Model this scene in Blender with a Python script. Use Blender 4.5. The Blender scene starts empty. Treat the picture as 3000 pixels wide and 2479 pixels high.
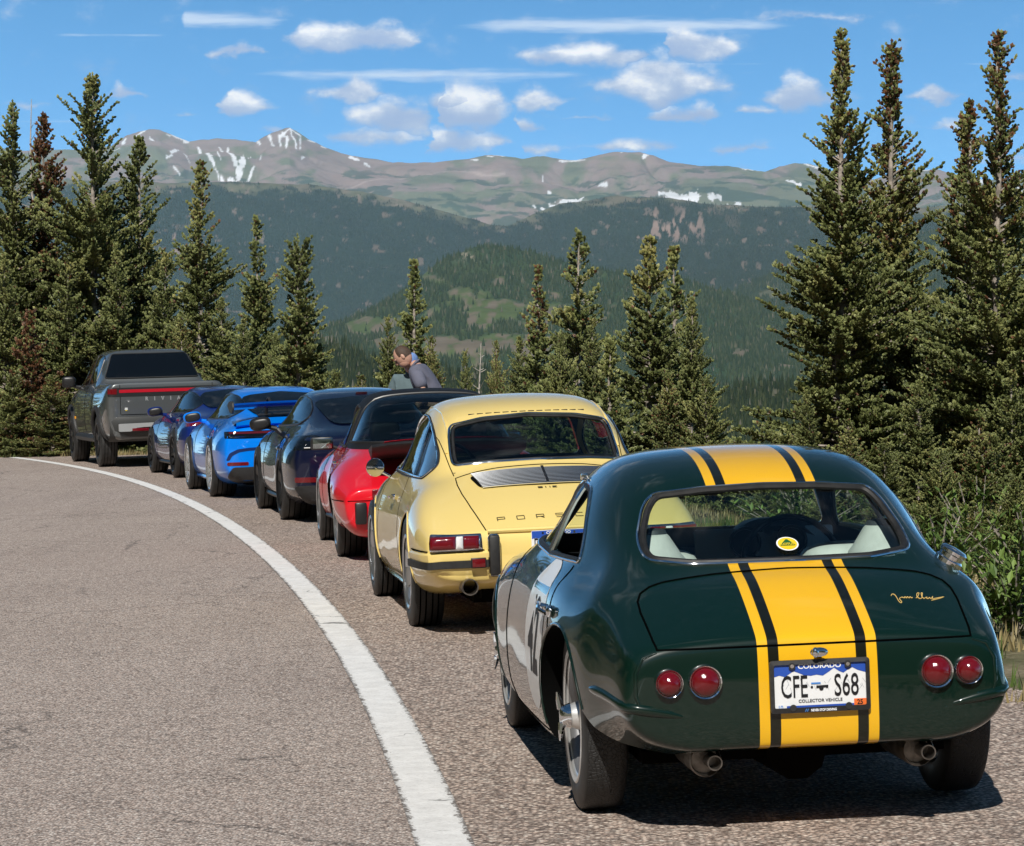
import bpy, bmesh, math, random
import numpy as np
from mathutils import Vector, Matrix
from mathutils.bvhtree import BVHTree
from mathutils.geometry import delaunay_2d_cdt

PI = math.pi
scene = bpy.context.scene
COL = scene.collection
R = math.radians

# ------------------------------------------------------------------ camera
FPX, CX, CY, CAMZ, Y0, BANK = 8300.0, 1500.0, 1239.5, 1.5, 1064.0, 0.03   # photo pixels
cam_d = bpy.data.cameras.new('camera')
cam = bpy.data.objects.new('camera', cam_d)
COL.objects.link(cam)
scene.camera = cam
cam_d.sensor_width = 36.0
cam_d.sensor_fit = 'HORIZONTAL'
cam_d.lens = 36.0 * FPX / 3000.0
cam_d.clip_start = 0.2
cam_d.clip_end = 90000.0
PITCH = math.atan((CY - Y0) / FPX)
cam.location = (0, 0, CAMZ)
cam.rotation_euler = (PI / 2 - PITCH, 0, 0)

# ------------------------------------------------------------------ sun, sky, exposure
SUN_EL, SUN_AZ = R(43), R(188)       # azimuth clockwise from +Y: the sun stands behind the camera, a little to its left
sun_d = bpy.data.lights.new('sun', 'SUN')
sun_d.energy = 5.0
sun_d.angle = R(0.53)
sun_d.color = (1.0, 0.955, 0.88)
sun = bpy.data.objects.new('sun', sun_d)
COL.objects.link(sun)
sv = Vector((math.sin(SUN_AZ) * math.cos(SUN_EL), math.cos(SUN_AZ) * math.cos(SUN_EL), math.sin(SUN_EL)))
sun.rotation_euler = sv.to_track_quat('Z', 'Y').to_euler()
sun.location = (-5, -20, 40)

scene.view_settings.view_transform = 'Standard'
scene.view_settings.look = 'None'
scene.view_settings.exposure = 0.0
scene.view_settings.gamma = 1.0
scene.view_settings.use_curve_mapping = False
try:
    scene.cycles.max_bounces = 8
    scene.cycles.transparent_max_bounces = 16
    scene.cycles.volume_bounces = 0
    scene.cycles.use_denoising = True
    scene.cycles.caustics_reflective = False
    scene.cycles.caustics_refractive = False
except Exception:
    pass


class NT:
    """small node-tree writer"""
    def __init__(s, tree):
        s.t = tree
        s.n = tree.nodes
        s.l = tree.links

    def new(s, kind, **kw):
        nd = s.n.new(kind)
        for k, v in kw.items():
            setattr(nd, k, v)
        return nd

    def put(s, sock, val):
        if isinstance(val, bpy.types.NodeSocket):
            s.l.new(val, sock)
        elif val is not None:
            if isinstance(val, (tuple, list)) and len(val) == 3 and len(getattr(sock, 'default_value', (0, 0, 0))) == 4:
                val = (*val, 1.0)
            sock.default_value = val

    def m(s, op, a, b=None, c=None, clamp=False):
        nd = s.new('ShaderNodeMath', operation=op, use_clamp=clamp)
        for i, v in enumerate((a, b, c)):
            s.put(nd.inputs[i], v)
        return nd.outputs[0]

    def v(s, op, a, b=None, out=0):
        nd = s.new('ShaderNodeVectorMath', operation=op)
        s.put(nd.inputs[0], a)
        s.put(nd.inputs[1], b)
        return nd.outputs[out]

    def mix(s, f, a, b, blend='MIX'):
        nd = s.new('ShaderNodeMix', data_type='RGBA', blend_type=blend)
        s.put(nd.inputs[0], f)
        s.put(nd.inputs[6], a)
        s.put(nd.inputs[7], b)
        return nd.outputs[2]

    def ramp(s, f, stops, interp='LINEAR'):
        nd = s.new('ShaderNodeValToRGB')
        nd.color_ramp.interpolation = interp
        els = nd.color_ramp.elements
        while len(els) < len(stops):
            els.new(0.5)
        for e, (p, c) in zip(els, stops):
            e.position = p
            e.color = (c, c, c, 1) if not isinstance(c, (tuple, list)) else (*c, 1)
        s.put(nd.inputs[0], f)
        return nd.outputs[0]

    def noise(s, vec, scale, detail=4, rough=0.55, out=0, dist=0.0):
        nd = s.new('ShaderNodeTexNoise')
        s.put(nd.inputs['Vector'], vec)
        nd.inputs['Scale'].default_value = scale
        nd.inputs['Detail'].default_value = detail
        nd.inputs['Roughness'].default_value = rough
        nd.inputs['Distortion'].default_value = dist
        return nd.outputs[out]

    def smooth(s, v, lo, hi, a=0.0, b=1.0):
        nd = s.new('ShaderNodeMapRange', interpolation_type='SMOOTHSTEP')
        s.put(nd.inputs[0], v)
        nd.inputs[1].default_value = lo
        nd.inputs[2].default_value = hi
        nd.inputs[3].default_value = a
        nd.inputs[4].default_value = b
        return nd.outputs[0]

    def xyz(s, x, y, z):
        nd = s.new('ShaderNodeCombineXYZ')
        for i, v in enumerate((x, y, z)):
            s.put(nd.inputs[i], v)
        return nd.outputs[0]


# ---- sky: Nishita for the air, clouds placed by direction (u = x/y, v = z/y)
world = bpy.data.worlds.new('World')
scene.world = world
world.use_nodes = True
W = NT(world.node_tree)
W.n.clear()
wout = W.new('ShaderNodeOutputWorld')
bg = W.new('ShaderNodeBackground')
bg.inputs['Strength'].default_value = 0.065
W.l.new(bg.outputs[0], wout.inputs[0])
tc = W.new('ShaderNodeTexCoord').outputs['Generated']
sp = W.new('ShaderNodeSeparateXYZ')
W.l.new(tc, sp.inputs[0])
dx, dy, dz = sp.outputs
sky = W.new('ShaderNodeTexSky', sky_type='NISHITA')
sky.sun_disc = False
sky.sun_elevation = SUN_EL
sky.sun_rotation = SUN_AZ
sky.altitude = 3300
sky.air_density = 1.0
sky.dust_density = 0.25
sky.ozone_density = 2.2
zz = W.m('ADD', W.m('MULTIPLY', W.m('MAXIMUM', dz, 0.0), 2.6), 0.035)
W.l.new(W.v('NORMALIZE', W.xyz(dx, dy, zz)), sky.inputs['Vector'])
hs = W.new('ShaderNodeHueSaturation')
hs.inputs['Saturation'].default_value = 1.3
hs.inputs['Hue'].default_value = .488
W.l.new(W.smooth(dz, .10, .42, 3.0, .80), hs.inputs['Value'])
W.l.new(sky.outputs[0], hs.inputs['Color'])
skycol = hs.outputs[0]

# rows of clouds: (centre x, centre y, half-width, half-height, weight) in photo pixels
ROWS = [[(700, 158, 85, 26, .7), (990, 116, 200, 46, 1.0), (1720, 170, 170, 44, .8), (1960, 146, 175, 52, 1.0), (2330, 55, 200, 30, .45), (2520, 155, 60, 22, .4)],
        [(60, 310, 130, 28, .5), (365, 278, 62, 30, .85), (560, 335, 60, 26, .5), (665, 314, 140, 44, 1.0), (1040, 276, 105, 50, .95), (1330, 300, 90, 66, .9), (1560, 300, 105, 50, .9), (1930, 252, 205, 70, 1.2), (2310, 288, 190, 52, 1.1), (2740, 287, 95, 36, 1.0), (2965, 232, 80, 26, .5)],
        [(1130, 352, 130, 66, .9), (1270, 340, 190, 88, 1.0), (1480, 372, 100, 28, .75), (1720, 350, 90, 18, .5), (1950, 346, 140, 32, .9), (2170, 322, 100, 24, .55), (2770, 372, 80, 28, .45)],
        [(800, 384, 80, 28, .5), (1010, 402, 190, 44, .7), (1260, 415, 210, 48, .85), (1500, 436, 130, 34, .6), (1790, 432, 190, 36, .6), (2100, 432, 170, 34, .6), (2950, 470, 120, 44, .5)]]
STREAKS = [[(330, 105, 150, 10, .5), (545, 62, 270, 24, .95), (1830, 78, 420, 24, .95), (2850, 190, 70, 6, .4)],
           [(120, 358, 190, 12, .45), (1230, 222, 400, 24, .8), (2100, 190, 170, 7, .5)]]
U0, U1 = -300.0, 3300.0


def row_ramp(G, u, row):
    """weight, centre and half-height along the row, read from one colour ramp"""
    stops = []
    end = 0.0
    for (px, py, a, b, w) in row:
        a *= 1.30
        c, l, r = (px - U0) / (U1 - U0), (px - a - U0) / (U1 - U0), (px + a - U0) / (U1 - U0)
        l = max(l, end + .001)
        q = (py / 600.0, b * 1.55 / 120.0)
        stops += [(l, (0, *q)), (l + (c - l) * .30, (w * .78, *q)), (c, (w, *q)), (c + (r - c) * .70, (w * .78, *q)), (r, (0, *q))]
        end = r
    out = []
    if len(stops) > 32:
        stops = [s for i, s in enumerate(stops) if i % 5 not in (1,)]
    if len(stops) > 32:
        stops = [s for i, s in enumerate(stops) if i % 4 not in (2,)]
    rp = G.ramp(u, stops[:32])
    sc = G.new('ShaderNodeSeparateColor')
    G.l.new(rp, sc.inputs[0])
    return sc.outputs


def cloud_group():
    g = bpy.data.node_groups.new('cloud_field', 'ShaderNodeTree')
    g.interface.new_socket('UV', in_out='INPUT', socket_type='NodeSocketVector')
    g.interface.new_socket('Density', in_out='OUTPUT', socket_type='NodeSocketFloat')
    g.interface.new_socket('Height', in_out='OUTPUT', socket_type='NodeSocketFloat')
    G = NT(g)
    gi, go = G.new('NodeGroupInput'), G.new('NodeGroupOutput')
    se = G.new('ShaderNodeSeparateXYZ')
    G.l.new(gi.outputs[0], se.inputs[0])
    u, v = se.outputs[0], se.outputs[1]
    acc = hgt = None
    for row in ROWS:
        w, c, h = row_ramp(G, u, row)
        hr = G.m('DIVIDE', G.m('SUBTRACT', G.m('MULTIPLY', c, 5.0), v), h)          # + above the centre
        d = G.m('MAXIMUM', hr, G.m('MULTIPLY', hr, -1.6))
        k = G.m('MULTIPLY', G.m('SUBTRACT', 1.0, G.m('DIVIDE', d, G.m('ADD', G.m('MULTIPLY', w, 1.1), .05)), clamp=True), w)
        if acc is None:
            acc, hgt = k, hr
        else:
            gt = G.m('GREATER_THAN', k, acc)
            hgt = G.m('ADD', G.m('MULTIPLY', gt, hr), G.m('MULTIPLY', G.m('SUBTRACT', 1.0, gt), hgt))
            acc = G.m('SMOOTH_MAX', acc, k, 0.08)
    G.l.new(hgt, go.inputs[1])
    G.l.new(acc, go.inputs[0])
    return g


CG = cloud_group()
front = W.m('GREATER_THAN', dy, 0.05)
ym = W.m('MAXIMUM', dy, 0.05)
uu = W.m('DIVIDE', dx, ym)
vv = W.m('DIVIDE', dz, ym)
uv0 = W.xyz(uu, vv, 0.0)
n1 = W.v('SUBTRACT', W.noise(W.v('MULTIPLY', uv0, (1, 1.5, 1)), 60, 4, .6, out=1), (.5, .5, .5))
fine = W.noise(W.v('MULTIPLY', uv0, (1, 1.6, 1)), 150, 5, .62)
# photo coordinates: x 0..1 along the row, y in units of 120 px
ru = W.m('MULTIPLY_ADD', uu, FPX / (U1 - U0), (CX - U0) / (U1 - U0))
rv = W.m('MULTIPLY_ADD', vv, -FPX / 120.0, Y0 / 120.0)
base = W.xyz(ru, rv, 0)
uvw = W.v('ADD', base, W.v('MULTIPLY', n1, (.035, .62, 0)))


def dens(uv):
    nd = W.new('ShaderNodeGroup')
    nd.node_tree = CG
    W.l.new(uv, nd.inputs[0])
    return nd.outputs[0], nd.outputs[1]


puff = W.new('ShaderNodeTexVoronoi', feature='SMOOTH_F1')
puff.inputs['Scale'].default_value = 62
puff.inputs['Smoothness'].default_value = .35
W.l.new(W.v('ADD', W.v('MULTIPLY', uv0, (1, 1.35, 1)), W.v('MULTIPLY', n1, (.012, .012, 0))), puff.inputs['Vector'])
bil = W.m('SUBTRACT', .42, puff.outputs['Distance'])
D0, HR = dens(uvw)
dn = W.m('ADD', W.m('ADD', D0, W.m('MULTIPLY', W.m('SUBTRACT', fine, .5), .50)), W.m('MULTIPLY', bil, .45))
alpha = W.m('MULTIPLY', W.smooth(dn, .03, .58), .97)
lit = W.m('ADD', W.m('ADD', W.m('MULTIPLY', HR, .75), .42), W.m('ADD', W.m('MULTIPLY', bil, 1.1), W.m('MULTIPLY', W.m('SUBTRACT', fine, .5), .8)))
thick = W.smooth(D0, .05, .55)
bright = W.m('MULTIPLY', W.smooth(lit, .0, .95), W.m('ADD', W.m('MULTIPLY', thick, .45), .55))
ccol = W.ramp(bright, [(0.0, (6.2, 8.0, 11.8)), (.35, (8.2, 9.7, 12.6)), (.7, (12.2, 13.0, 14.6)), (1.0, (18.0, 17.8, 17.5))])
# thin streaks
acc = None
sw_ = W.m('ADD', rv, W.m('MULTIPLY', W.m('SUBTRACT', uu, 0.0), 2.4))
for row in STREAKS:
    w, c, h = row_ramp(W, ru, row)
    slope = W.m('ADD', rv, 0.0)
    d = W.m('ABSOLUTE', W.m('DIVIDE', W.m('SUBTRACT', W.m('MULTIPLY', c, 5.0), slope), h))
    k = W.m('MULTIPLY', W.m('SUBTRACT', 1.0, W.m('DIVIDE', d, W.m('ADD', w, .05)), clamp=True), w)
    acc = k if acc is None else W.m('MAXIMUM', acc, k)
nst = W.noise(W.v('MULTIPLY', uv0, (1, 8, 1)), 40, 3, .6)
cal = W.m('MULTIPLY', W.smooth(W.m('ADD', acc, W.m('MULTIPLY', W.m('SUBTRACT', nst, .5), 1.1)), .12, .95), .75)
# the rest of the sky, out of the picture but seen in the paintwork
n3 = W.noise(W.v('MULTIPLY', tc, (1, 1, 3)), 3.2, 4, .6)
oth = W.m('MULTIPLY', W.smooth(n3, .54, .76), W.smooth(dz, .16, .30))
c1 = W.mix(W.m('MULTIPLY', front, cal), skycol, (12.5, 14.1, 16.2))
c2 = W.mix(W.m('MULTIPLY', front, alpha), c1, ccol)
c3 = W.mix(oth, c2, (6.4, 6.9, 7.6))
W.l.new(c3, bg.inputs['Color'])

# ------------------------------------------------------------------ helpers
def tag(o, label=None, cat=None, group=None, kind=None):
    if label: o['label'] = label
    if cat: o['category'] = cat
    if group: o['group'] = group
    if kind: o['kind'] = kind
    return o


def empty(name, loc=(0, 0, 0), mat=None, parent=None):
    o = bpy.data.objects.new(name, None)
    o.empty_display_size = 0.2
    COL.objects.link(o)
    if mat is not None:
        o.matrix_world = mat
    else:
        o.location = loc
    if parent: o.parent = parent
    return o


def link(name, me, mats=None, parent=None):
    if mats:
        for m_ in (mats if isinstance(mats, (list, tuple)) else [mats]):
            me.materials.append(m_)
    o = bpy.data.objects.new(name, me)
    COL.objects.link(o)
    if parent: o.parent = parent
    return o


def mesh(name, verts, faces, mats=None, parent=None, smooth=True, mi=None, sharp=None):
    me = bpy.data.meshes.new(name)
    me.from_pydata([tuple(v) for v in verts], [], [tuple(f) for f in faces])
    if mi is not None:
        me.polygons.foreach_set('material_index', np.asarray(mi, dtype=np.int32))
    me.polygons.foreach_set('use_smooth', np.full(len(me.polygons), smooth))
    me.update()
    if sharp is not None and smooth:
        me.set_sharp_from_angle(angle=R(sharp))
    return link(name, me, mats, parent)


def tri_mesh(name, V, T, mats=None, parent=None, smooth=False, attrs=None):
    """fast path for big numpy triangle meshes"""
    V = np.ascontiguousarray(V, dtype=np.float32)
    T = np.ascontiguousarray(T, dtype=np.int32)
    me = bpy.data.meshes.new(name)
    me.vertices.add(len(V))
    me.vertices.foreach_set('co', V.ravel())
    k = T.shape[1]
    me.loops.add(T.size)
    me.loops.foreach_set('vertex_index', T.ravel())
    me.polygons.add(len(T))
    me.polygons.foreach_set('loop_start', np.arange(0, T.size, k, dtype=np.int32))
    me.polygons.foreach_set('use_smooth', np.full(len(T), smooth))
    me.update(calc_edges=True)
    for nm, arr in (attrs or {}).items():
        if arr.ndim == 1:
            a = me.attributes.new(nm, 'FLOAT', 'POINT')
            a.data.foreach_set('value', arr.astype(np.float32))
        else:
            a = me.attributes.new(nm, 'FLOAT_COLOR', 'POINT')
            a.data.foreach_set('color', np.concatenate([arr, np.ones((len(arr), 1))], 1).astype(np.float32).ravel())
    return link(name, me, mats, parent)


class MB:
    """collects simple shapes into one mesh"""
    def __init__(s):
        s.v, s.f, s.mi = [], [], []

    def add(s, verts, faces, mi=0):
        o = len(s.v)
        s.v += [tuple(v) for v in verts]
        s.f += [tuple(i + o for i in f) for f in faces]
        s.mi += [mi] * len(faces)

    def box(s, c, h, mi=0, rot=None, bev=0.0):
        bm = bmesh.new()
        bmesh.ops.create_cube(bm, size=2)
        bmesh.ops.scale(bm, vec=h, verts=bm.verts)
        if bev:
            bmesh.ops.bevel(bm, geom=bm.edges[:], offset=bev, segments=2, profile=.5, affect='EDGES')
        M = Matrix.Translation(c) @ (rot.to_4x4() if rot is not None else Matrix())
        bm.verts.index_update()
        s.add([M @ v.co for v in bm.verts], [[v.index for v in f.verts] for f in bm.faces], mi)
        bm.free()

    def tube(s, pts, r, n=8, closed=False, mi=0, cap=True):
        P = [Vector(p) for p in pts]
        N = len(P)
        rr = r if isinstance(r, (list, tuple, np.ndarray)) else [r] * N
        up = None
        vs, fs = [], []
        for i in range(N):
            a = P[(i - 1) % N] if (closed or i > 0) else P[i]
            b = P[(i + 1) % N] if (closed or i < N - 1) else P[i]
            t = (b - a)
            t = t.normalized() if t.length > 1e-9 else Vector((0, 0, 1))
            if up is None:
                up = Vector((0, 0, 1)) if abs(t.z) < .9 else Vector((1, 0, 0))
            x = up.cross(t)
            x = x.normalized() if x.length > 1e-6 else Vector((1, 0, 0)).cross(t).normalized()
            up = t.cross(x).normalized()
            for k in range(n):
                an = 2 * PI * k / n
                vs.append(P[i] + (x * math.cos(an) + up * math.sin(an)) * rr[i])
        M = N if closed else N - 1
        for i in range(M):
            j = (i + 1) % N
            for k in range(n):
                fs.append((i * n + k, i * n + (k + 1) % n, j * n + (k + 1) % n, j * n + k))
        if cap and not closed:
            fs.append(tuple(reversed(range(n))))
            fs.append(tuple((N - 1) * n + k for k in range(n)))
        s.add(vs, fs, mi)

    def lathe(s, prof, n=32, axis='y', c=(0, 0, 0), mi=0, M=None, closed=False):
        """prof: list of (radius, along)"""
        vs, fs = [], []
        for (r, a) in prof:
            for k in range(n):
                t = 2 * PI * k / n
                p = {'y': (r * math.cos(t), a, r * math.sin(t)), 'x': (a, r * math.cos(t), r * math.sin(t)),
                     'z': (r * math.cos(t), r * math.sin(t), a)}[axis]
                p = Vector(p)
                if M is not None: p = M @ p
                vs.append(p + Vector(c))
        m_ = len(prof)
        for i in range(m_ if closed else m_ - 1):
            j = (i + 1) % m_
            for k in range(n):
                fs.append((i * n + k, i * n + (k + 1) % n, j * n + (k + 1) % n, j * n + k))
        if not closed:
            if prof[0][0] > 1e-6: fs.append(tuple(range(n)))
            if prof[-1][0] > 1e-6: fs.append(tuple((m_ - 1) * n + k for k in range(n)))
        s.add(vs, fs, mi)

    def ellipsoid(s, c, r, n=20, m_=12, mi=0, e=1.0, M=None):
        sg = lambda x: math.copysign(abs(x) ** e, x)
        vs, fs = [], []
        for i in range(m_ + 1):
            a = -PI / 2 + PI * i / m_
            for k in range(n):
                t = 2 * PI * k / n
                p = Vector((r[0] * sg(math.cos(a)) * sg(math.cos(t)), r[1] * sg(math.cos(a)) * sg(math.sin(t)), r[2] * sg(math.sin(a))))
                if M is not None: p = M @ p
                vs.append(p + Vector(c))
        for i in range(m_):
            for k in range(n):
                fs.append((i * n + k, i * n + (k + 1) % n, (i + 1) * n + (k + 1) % n, (i + 1) * n + k))
        s.add(vs, fs, mi)

    def build(s, name, mats, parent=None, smooth=True, sharp=40, fix=True):
        o = mesh(name, s.v, s.f, mats, parent, smooth, s.mi, None)
        me = o.data
        if fix:
            bm = bmesh.new()
            bm.from_mesh(me)
            bmesh.ops.remove_doubles(bm, verts=bm.verts, dist=1e-5)
            bmesh.ops.recalc_face_normals(bm, faces=bm.faces)
            bm.to_mesh(me)
            bm.free()
        if smooth: me.set_sharp_from_angle(angle=R(sharp))
        return o


def evaluated(o):
    dg = bpy.context.evaluated_depsgraph_get()
    me = bpy.data.meshes.new_from_object(o.evaluated_get(dg), depsgraph=dg)
    return me


def drop(o):
    me = o.data
    bpy.data.objects.remove(o, do_unlink=True)
    if me and me.users == 0: bpy.data.meshes.remove(me)


# ---- materials
MATS = {}


def mat(name, base=(.5, .5, .5), rough=.5, metal=0.0, coat=0.0, spec=.5, noise=0.0, nscale=30, bump=0.0, bscale=200, emit=None):
    if name in MATS: return MATS[name]
    m_ = bpy.data.materials.new(name)
    m_.use_nodes = True
    T = NT(m_.node_tree)
    b = T.n['Principled BSDF']
    b.inputs['Base Color'].default_value = (*base, 1)
    b.inputs['Roughness'].default_value = rough
    b.inputs['Metallic'].default_value = metal
    b.inputs['Specular IOR Level'].default_value = spec
    b.inputs['Coat Weight'].default_value = coat
    b.inputs['Coat Roughness'].default_value = .03
    co = None
    if noise or bump:
        co = T.new('ShaderNodeTexCoord').outputs['Object']
    if noise:
        f = T.noise(co, nscale, 5)
        T.l.new(T.mix(T.smooth(f, .3, .7), tuple(c * (1 - noise) for c in base), tuple(min(1, c * (1 + noise)) for c in base)), b.inputs['Base Color'])
        T.l.new(T.smooth(f, .2, .8, max(.02, rough - .06), min(1, rough + .08)), b.inputs['Roughness'])
    if bump:
        bn = T.new('ShaderNodeBump')
        bn.inputs['Strength'].default_value = bump
        bn.inputs['Distance'].default_value = .01
        T.l.new(T.noise(co, bscale, 4), bn.inputs['Height'])
        T.l.new(bn.outputs[0], b.inputs['Normal'])
    if emit:
        b.inputs['Emission Color'].default_value = (*base, 1)
        b.inputs['Emission Strength'].default_value = emit
    MATS[name] = m_
    return m_


def glass_mat(name, tint=(.8, .9, .88), rough=.0, refl=1.0):
    """window glass as thin sheets: clear view through, mirror at grazing angles"""
    if name in MATS: return MATS[name]
    m_ = bpy.data.materials.new(name)
    m_.use_nodes = True
    T = NT(m_.node_tree)
    T.n.clear()
    out = T.new('ShaderNodeOutputMaterial')
    tr = T.new('ShaderNodeBsdfTransparent')
    tr.inputs[0].default_value = (*tint, 1)
    gl = T.new('ShaderNodeBsdfGlossy')
    gl.inputs['Roughness'].default_value = rough
    gl.inputs['Color'].default_value = (1, 1, 1, 1)
    geo = T.new('ShaderNodeNewGeometry')
    cth = T.m('ABSOLUTE', T.v('DOT_PRODUCT', geo.outputs['Normal'], geo.outputs['Incoming'], out=1))
    fr = T.m('MULTIPLY_ADD', T.m('POWER', T.m('SUBTRACT', 1.0, cth, clamp=True), 5.0), .92, .07)
    mx = T.new('ShaderNodeMixShader')
    T.l.new(T.m('MULTIPLY', fr, refl, clamp=True), mx.inputs[0])
    T.l.new(tr.outputs[0], mx.inputs[1])
    T.l.new(gl.outputs[0], mx.inputs[2])
    T.l.new(mx.outputs[0], out.inputs[0])
    MATS[name] = m_
    return m_


M_CHROME = mat('chrome', (.82, .83, .85), .06, 1.0)
M_BARS = mat('polished_bars', (.66, .67, .68), .2, 1.0)
M_RUBBER = mat('black_rubber', (.012, .012, .012), .55, noise=.3)
M_BLACK = mat('black_plastic', (.012, .012, .013), .38)
M_SATIN = mat('satin_black', (.02, .02, .021), .5, noise=.2, nscale=60)
M_UNDER = mat('underbody_black', (.003, .003, .003), .9, spec=.05)
M_SEAM = mat('panel_gap', (.002, .002, .002), .9, spec=.0)
M_ALLOY = mat('silver_alloy', (.62, .63, .65), .28, .9)
M_DARKALLOY = mat('dark_alloy', (.03, .03, .033), .3, .6)
M_REDLENS = mat('red_lens', (.13, .003, .007), .10, coat=.7, bump=.12, bscale=160)
M_DARKLENS = mat('smoked_lens', (.03, .004, .006), .08, coat=1.0)
M_WHITELENS = mat('clear_lens', (.75, .75, .74), .15, coat=1.0)
M_MIRROR = mat('mirror_glass', (.42, .48, .5), .03, 1.0)
M_GLASS = glass_mat('window_glass')
M_TINT = glass_mat('tinted_glass', (.42, .52, .5))
M_SMOKE = glass_mat('smoke_glass', (.26, .33, .33))
M_DARKGLASS = mat('dark_glass', (.004, .006, .009), .03, spec=.38)
M_PIPE = mat('exhaust_steel', (.2, .18, .16), .35, .9, noise=.4)
M_DISC = mat('brake_disc', (.35, .34, .33), .35, .9)


def tyre_mat():
    m_ = mat('tyre_rubber', (.018, .018, .018), .62)
    T = NT(m_.node_tree)
    b = T.n['Principled BSDF']
    geo = T.new('ShaderNodeTexCoord').outputs['Object']
    s_ = T.new('ShaderNodeSeparateXYZ')
    T.l.new(geo, s_.inputs[0])
    ang = T.m('ARCTAN2', s_.outputs[2], s_.outputs[0])
    uv = T.xyz(T.m('MULTIPLY', ang, .315), s_.outputs[1], 0)
    vo = T.new('ShaderNodeTexVoronoi', feature='DISTANCE_TO_EDGE')
    vo.inputs['Scale'].default_value = 66
    T.l.new(T.v('MULTIPLY', uv, (1.0, 1.0, 0)), vo.inputs['Vector'])
    h = T.smooth(vo.outputs['Distance'], .02, .10)
    bn = T.new('ShaderNodeBump')
    bn.inputs['Strength'].default_value = .6
    bn.inputs['Distance'].default_value = .006
    T.l.new(h, bn.inputs['Height'])
    T.l.new(bn.outputs[0], b.inputs['Normal'])
    T.l.new(T.mix(h, (.012, .012, .012), (.022, .022, .022)), b.inputs['Base Color'])
    return m_


M_TREAD = tyre_mat()
M_WALL = mat('tyre_sidewall', (.02, .02, .02), .5, noise=.3, nscale=20)


# ---- body building
def build_cage(secs, m, bulge_r, bulge_f):
    """secs: [(x, [9 (y,z) points from the centre line outwards and down])]; closed symmetric lattice"""
    n = len(secs[0][1]) - 1
    p = n - m
    V, F = [], []
    ring = 2 * n + 1 + 2 * m - 1
    for (x, pts) in secs:
        row = [(pts[k][0], pts[k][1]) for k in range(n, -1, -1)] + [(-pts[k][0], pts[k][1]) for k in range(1, n + 1)]
        yb, zb = pts[n]
        row += [(-yb + 2 * yb * q / (2 * m), zb) for q in range(1, 2 * m)]
        V += [(x, y, z) for (y, z) in row]
    S = len(secs)
    for i in range(S - 1):
        for j in range(ring):
            a, b = i * ring + j, i * ring + (j + 1) % ring
            F.append((a, b, b + ring, a + ring))
    for end, bul in ((0, -bulge_r), (S - 1, bulge_f)):
        o = end * ring
        top = [o + n - m + q for q in range(2 * m + 1)]            # left to right
        lef = [o + n - m - q for q in range(p + 1)]                # down the left side
        rig = [o + n + m + q for q in range(p + 1)]
        bot = [lef[-1]] + [o + ring - q for q in range(1, 2 * m)] + [rig[-1]]
        grid = [[None] * (2 * m + 1) for _ in range(p + 1)]
        for q in range(2 * m + 1):
            grid[0][q], grid[p][q] = top[q], bot[q]
        for r_ in range(p + 1):
            grid[r_][0], grid[r_][2 * m] = lef[r_], rig[r_]
        A = lambda i_: np.array(V[i_])
        for r_ in range(1, p):
            b = r_ / p
            for q in range(1, 2 * m):
                a = q / (2 * m)
                c = (1 - b) * A(top[q]) + b * A(bot[q]) + (1 - a) * A(lef[r_]) + a * A(rig[r_]) \
                    - ((1 - a) * (1 - b) * A(top[0]) + a * (1 - b) * A(top[-1]) + (1 - a) * b * A(bot[0]) + a * b * A(bot[-1]))
                c[0] += bul * (1 - (2 * a - 1) ** 4) * (1 - (2 * b - 1) ** 4)
                grid[r_][q] = len(V)
                V.append(tuple(c))
        for r_ in range(p):
            for q in range(2 * m):
                f = (grid[r_][q], grid[r_ + 1][q], grid[r_ + 1][q + 1], grid[r_][q + 1])
                F.append(f if end == 0 else f[::-1])
    return np.array(V, float), F


def loft(name, secs, m=4, levels=2, bulge=(.03, .03), it=2, fac=.75):
    V, F = build_cage(secs, m, *bulge)
    me = bpy.data.meshes.new(name)
    me.from_pydata([tuple(v) for v in V], [], F)
    o = link(name, me)
    bm = bmesh.new()
    bm.from_mesh(me)
    bmesh.ops.recalc_face_normals(bm, faces=bm.faces)
    bm.to_mesh(me)
    bm.free()
    sub = o.modifiers.new('s', 'SUBSURF')
    sub.levels = sub.render_levels = 1
    cage = V.copy()
    for _ in range(it):
        e = evaluated(o)
        co = np.empty(len(e.vertices) * 3)
        e.vertices.foreach_get('co', co)
        lim = co.reshape(-1, 3)[:len(V)]
        cage += fac * (V - lim)
        me.vertices.foreach_set('co', cage.ravel())
        me.update()
        bpy.data.meshes.remove(e)
    sub.levels = levels
    e = evaluated(o)
    drop(o)
    e.name = name
    o = link(name, e)
    return o


class Surf:
    """ray access to a finished body surface"""
    def __init__(s, o):
        me = o.data
        s.b = BVHTree.FromPolygons([v.co[:] for v in me.vertices], [p.vertices[:] for p in me.polygons])

    def hit(s, org, d):
        h = s.b.ray_cast(Vector(org), Vector(d))
        if h[0] is None:
            h = s.b.find_nearest(Vector(org) + Vector(d) * 2.0)
        n = h[1]
        if n.dot(Vector(d)) > 0: n = -n
        return h[0], n

    def rear(s, a, b, x0=-3.0): return s.hit((x0, a, b), (1, 0, 0))
    def front(s, a, b): return s.hit((6.5, a, b), (-1, 0, 0))
    def left(s, a, b): return s.hit((a, 2.0, b), (0, -1, 0))
    def right(s, a, b): return s.hit((a, -2.0, b), (0, 1, 0))
    def top(s, a, b): return s.hit((a, b, 3.0), (0, 0, -1))


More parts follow.
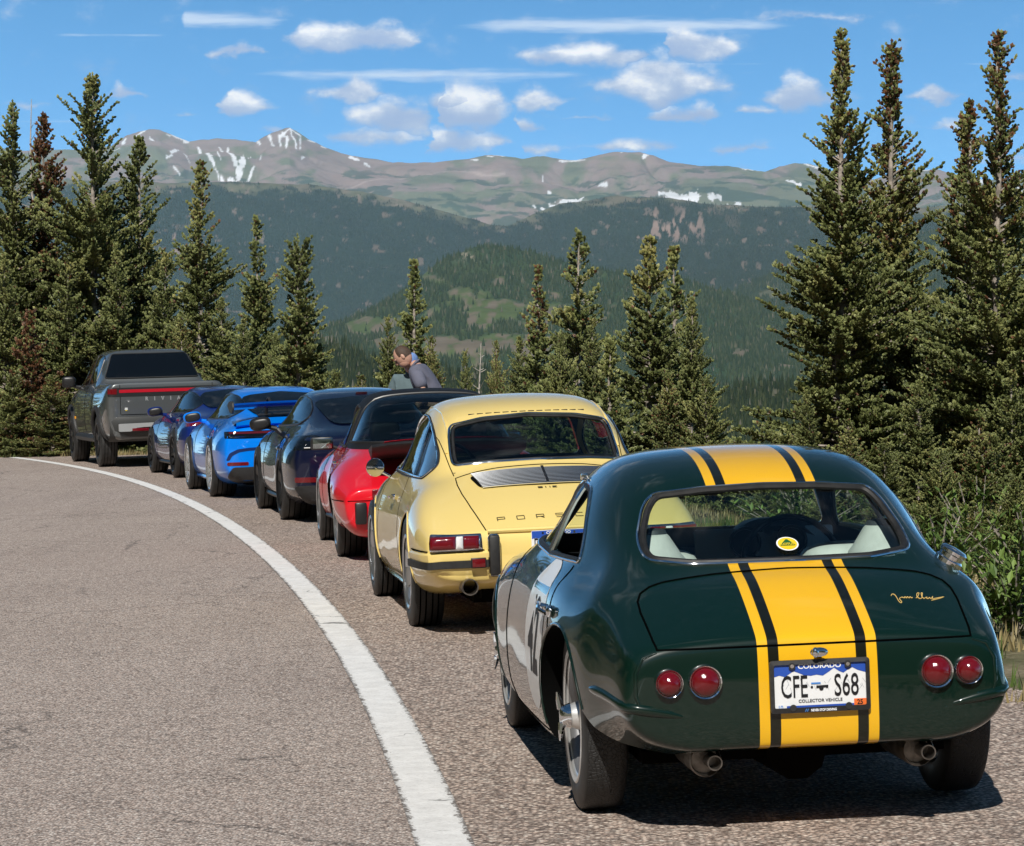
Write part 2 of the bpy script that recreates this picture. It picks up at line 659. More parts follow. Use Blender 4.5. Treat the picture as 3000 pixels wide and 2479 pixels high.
def resample(poly, step, closed=True):
    P = [Vector(p) for p in poly]
    out = []
    N = len(P)
    for i in range(N if closed else N - 1):
        a, b = P[i], P[(i + 1) % N]
        k = max(1, int((b - a).length / step + .5))
        for q in range(k):
            out.append(a.lerp(b, q / k))
    if not closed: out.append(P[-1])
    return out


def rounded(poly, r, n=5):
    """round the corners of a 2D polygon; r may be one number or one per corner"""
    P = [Vector(p) for p in poly]
    N = len(P)
    rs = r if isinstance(r, (list, tuple)) else [r] * N
    out = []
    for i in range(N):
        a, b, c = P[i - 1], P[i], P[(i + 1) % N]
        d1, d2 = (a - b), (c - b)
        q = min(rs[i], d1.length * .48, d2.length * .48)
        s0, s1 = b + d1.normalized() * q, b + d2.normalized() * q
        for k in range(n + 1):
            t = k / n
            out.append(s0 * (1 - t) ** 2 + b * 2 * t * (1 - t) + s1 * t * t)
    return out


def fill2d(poly, step):
    P = resample(poly, step)
    xs = [p.x for p in P]
    ys = [p.y for p in P]
    from mathutils.geometry import intersect_point_line

    def inside(x, y):
        c = False
        j = len(P) - 1
        for i in range(len(P)):
            if (P[i].y > y) != (P[j].y > y) and x < (P[j].x - P[i].x) * (y - P[i].y) / (P[j].y - P[i].y) + P[i].x:
                c = not c
            j = i
        return c
    pts = list(P)
    nx = int((max(xs) - min(xs)) / step)
    ny = int((max(ys) - min(ys)) / step)
    for i in range(1, nx + 1):
        for j in range(1, ny + 1):
            x, y = min(xs) + i * step, min(ys) + j * step
            if inside(x, y) and min((Vector((x, y)) - p).length for p in P) > step * .45:
                pts.append(Vector((x, y)))
    ne = len(P)
    r = delaunay_2d_cdt(pts, [(i, (i + 1) % ne) for i in range(ne)], [], 1, 1e-7)
    return r[0], r[2]


def patch(name, poly, pr, off, mats, parent, step=.04, thick=0.0, smooth=True):
    """a piece of sheet that follows the body surface inside a 2D outline"""
    v2, fs = fill2d(poly, step)
    V = []
    for p in v2:
        c, n = pr(p.x, p.y)
        V.append(c + n * off)
    o = mesh(name, V, fs, mats, parent, smooth)
    me = o.data
    bm = bmesh.new()
    bm.from_mesh(me)
    bmesh.ops.recalc_face_normals(bm, faces=bm.faces)
    f0 = max(bm.faces, key=lambda f: f.calc_area(), default=None)
    if f0 is not None:
        c = f0.calc_center_median()
        n = pr(*_flat(pr, c))[1]
        if f0.normal.dot(n) < 0:
            bmesh.ops.reverse_faces(bm, faces=bm.faces)
    bm.to_mesh(me)
    bm.free()
    if thick:
        so = o.modifiers.new('t', 'SOLIDIFY')
        so.thickness = thick
        so.offset = -1 if thick > 0 else 1
        me2 = evaluated(o)
        o.modifiers.clear()
        o.data = me2
        me2.set_sharp_from_angle(angle=R(40))
    return o


def _flat(pr, c):
    k = pr.__name__
    if k in ('rear', 'front'): return c.y, c.z
    if k in ('left', 'right'): return c.x, c.z
    return c.x, c.y


def on_surf(path, pr, off=0.0, step=.03, closed=True):
    out = []
    for p in resample(path, step, closed):
        c, n = pr(p.x, p.y)
        out.append(c + n * off)
    return out


def seam(mb, path, pr, r=.003, closed=False, step=.03, off=-.0008, mi=0):
    mb.tube(on_surf(path, pr, off, step, closed), r, 6, closed, mi)


def prism(name, poly, axis, lo, hi, m_=None):
    """a closed cutter: 2D outline pushed along an axis"""
    P = [Vector(p) for p in poly]
    n = len(P)

    def q(p, d):
        return {'x': (d, p.x, p.y), 'y': (p.x, d, p.y), 'z': (p.x, p.y, d)}[axis]
    V = [q(p, lo) for p in P] + [q(p, hi) for p in P]
    F = [tuple(range(n)), tuple(range(2 * n - 1, n - 1, -1))] + [(i, i + n, (i + 1) % n + n, (i + 1) % n) for i in range(n)]
    me = bpy.data.meshes.new(name)
    me.from_pydata(V, [], F)
    bm = bmesh.new()
    bm.from_mesh(me)
    bmesh.ops.recalc_face_normals(bm, faces=bm.faces)
    bm.to_mesh(me)
    bm.free()
    return link(name, me, m_)


def cut(o, cutters):
    for c in cutters:
        b = o.modifiers.new('b', 'BOOLEAN')
        b.operation = 'DIFFERENCE'
        b.solver = 'EXACT'
        b.object = c
        try: b.material_mode = 'TRANSFER'
        except Exception: pass
    bpy.context.view_layer.update()
    me = evaluated(o)
    o.modifiers.clear()
    old = o.data
    o.data = me
    bpy.data.meshes.remove(old)
    for c in cutters: drop(c)
    return o


def circle2(cx, cy, r, n=48, ry=None):
    return [(cx + r * math.cos(2 * PI * k / n), cy + (ry or r) * math.sin(2 * PI * k / n)) for k in range(n)]


FONTS = {}


def text2d(s, size, sx=1.0, bold=0.0, align='CENTER'):
    """flat letters: (verts2d, faces)"""
    cu = bpy.data.curves.new('lettering', 'FONT')
    cu.body = s
    cu.size = size
    cu.align_x = align
    cu.offset = bold
    cu.resolution_u = 3
    o = bpy.data.objects.new('lettering', cu)
    COL.objects.link(o)
    bpy.context.view_layer.update()
    me = evaluated(o)
    v = [(p.co.x * sx, p.co.y) for p in me.vertices]
    f = [tuple(p.vertices) for p in me.polygons]
    bpy.data.objects.remove(o, do_unlink=True)
    bpy.data.curves.remove(cu)
    bpy.data.meshes.remove(me)
    return v, f


def lettering(mb, s, size, place, sx=1.0, bold=0.0, mi=0, align='CENTER'):
    v, f = text2d(s, size, sx, bold, align)
    mb.add([place(x, y) for x, y in v], f, mi)


# ---- wheels
def make_wheel(parent, pos, side, Rt, Wt, Rr, style='five', rim_mat=None, dish=.03, spin=0.0):
    """side: +1 the outside faces +y"""
    s = side
    h = Wt / 2
    ty = MB()
    prof = [(Rr - .006, -h * .80), (Rr + .010, -h * .98), ((Rr + Rt) / 2, -h * 1.01), (Rt - .03, -h * .97), (Rt - .012, -h * .91)]
    tre = [(Rt - .004, -h * .84), (Rt, -h * .6), (Rt + .001, 0), (Rt, h * .6), (Rt - .004, h * .84)]
    ty.lathe(prof + tre[:1], 64, 'y', mi=1)
    ty.lathe(tre, 64, 'y', mi=0)
    ty.lathe([tre[-1]] + [(a, -b) for a, b in reversed(prof)], 64, 'y', mi=1)
    # keep only the tube walls (caps of the open profiles are removed)
    keep = [i for i, f in enumerate(ty.f) if len(f) == 4]
    ty.f = [ty.f[i] for i in keep]
    ty.mi = [ty.mi[i] for i in keep]
    for g in (() if style == 'wire' else (-.55, -.2, .2, .55)):
        ty.lathe([(Rt + .0022, h * g - .004), (Rt + .0022, h * g + .004)], 64, 'y', mi=2)
        ty.f = [f for f in ty.f if len(f) == 4]
        ty.mi = ty.mi[:len(ty.f)]
    rim = MB()
    rm = rim_mat or M_ALLOY
    lip = [(Rr - .012, -s * h * .80), (Rr - .03, -s * h * .7), (Rr - .035, 0.0), (Rr - .035, s * h * .55), (Rr - .018, s * h * .84), (Rr + .002, s * h * .94), (Rr + .012, s * h * .99), (Rr + .006, s * h * 1.03), (Rr - .010, s * h * .97)]
    rim.lathe(lip, 48, 'y')
    rim.f = [f for f in rim.f if len(f) == 4]
    rim.mi = [1 if (style == 'wire' and i < 4 * 48) else 0 for i in range(len(rim.f))]
    yo = s * (h * .96 - dish)
    if style == 'wire':
        rim.lathe([(.0, s * (h + .012)), (.036, s * (h + .012)), (.05, s * (h - .02)), (.055, s * (h - .06)), (.075, -s * h * .2), (.085, -s * h * .5), (0, -s * h * .5)], 24, 'y')
        for k in range(24):
            a = 2 * PI * k / 24
            for (rh, yh, da, yr_) in ((.048, s * (h - .03), .30, s * h * .25), (.075, -s * h * .25, -.32, s * h * .05)):
                b = a + (da if k % 2 else -da)
                rim.tube([(rh * math.cos(a), yh, rh * math.sin(a)), ((Rr - .034) * math.cos(b), yr_, (Rr - .034) * math.sin(b))], .0048, 5)
    else:
        n = {'five': 5, 'ten': 10, 'seven': 7, 'six': 6}[style]
        wh, wr = {'five': (.055, .062), 'ten': (.016, .02), 'seven': (.026, .026), 'six': (.035, .045)}[style]
        rim.lathe([(0, yo + s * .012), (.05, yo + s * .012), (.075, yo), (.08, yo - s * .05), (0, yo - s * .05)], 24, 'y')
        for k in range(n):
            a = 2 * PI * k / n + spin
            ca, sa = math.cos(a), math.sin(a)
            q = []
            for (r_, w_, y_, t_) in ((.06, wh, yo - s * .002, .045), ((.06 + Rr) / 2, (wh + wr) * .42, yo + s * .004, .035), (Rr - .02, wr, yo + s * dish * .75, .025)):
                for (sg, d) in ((-1, 0), (1, 0), (1, 1), (-1, 1)):
                    q.append((r_ * ca - sg * w_ * sa, y_ - s * t_ * d, r_ * sa + sg * w_ * ca))
            fs = []
            for i in (0, 4):
                for e in range(4):
                    fs.append((i + e, i + (e + 1) % 4, i + 4 + (e + 1) % 4, i + 4 + e))
            rim.add(q, fs)
    w = rim.build('wheel', [rm, mat('rim_barrel', (.22, .22, .225), .4, .5)] if style == 'wire' else rm, parent)
    w.location = pos
    t = ty.build('tyre', [M_TREAD if style == 'wire' or Wt < .2 else M_WALL, M_WALL, M_SEAM], w, sharp=50)
    d = MB()
    d.lathe([(0, -s * h * .1), (Rr * .78, -s * h * .1), (Rr * .78, -s * h * .25), (0, -s * h * .25)], 32, 'y')
    d.build('brake_disc', M_DISC if style != 'wire' else M_UNDER, w)
    if style == 'wire':
        k = MB()
        y0 = s * (h + .008)
        k.lathe([(.0, y0 + s * .036), (.022, y0 + s * .036), (.034, y0 + s * .027), (.04, y0 + s * .010), (.044, y0), (0, y0)], 24, 'y')
        for e in (0, PI):
            a = e + spin
            pts = [(.025 * math.cos(a), y0 + s * .028, .025 * math.sin(a)), (.055 * math.cos(a), y0 + s * .034, .055 * math.sin(a)), (.082 * math.cos(a + .1), y0 + s * .038, .082 * math.sin(a + .1))]
            k.tube(pts, [.014, .010, .004], 8)
        k.build('knock_off_nut', M_CHROME, w)
    return w


def car_frame(O, head, roll=0.0, yaw=0.0, dy=0.0):
    """ground plane z = BANK*x; head = angle left of +Y"""
    a = R(head + yaw)
    n = Vector((-BANK, 0, 1)).normalized()
    f = Vector((-math.sin(a), math.cos(a), 0))
    f = (f - n * f.dot(n)).normalized()
    l = n.cross(f)
    l2 = l * math.cos(roll) - n * math.sin(roll)
    n2 = n * math.cos(roll) + l * math.sin(roll)
    o = Vector((O[0], O[1], BANK * O[0])) + l * dy
    return Matrix(((f.x, l2.x, n2.x, o.x), (f.y, l2.y, n2.y, o.y), (f.z, l2.z, n2.z, o.z), (0, 0, 0, 1)))


def paint(name, col, metal=0.0, flake=0.0, rough=.32):
    m_ = mat(name, col, rough, metal, coat=1.0, spec=.15)
    if flake:
        T = NT(m_.node_tree)
        b = T.n['Principled BSDF']
        co = T.new('ShaderNodeTexCoord').outputs['Object']
        f = T.noise(co, 900, 2)
        T.l.new(T.mix(T.m('MULTIPLY', f, flake), col, tuple(min(1, c * 3 + .02) for c in col)), b.inputs['Base Color'])
    return m_

# ------------------------------------------------------------------ value noise
_rs = np.random.RandomState(11)
_PERM = _rs.permutation(4096)
_VAL = _rs.rand(4096) * 2 - 1


def vnoise(x, y):
    xi, yi = np.floor(x).astype(int), np.floor(y).astype(int)
    xf, yf = x - xi, y - yi
    u, v = xf * xf * (3 - 2 * xf), yf * yf * (3 - 2 * yf)
    h = lambda a, b: _VAL[_PERM[(_PERM[a & 4095] + b) & 4095]]
    a, b, c, d = h(xi, yi), h(xi + 1, yi), h(xi, yi + 1), h(xi + 1, yi + 1)
    return (a * (1 - u) + b * u) * (1 - v) + (c * (1 - u) + d * u) * v


def fbm(x, y, oct=5, gain=.5, ridged=False):
    s, a, t = 0, 1.0, 0
    for k in range(oct):
        n = vnoise(x * 2 ** k + 17.3 * k, y * 2 ** k - 9.1 * k)
        if ridged: n = 1 - 2 * np.abs(n)
        s = s + a * n
        t += a
        a *= gain
    return s / t


def sstep(a, b, x):
    t = np.clip((x - a) / (b - a), 0, 1)
    return t * t * (3 - 2 * t)


def to_ground(u, v):
    """the spot on the banked road under a photo pixel"""
    dx, dz = (u - CX) / FPX, -(v - Y0) / FPX
    t = -CAMZ / (dz - BANK * dx)
    return np.array([dx * t, t])


DSP = 3000 / 2101
# ------------------------------------------------------------------ ground, road, shoulder, line
line_px = [(0, 937), (50, 941), (100, 948), (150, 956), (200, 967), (250, 980), (300, 998), (350, 1016), (400, 1038), (450, 1064), (500, 1095), (550, 1134), (600, 1182), (645, 1232), (690, 1290), (727, 1345), (760, 1402), (788, 1455), (812, 1510), (843, 1575), (872, 1640), (905, 1708), (918, 1736)]
line = [to_ground(u * DSP, v * DSP) for u, v in line_px]
# smooth the measured points with a cubic in the distance along the road
ly = np.array([p[1] for p in line])
lx = np.array([p[0] for p in line])
pf = np.polyfit(ly, lx, 4, w=1 / (ly * .05 + .3))
near = [np.array([np.polyval(np.polyfit(ly[-6:], lx[-6:], 1), y), y]) for y in (-14, -8, -3, 0, 3, 5)]
mid = [np.array([np.polyval(pf, y), y]) for y in np.linspace(ly[-1] - .3, ly[0], 60)]
d_ = mid[-1] - mid[-2]
ang = math.atan2(d_[1], d_[0])
far_, p_ = [], mid[-1].copy()
for k in range(30):
    ang += .030
    p_ = p_ + 1.6 * np.array([math.cos(ang), math.sin(ang)])
    far_.append(p_.copy())
LINE = np.array(near + mid + far_)
_seg = np.concatenate([[0], np.cumsum(np.linalg.norm(np.diff(LINE, axis=0), axis=1))])


def along(s):
    return np.array([np.interp(s, _seg, LINE[:, 0]), np.interp(s, _seg, LINE[:, 1])]).T


SS = np.arange(0, _seg[-1], .4)
CEN = along(SS)
TAN = np.gradient(CEN, axis=0)
TAN /= np.linalg.norm(TAN, axis=1)[:, None]
NOR = np.stack([-TAN[:, 1], TAN[:, 0]], 1)            # to the left: towards the lane
EDGE = np.array([(2.9, -14), (2.7, -4), (2.55, 5), (2.30, 12), (1.95, 17), (1.3, 23.5), (.45, 29.5), (-.6, 35), (-1.9, 41), (-3.3, 47), (-4.6, 50.6), (-6.2, 52.6), (-9, 53.6), (-14, 54), (-24, 52), (-40, 44)])


def seg_dist(P, L):
    """signed distance to a polyline: positive on its right-hand side"""
    best = np.full(len(P), 1e9)
    sgn = np.ones(len(P))
    for a, b in zip(L[:-1], L[1:]):
        ab = b - a
        t = np.clip(((P - a) @ ab) / (ab @ ab), 0, 1)
        q = a + t[:, None] * ab
        d = np.linalg.norm(P - q, axis=1)
        c = ab[0] * (P[:, 1] - a[1]) - ab[1] * (P[:, 0] - a[0])
        m = d < best
        best[m] = d[m]
        sgn[m] = np.where(c[m] < 0, 1, -1)
    return best * sgn


def ground_z(P):
    d = seg_dist(P, EDGE)
    z = BANK * np.clip(P[:, 0], -40, 20)
    o = np.maximum(d - 1.0, 0)
    z = z - .30 * o + .0022 * np.minimum(o, 60) ** 2 * .6
    z = np.where(d > 0, z + .05 * fbm(P[:, 0] * 1.3, P[:, 1] * 1.3, 3) * np.minimum(d, 1) + .35 * fbm(P[:, 0] * .12, P[:, 1] * .12, 3) * np.minimum(d / 6, 1), z)
    lane = seg_dist(P, LINE)
    up = np.maximum(-lane - 10.5, 0)
    z = z + np.where(d < 0, .80 * up + .25 * fbm(P[:, 0] * .3, P[:, 1] * .3, 3) * np.minimum(up, 1), 0)
    return z, d


def stone_mat(name, tint, var, scale, dark=.0, cracks=True, bump=.55):
    m_ = bpy.data.materials.new(name)
    m_.use_nodes = True
    T = NT(m_.node_tree)
    b = T.n['Principled BSDF']
    co = T.new('ShaderNodeTexCoord').outputs['Object']
    vo = T.new('ShaderNodeTexVoronoi')
    vo.inputs['Scale'].default_value = scale
    T.l.new(co, vo.inputs['Vector'])
    v2 = T.new('ShaderNodeTexVoronoi')
    v2.inputs['Scale'].default_value = scale * 2.3
    T.l.new(co, v2.inputs['Vector'])
    se = T.new('ShaderNodeSeparateColor')
    T.l.new(vo.outputs['Color'], se.inputs[0])
    s2 = T.new('ShaderNodeSeparateColor')
    T.l.new(v2.outputs['Color'], s2.inputs[0])
    g = T.m('ADD', T.m('MULTIPLY', se.outputs[0], .65), T.m('MULTIPLY', s2.outputs[0], .35))
    lo, hi = tuple(c * (1 - var) for c in tint), tuple(min(.8, c * (1 + var)) for c in tint)
    col = T.ramp(g, [(.05, tuple(c * .35 for c in tint)), (.32, lo), (.55, tint), (.85, hi), (1.0, tuple(min(.9, c * (1 + var) * 1.35) for c in tint))])
    warm = T.mix(T.m('MULTIPLY', se.outputs[1], .55), col, (1.12, .94, .86), 'MULTIPLY')
    big = T.noise(co, .5, 5, .6)
    col = T.mix(T.smooth(big, .3, .7, 0, .28), warm, (.72, .70, .70), 'MULTIPLY')
    col = T.mix(T.smooth(T.noise(T.v('MULTIPLY', co, (1.0, .16, 1)), 1.2, 4), .45, .75, 0, .25), col, (.62, .60, .59), 'MULTIPLY')
    gap = T.smooth(vo.outputs['Distance'], .30, .62, 0, .75)
    col = T.mix(gap, col, (.25, .24, .24), 'MULTIPLY')
    if cracks:
        w = T.v('ADD', co, T.v('MULTIPLY', T.v('SUBTRACT', T.noise(co, 2.2, 5, .65, out=1), (.5, .5, .5)), (.55, .55, 0)))
        cr = T.new('ShaderNodeTexVoronoi', feature='DISTANCE_TO_EDGE')
        cr.inputs['Scale'].default_value = .55
        T.l.new(w, cr.inputs['Vector'])
        c2 = T.new('ShaderNodeTexVoronoi', feature='DISTANCE_TO_EDGE')
        c2.inputs['Scale'].default_value = 2.6
        T.l.new(w, c2.inputs['Vector'])
        k = T.m('MULTIPLY', T.smooth(cr.outputs['Distance'], .001, .007, 1, 0), T.smooth(T.noise(co, .45, 3), .36, .48))
        k2 = T.m('MULTIPLY', T.smooth(c2.outputs['Distance'], .002, .014, 1, 0), T.smooth(T.noise(co, .33, 3), .50, .58))
        col = T.mix(T.m('MULTIPLY', T.m('MAXIMUM', k, k2), .55), col, (.035, .033, .032))
    T.l.new(col, b.inputs['Base Color'])
    b.inputs['Roughness'].default_value = .88
    b.inputs['Specular IOR Level'].default_value = .3
    h = T.m('ADD', T.m('SUBTRACT', 1.0, vo.outputs['Distance']), T.m('MULTIPLY', v2.outputs['Distance'], -.4))
    bn = T.new('ShaderNodeBump')
    bn.inputs['Strength'].default_value = bump
    bn.inputs['Distance'].default_value = .006
    T.l.new(h, bn.inputs['Height'])
    T.l.new(bn.outputs[0], b.inputs['Normal'])
    return m_


M_LANE = stone_mat('lane_asphalt', (.62, .54, .485), .36, 92)
M_SHOULDER = stone_mat('shoulder_asphalt', (.58, .485, .42), .46, 62, cracks=False, bump=.7)


def soil_mat():
    m_ = bpy.data.materials.new('verge_soil')
    m_.use_nodes = True
    T = NT(m_.node_tree)
    b = T.n['Principled BSDF']
    co = T.new('ShaderNodeTexCoord').outputs['Object']
    f = T.noise(co, 1.7, 6, .62)
    c = T.ramp(f, [(.25, (.05, .06, .022)), (.45, (.10, .10, .04)), (.6, (.20, .17, .10)), (.8, (.30, .26, .19))])
    T.l.new(T.mix(T.smooth(T.noise(co, 28, 4), .35, .7), c, (.6, .55, .5), 'MULTIPLY'), b.inputs['Base Color'])
    b.inputs['Roughness'].default_value = .95
    return m_


def build_ground():
    xs = np.concatenate([np.arange(-70, -14, 2.0), np.arange(-14, 10, .5), np.arange(10, 72, 2.0)])
    ys = np.concatenate([np.arange(-40, 0, 2.0), np.arange(0, 64, .5), np.arange(64, 126, 2.0)])
    X, Y = np.meshgrid(xs, ys)
    P = np.stack([X.ravel(), Y.ravel()], 1)
    z, d = ground_z(P)
    V = np.column_stack([P, z - .012])
    nx, ny = len(xs), len(ys)
    i = np.arange(ny - 1)[:, None] * nx + np.arange(nx - 1)[None, :]
    F = np.stack([i, i + 1, i + nx + 1, i + nx], -1).reshape(-1, 4)
    tag(tri_mesh('ground', V, F, soil_mat(), None, True), kind='structure')

    def strip(name, L0, L1, h, m_, kind='structure'):
        n = len(L0)
        V = [(p[0], p[1], BANK * p[0] + h) for p in L0] + [(p[0], p[1], BANK * p[0] + h) for p in L1]
        F = [(i_, i_ + 1, n + i_ + 1, n + i_) for i_ in range(n - 1)]
        o = mesh(name, V, F, m_, None, False)
        bm = bmesh.new()
        bm.from_mesh(o.data)
        bmesh.ops.recalc_face_normals(bm, faces=bm.faces)
        if bm.faces and sum(f.normal.z for f in bm.faces) < 0: bmesh.ops.reverse_faces(bm, faces=bm.faces)
        bm.to_mesh(o.data)
        bm.free()
        return tag(o, kind=kind)
    strip('road', CEN + NOR * 8.2, CEN + NOR * .0, .000, M_LANE)
    # shoulder: from the line to a ragged edge
    E = EDGE
    es = np.concatenate([[0], np.cumsum(np.linalg.norm(np.diff(E, axis=0), axis=1))])
    q = np.linspace(0, es[-1], len(CEN))
    ed = np.stack([np.interp(q, es, E[:, 0]), np.interp(q, es, E[:, 1])], 1)
    # pair every line point with the nearest point further out
    poly = [Vector(p) for p in CEN] + [Vector((p[0] + .18 * float(vnoise(np.array([p[1] * 1.1]), np.array([p[0] * .9]))[0]), p[1])) for p in ed[::-1]]
    r = delaunay_2d_cdt(poly, [(i_, (i_ + 1) % len(poly)) for i_ in range(len(poly))], [], 1, 1e-6)
    o = mesh('shoulder', [(p.x, p.y, BANK * p.x - .004) for p in r[0]], r[2], M_SHOULDER, None, False)
    bm = bmesh.new()
    bm.from_mesh(o.data)
    for f in bm.faces:
        if f.normal.z < 0: f.normal_flip()
    bm.to_mesh(o.data)
    bm.free()
    tag(o, kind='structure')
    # white edge line with worn margins
    m_ = bpy.data.materials.new('line_paint')
    m_.use_nodes = True
    T = NT(m_.node_tree)
    b = T.n['Principled BSDF']
    co = T.new('ShaderNodeTexCoord').outputs['Object']
    at = T.new('ShaderNodeAttribute', attribute_name='edge').outputs['Fac']
    n1_ = T.noise(co, 9, 6, .7)
    n2_ = T.noise(co, 70, 4, .6)
    worn = T.smooth(T.m('ADD', T.m('ADD', at, T.m('MULTIPLY', T.m('SUBTRACT', n1_, .5), .9)), T.m('MULTIPLY', T.m('SUBTRACT', n2_, .5), .9)), .84, .96)
    w = T.v('ADD', co, T.v('MULTIPLY', T.v('SUBTRACT', T.noise(co, 3, 4, .6, out=1), (.5, .5, .5)), (.5, .5, 0)))
    cr = T.new('ShaderNodeTexVoronoi', feature='DISTANCE_TO_EDGE')
    cr.inputs['Scale'].default_value = 1.3
    T.l.new(w, cr.inputs['Vector'])
    k = T.m('MULTIPLY', T.smooth(cr.outputs['Distance'], .002, .012, 1, 0), T.smooth(T.noise(co, .8, 3), .5, .6))
    white = T.mix(T.smooth(n1_, .3, .75), (.70, .69, .67), (.87, .86, .84))
    white = T.mix(T.smooth(n2_, .35, .5, .25, 0), white, (.35, .33, .31))
    white = T.mix(k, white, (.06, .055, .05))
    T.l.new(T.mix(worn, white, (.17, .15, .135)), b.inputs['Base Color'])
    b.inputs['Roughness'].default_value = .75
    bn = T.new('ShaderNodeBump')
    bn.inputs['Strength'].default_value = .5
    bn.inputs['Distance'].default_value = .004
    T.l.new(n2_, bn.inputs['Height'])
    T.l.new(bn.outputs[0], b.inputs['Normal'])
    offs = np.linspace(-.092, .092, 9)
    V = np.concatenate([np.column_stack([CEN + NOR * o_, BANK * (CEN + NOR * o_)[:, 0] + .004]) for o_ in offs])
    n = len(CEN)
    i = np.arange(8)[:, None] * n + np.arange(n - 1)[None, :]
    F = np.stack([i, i + n, i + n + 1, i + 1], -1).reshape(-1, 4)[:, ::-1]
    o = tri_mesh('edge_line', V, F, m_, None, False, {'edge': np.repeat(np.abs(offs) / .092, n)})
    if o.data.polygons[0].normal.z < 0:
        o.data.flip_normals()
    tag(o, kind='structure')
    yl = mat('yellow_line_paint', (.55, .36, .05), .7)
    strip('centre_line', CEN + NOR * 3.72, CEN + NOR * 3.60, .004, yl)


build_ground()

# ------------------------------------------------------------------ hills and mountains far off
def land_mat(name, rough=.95, nscale=.01):
    m_ = bpy.data.materials.new(name)
    m_.use_nodes = True
    T = NT(m_.node_tree)
    b = T.n['Principled BSDF']
    at = T.new('ShaderNodeAttribute', attribute_name='tint').outputs['Color']
    co = T.new('ShaderNodeTexCoord').outputs['Object']
    f = T.noise(co, nscale, 6, .68)
    T.l.new(T.mix(T.smooth(f, .3, .7, .0, .55), at, (.52, .55, .52), 'MULTIPLY'), b.inputs['Base Color'])
    b.inputs['Roughness'].default_value = rough
    b.inputs['Specular IOR Level'].default_value = .1
    return m_


def ridge_layer(name, ridge, r0, r1, py_base, rows, step, tintfn, amp, nz, mat_, shape=1.0, x0=-450, x1=3450, back=.10, ridge_n=0.0, gul=0.0):
    """a range of hills: skyline given as photo pixels, front face r0..r1 metres away, solid, falling away behind"""
    px = np.arange(x0, x1 + 1, step)
    ry = np.interp(px, [p[0] for p in ridge], [p[1] for p in ridge])
    ry = ry + ridge_n * fbm(px * .012, px * 0 + 3.3, 5)
    by = np.interp(px, [p[0] for p in py_base], [p[1] for p in py_base]) if isinstance(py_base, list) else np.full(len(px), float(py_base))
    t = np.concatenate([np.linspace(0, 1, rows), 1 + np.array([.25, .6, 1.0, 1.6]) * back * 4])
    Tt, PX = np.meshgrid(t, px, indexing='ij')
    RY, BY = np.broadcast_to(ry, PX.shape), np.broadcast_to(by, PX.shape)
    sh = np.minimum(Tt, 1) ** shape
    PY = BY + (RY - BY) * sh
    Rr = r0 + (r1 - r0) * Tt
    k = (PX - CX) / FPX
    ux, uy = k / np.sqrt(1 + k * k), 1 / np.sqrt(1 + k * k)
    X, Y = ux * Rr, uy * Rr
    Z = CAMZ + (Y0 - PY) / FPX * Y
    Z = Z - np.maximum(Tt - 1, 0) * (r1 - r0) * .45
    w = sstep(0, .1, Tt) * (1 - .65 * sstep(.85, 1.0, Tt))
    Z = Z + amp * w * fbm(X / nz, Y / nz, 6)
    if gul:
        Z = Z - gul * w * np.maximum(0, fbm(X / (nz * .55) + .5 * fbm(X / nz, Y / nz, 3), Y / (nz * .75), 5, ridged=True)) ** 1.3
    V = np.stack([X.ravel(), Y.ravel(), Z.ravel()], 1)
    nx, ny = len(px), len(t)
    i = np.arange(ny - 1)[:, None] * nx + np.arange(nx - 1)[None, :]
    F = np.stack([i, i + 1, i + nx + 1, i + nx], -1).reshape(-1, 4)
    col, dens = tintfn(PX, PY, Tt)
    o = tri_mesh(name, V, F, mat_, None, True, {'tint': col.reshape(-1, 3)})
    tag(o, kind='structure')
    return X, Y, Z, dens


def lerp3(a, b, t):
    return np.asarray(a) * (1 - t[..., None]) + np.asarray(b) * t[..., None]


FOREST, TUNDRA, ROCK, SNOW = np.array((.018, .036, .016)), np.array((.17, .165, .095)), np.array((.20, .155, .135)), np.array((.86, .86, .87))


def strokes_mask(PX, PY, strokes, rough=.0):
    """snow patches: each a bent stripe (points and half-widths) lying on the slope"""
    m_ = np.zeros(PX.shape)
    n = fbm(PX / 8.0, PY / 6.0, 5, .6)
    for st in strokes:
        for (a, b) in zip(st[:-1], st[1:]):
            ax, ay, aw = a
            bx, by_, bw = b
            mx = max(aw, bw) + 14
            sel = (PX > min(ax, bx) - mx) & (PX < max(ax, bx) + mx) & (PY > min(ay, by_) - mx) & (PY < max(ay, by_) + mx)
            if not sel.any(): continue
            qx, qy = PX[sel] - ax, PY[sel] - ay
            L = (bx - ax) ** 2 + (by_ - ay) ** 2 + 1e-6
            t = np.clip((qx * (bx - ax) + qy * (by_ - ay)) / L, 0, 1)
            d = np.hypot(qx - t * (bx - ax), qy - t * (by_ - ay))
            w = aw + (bw - aw) * t
            m_[sel] = np.maximum(m_[sel], sstep(1.2, -1.2, d - w * (.72 + 1.0 * n[sel])))
    return m_


def C4(x, y): return (x / 2.101, 200 + y / 2.101)                     # photo crop 0..1000
def C5(x, y): return (1000 + x / 2.101, 200 + y / 2.101)
def C6(x, y): return (2000 + x * 1000 / 1447, 50 + y * 1200 / 1736)


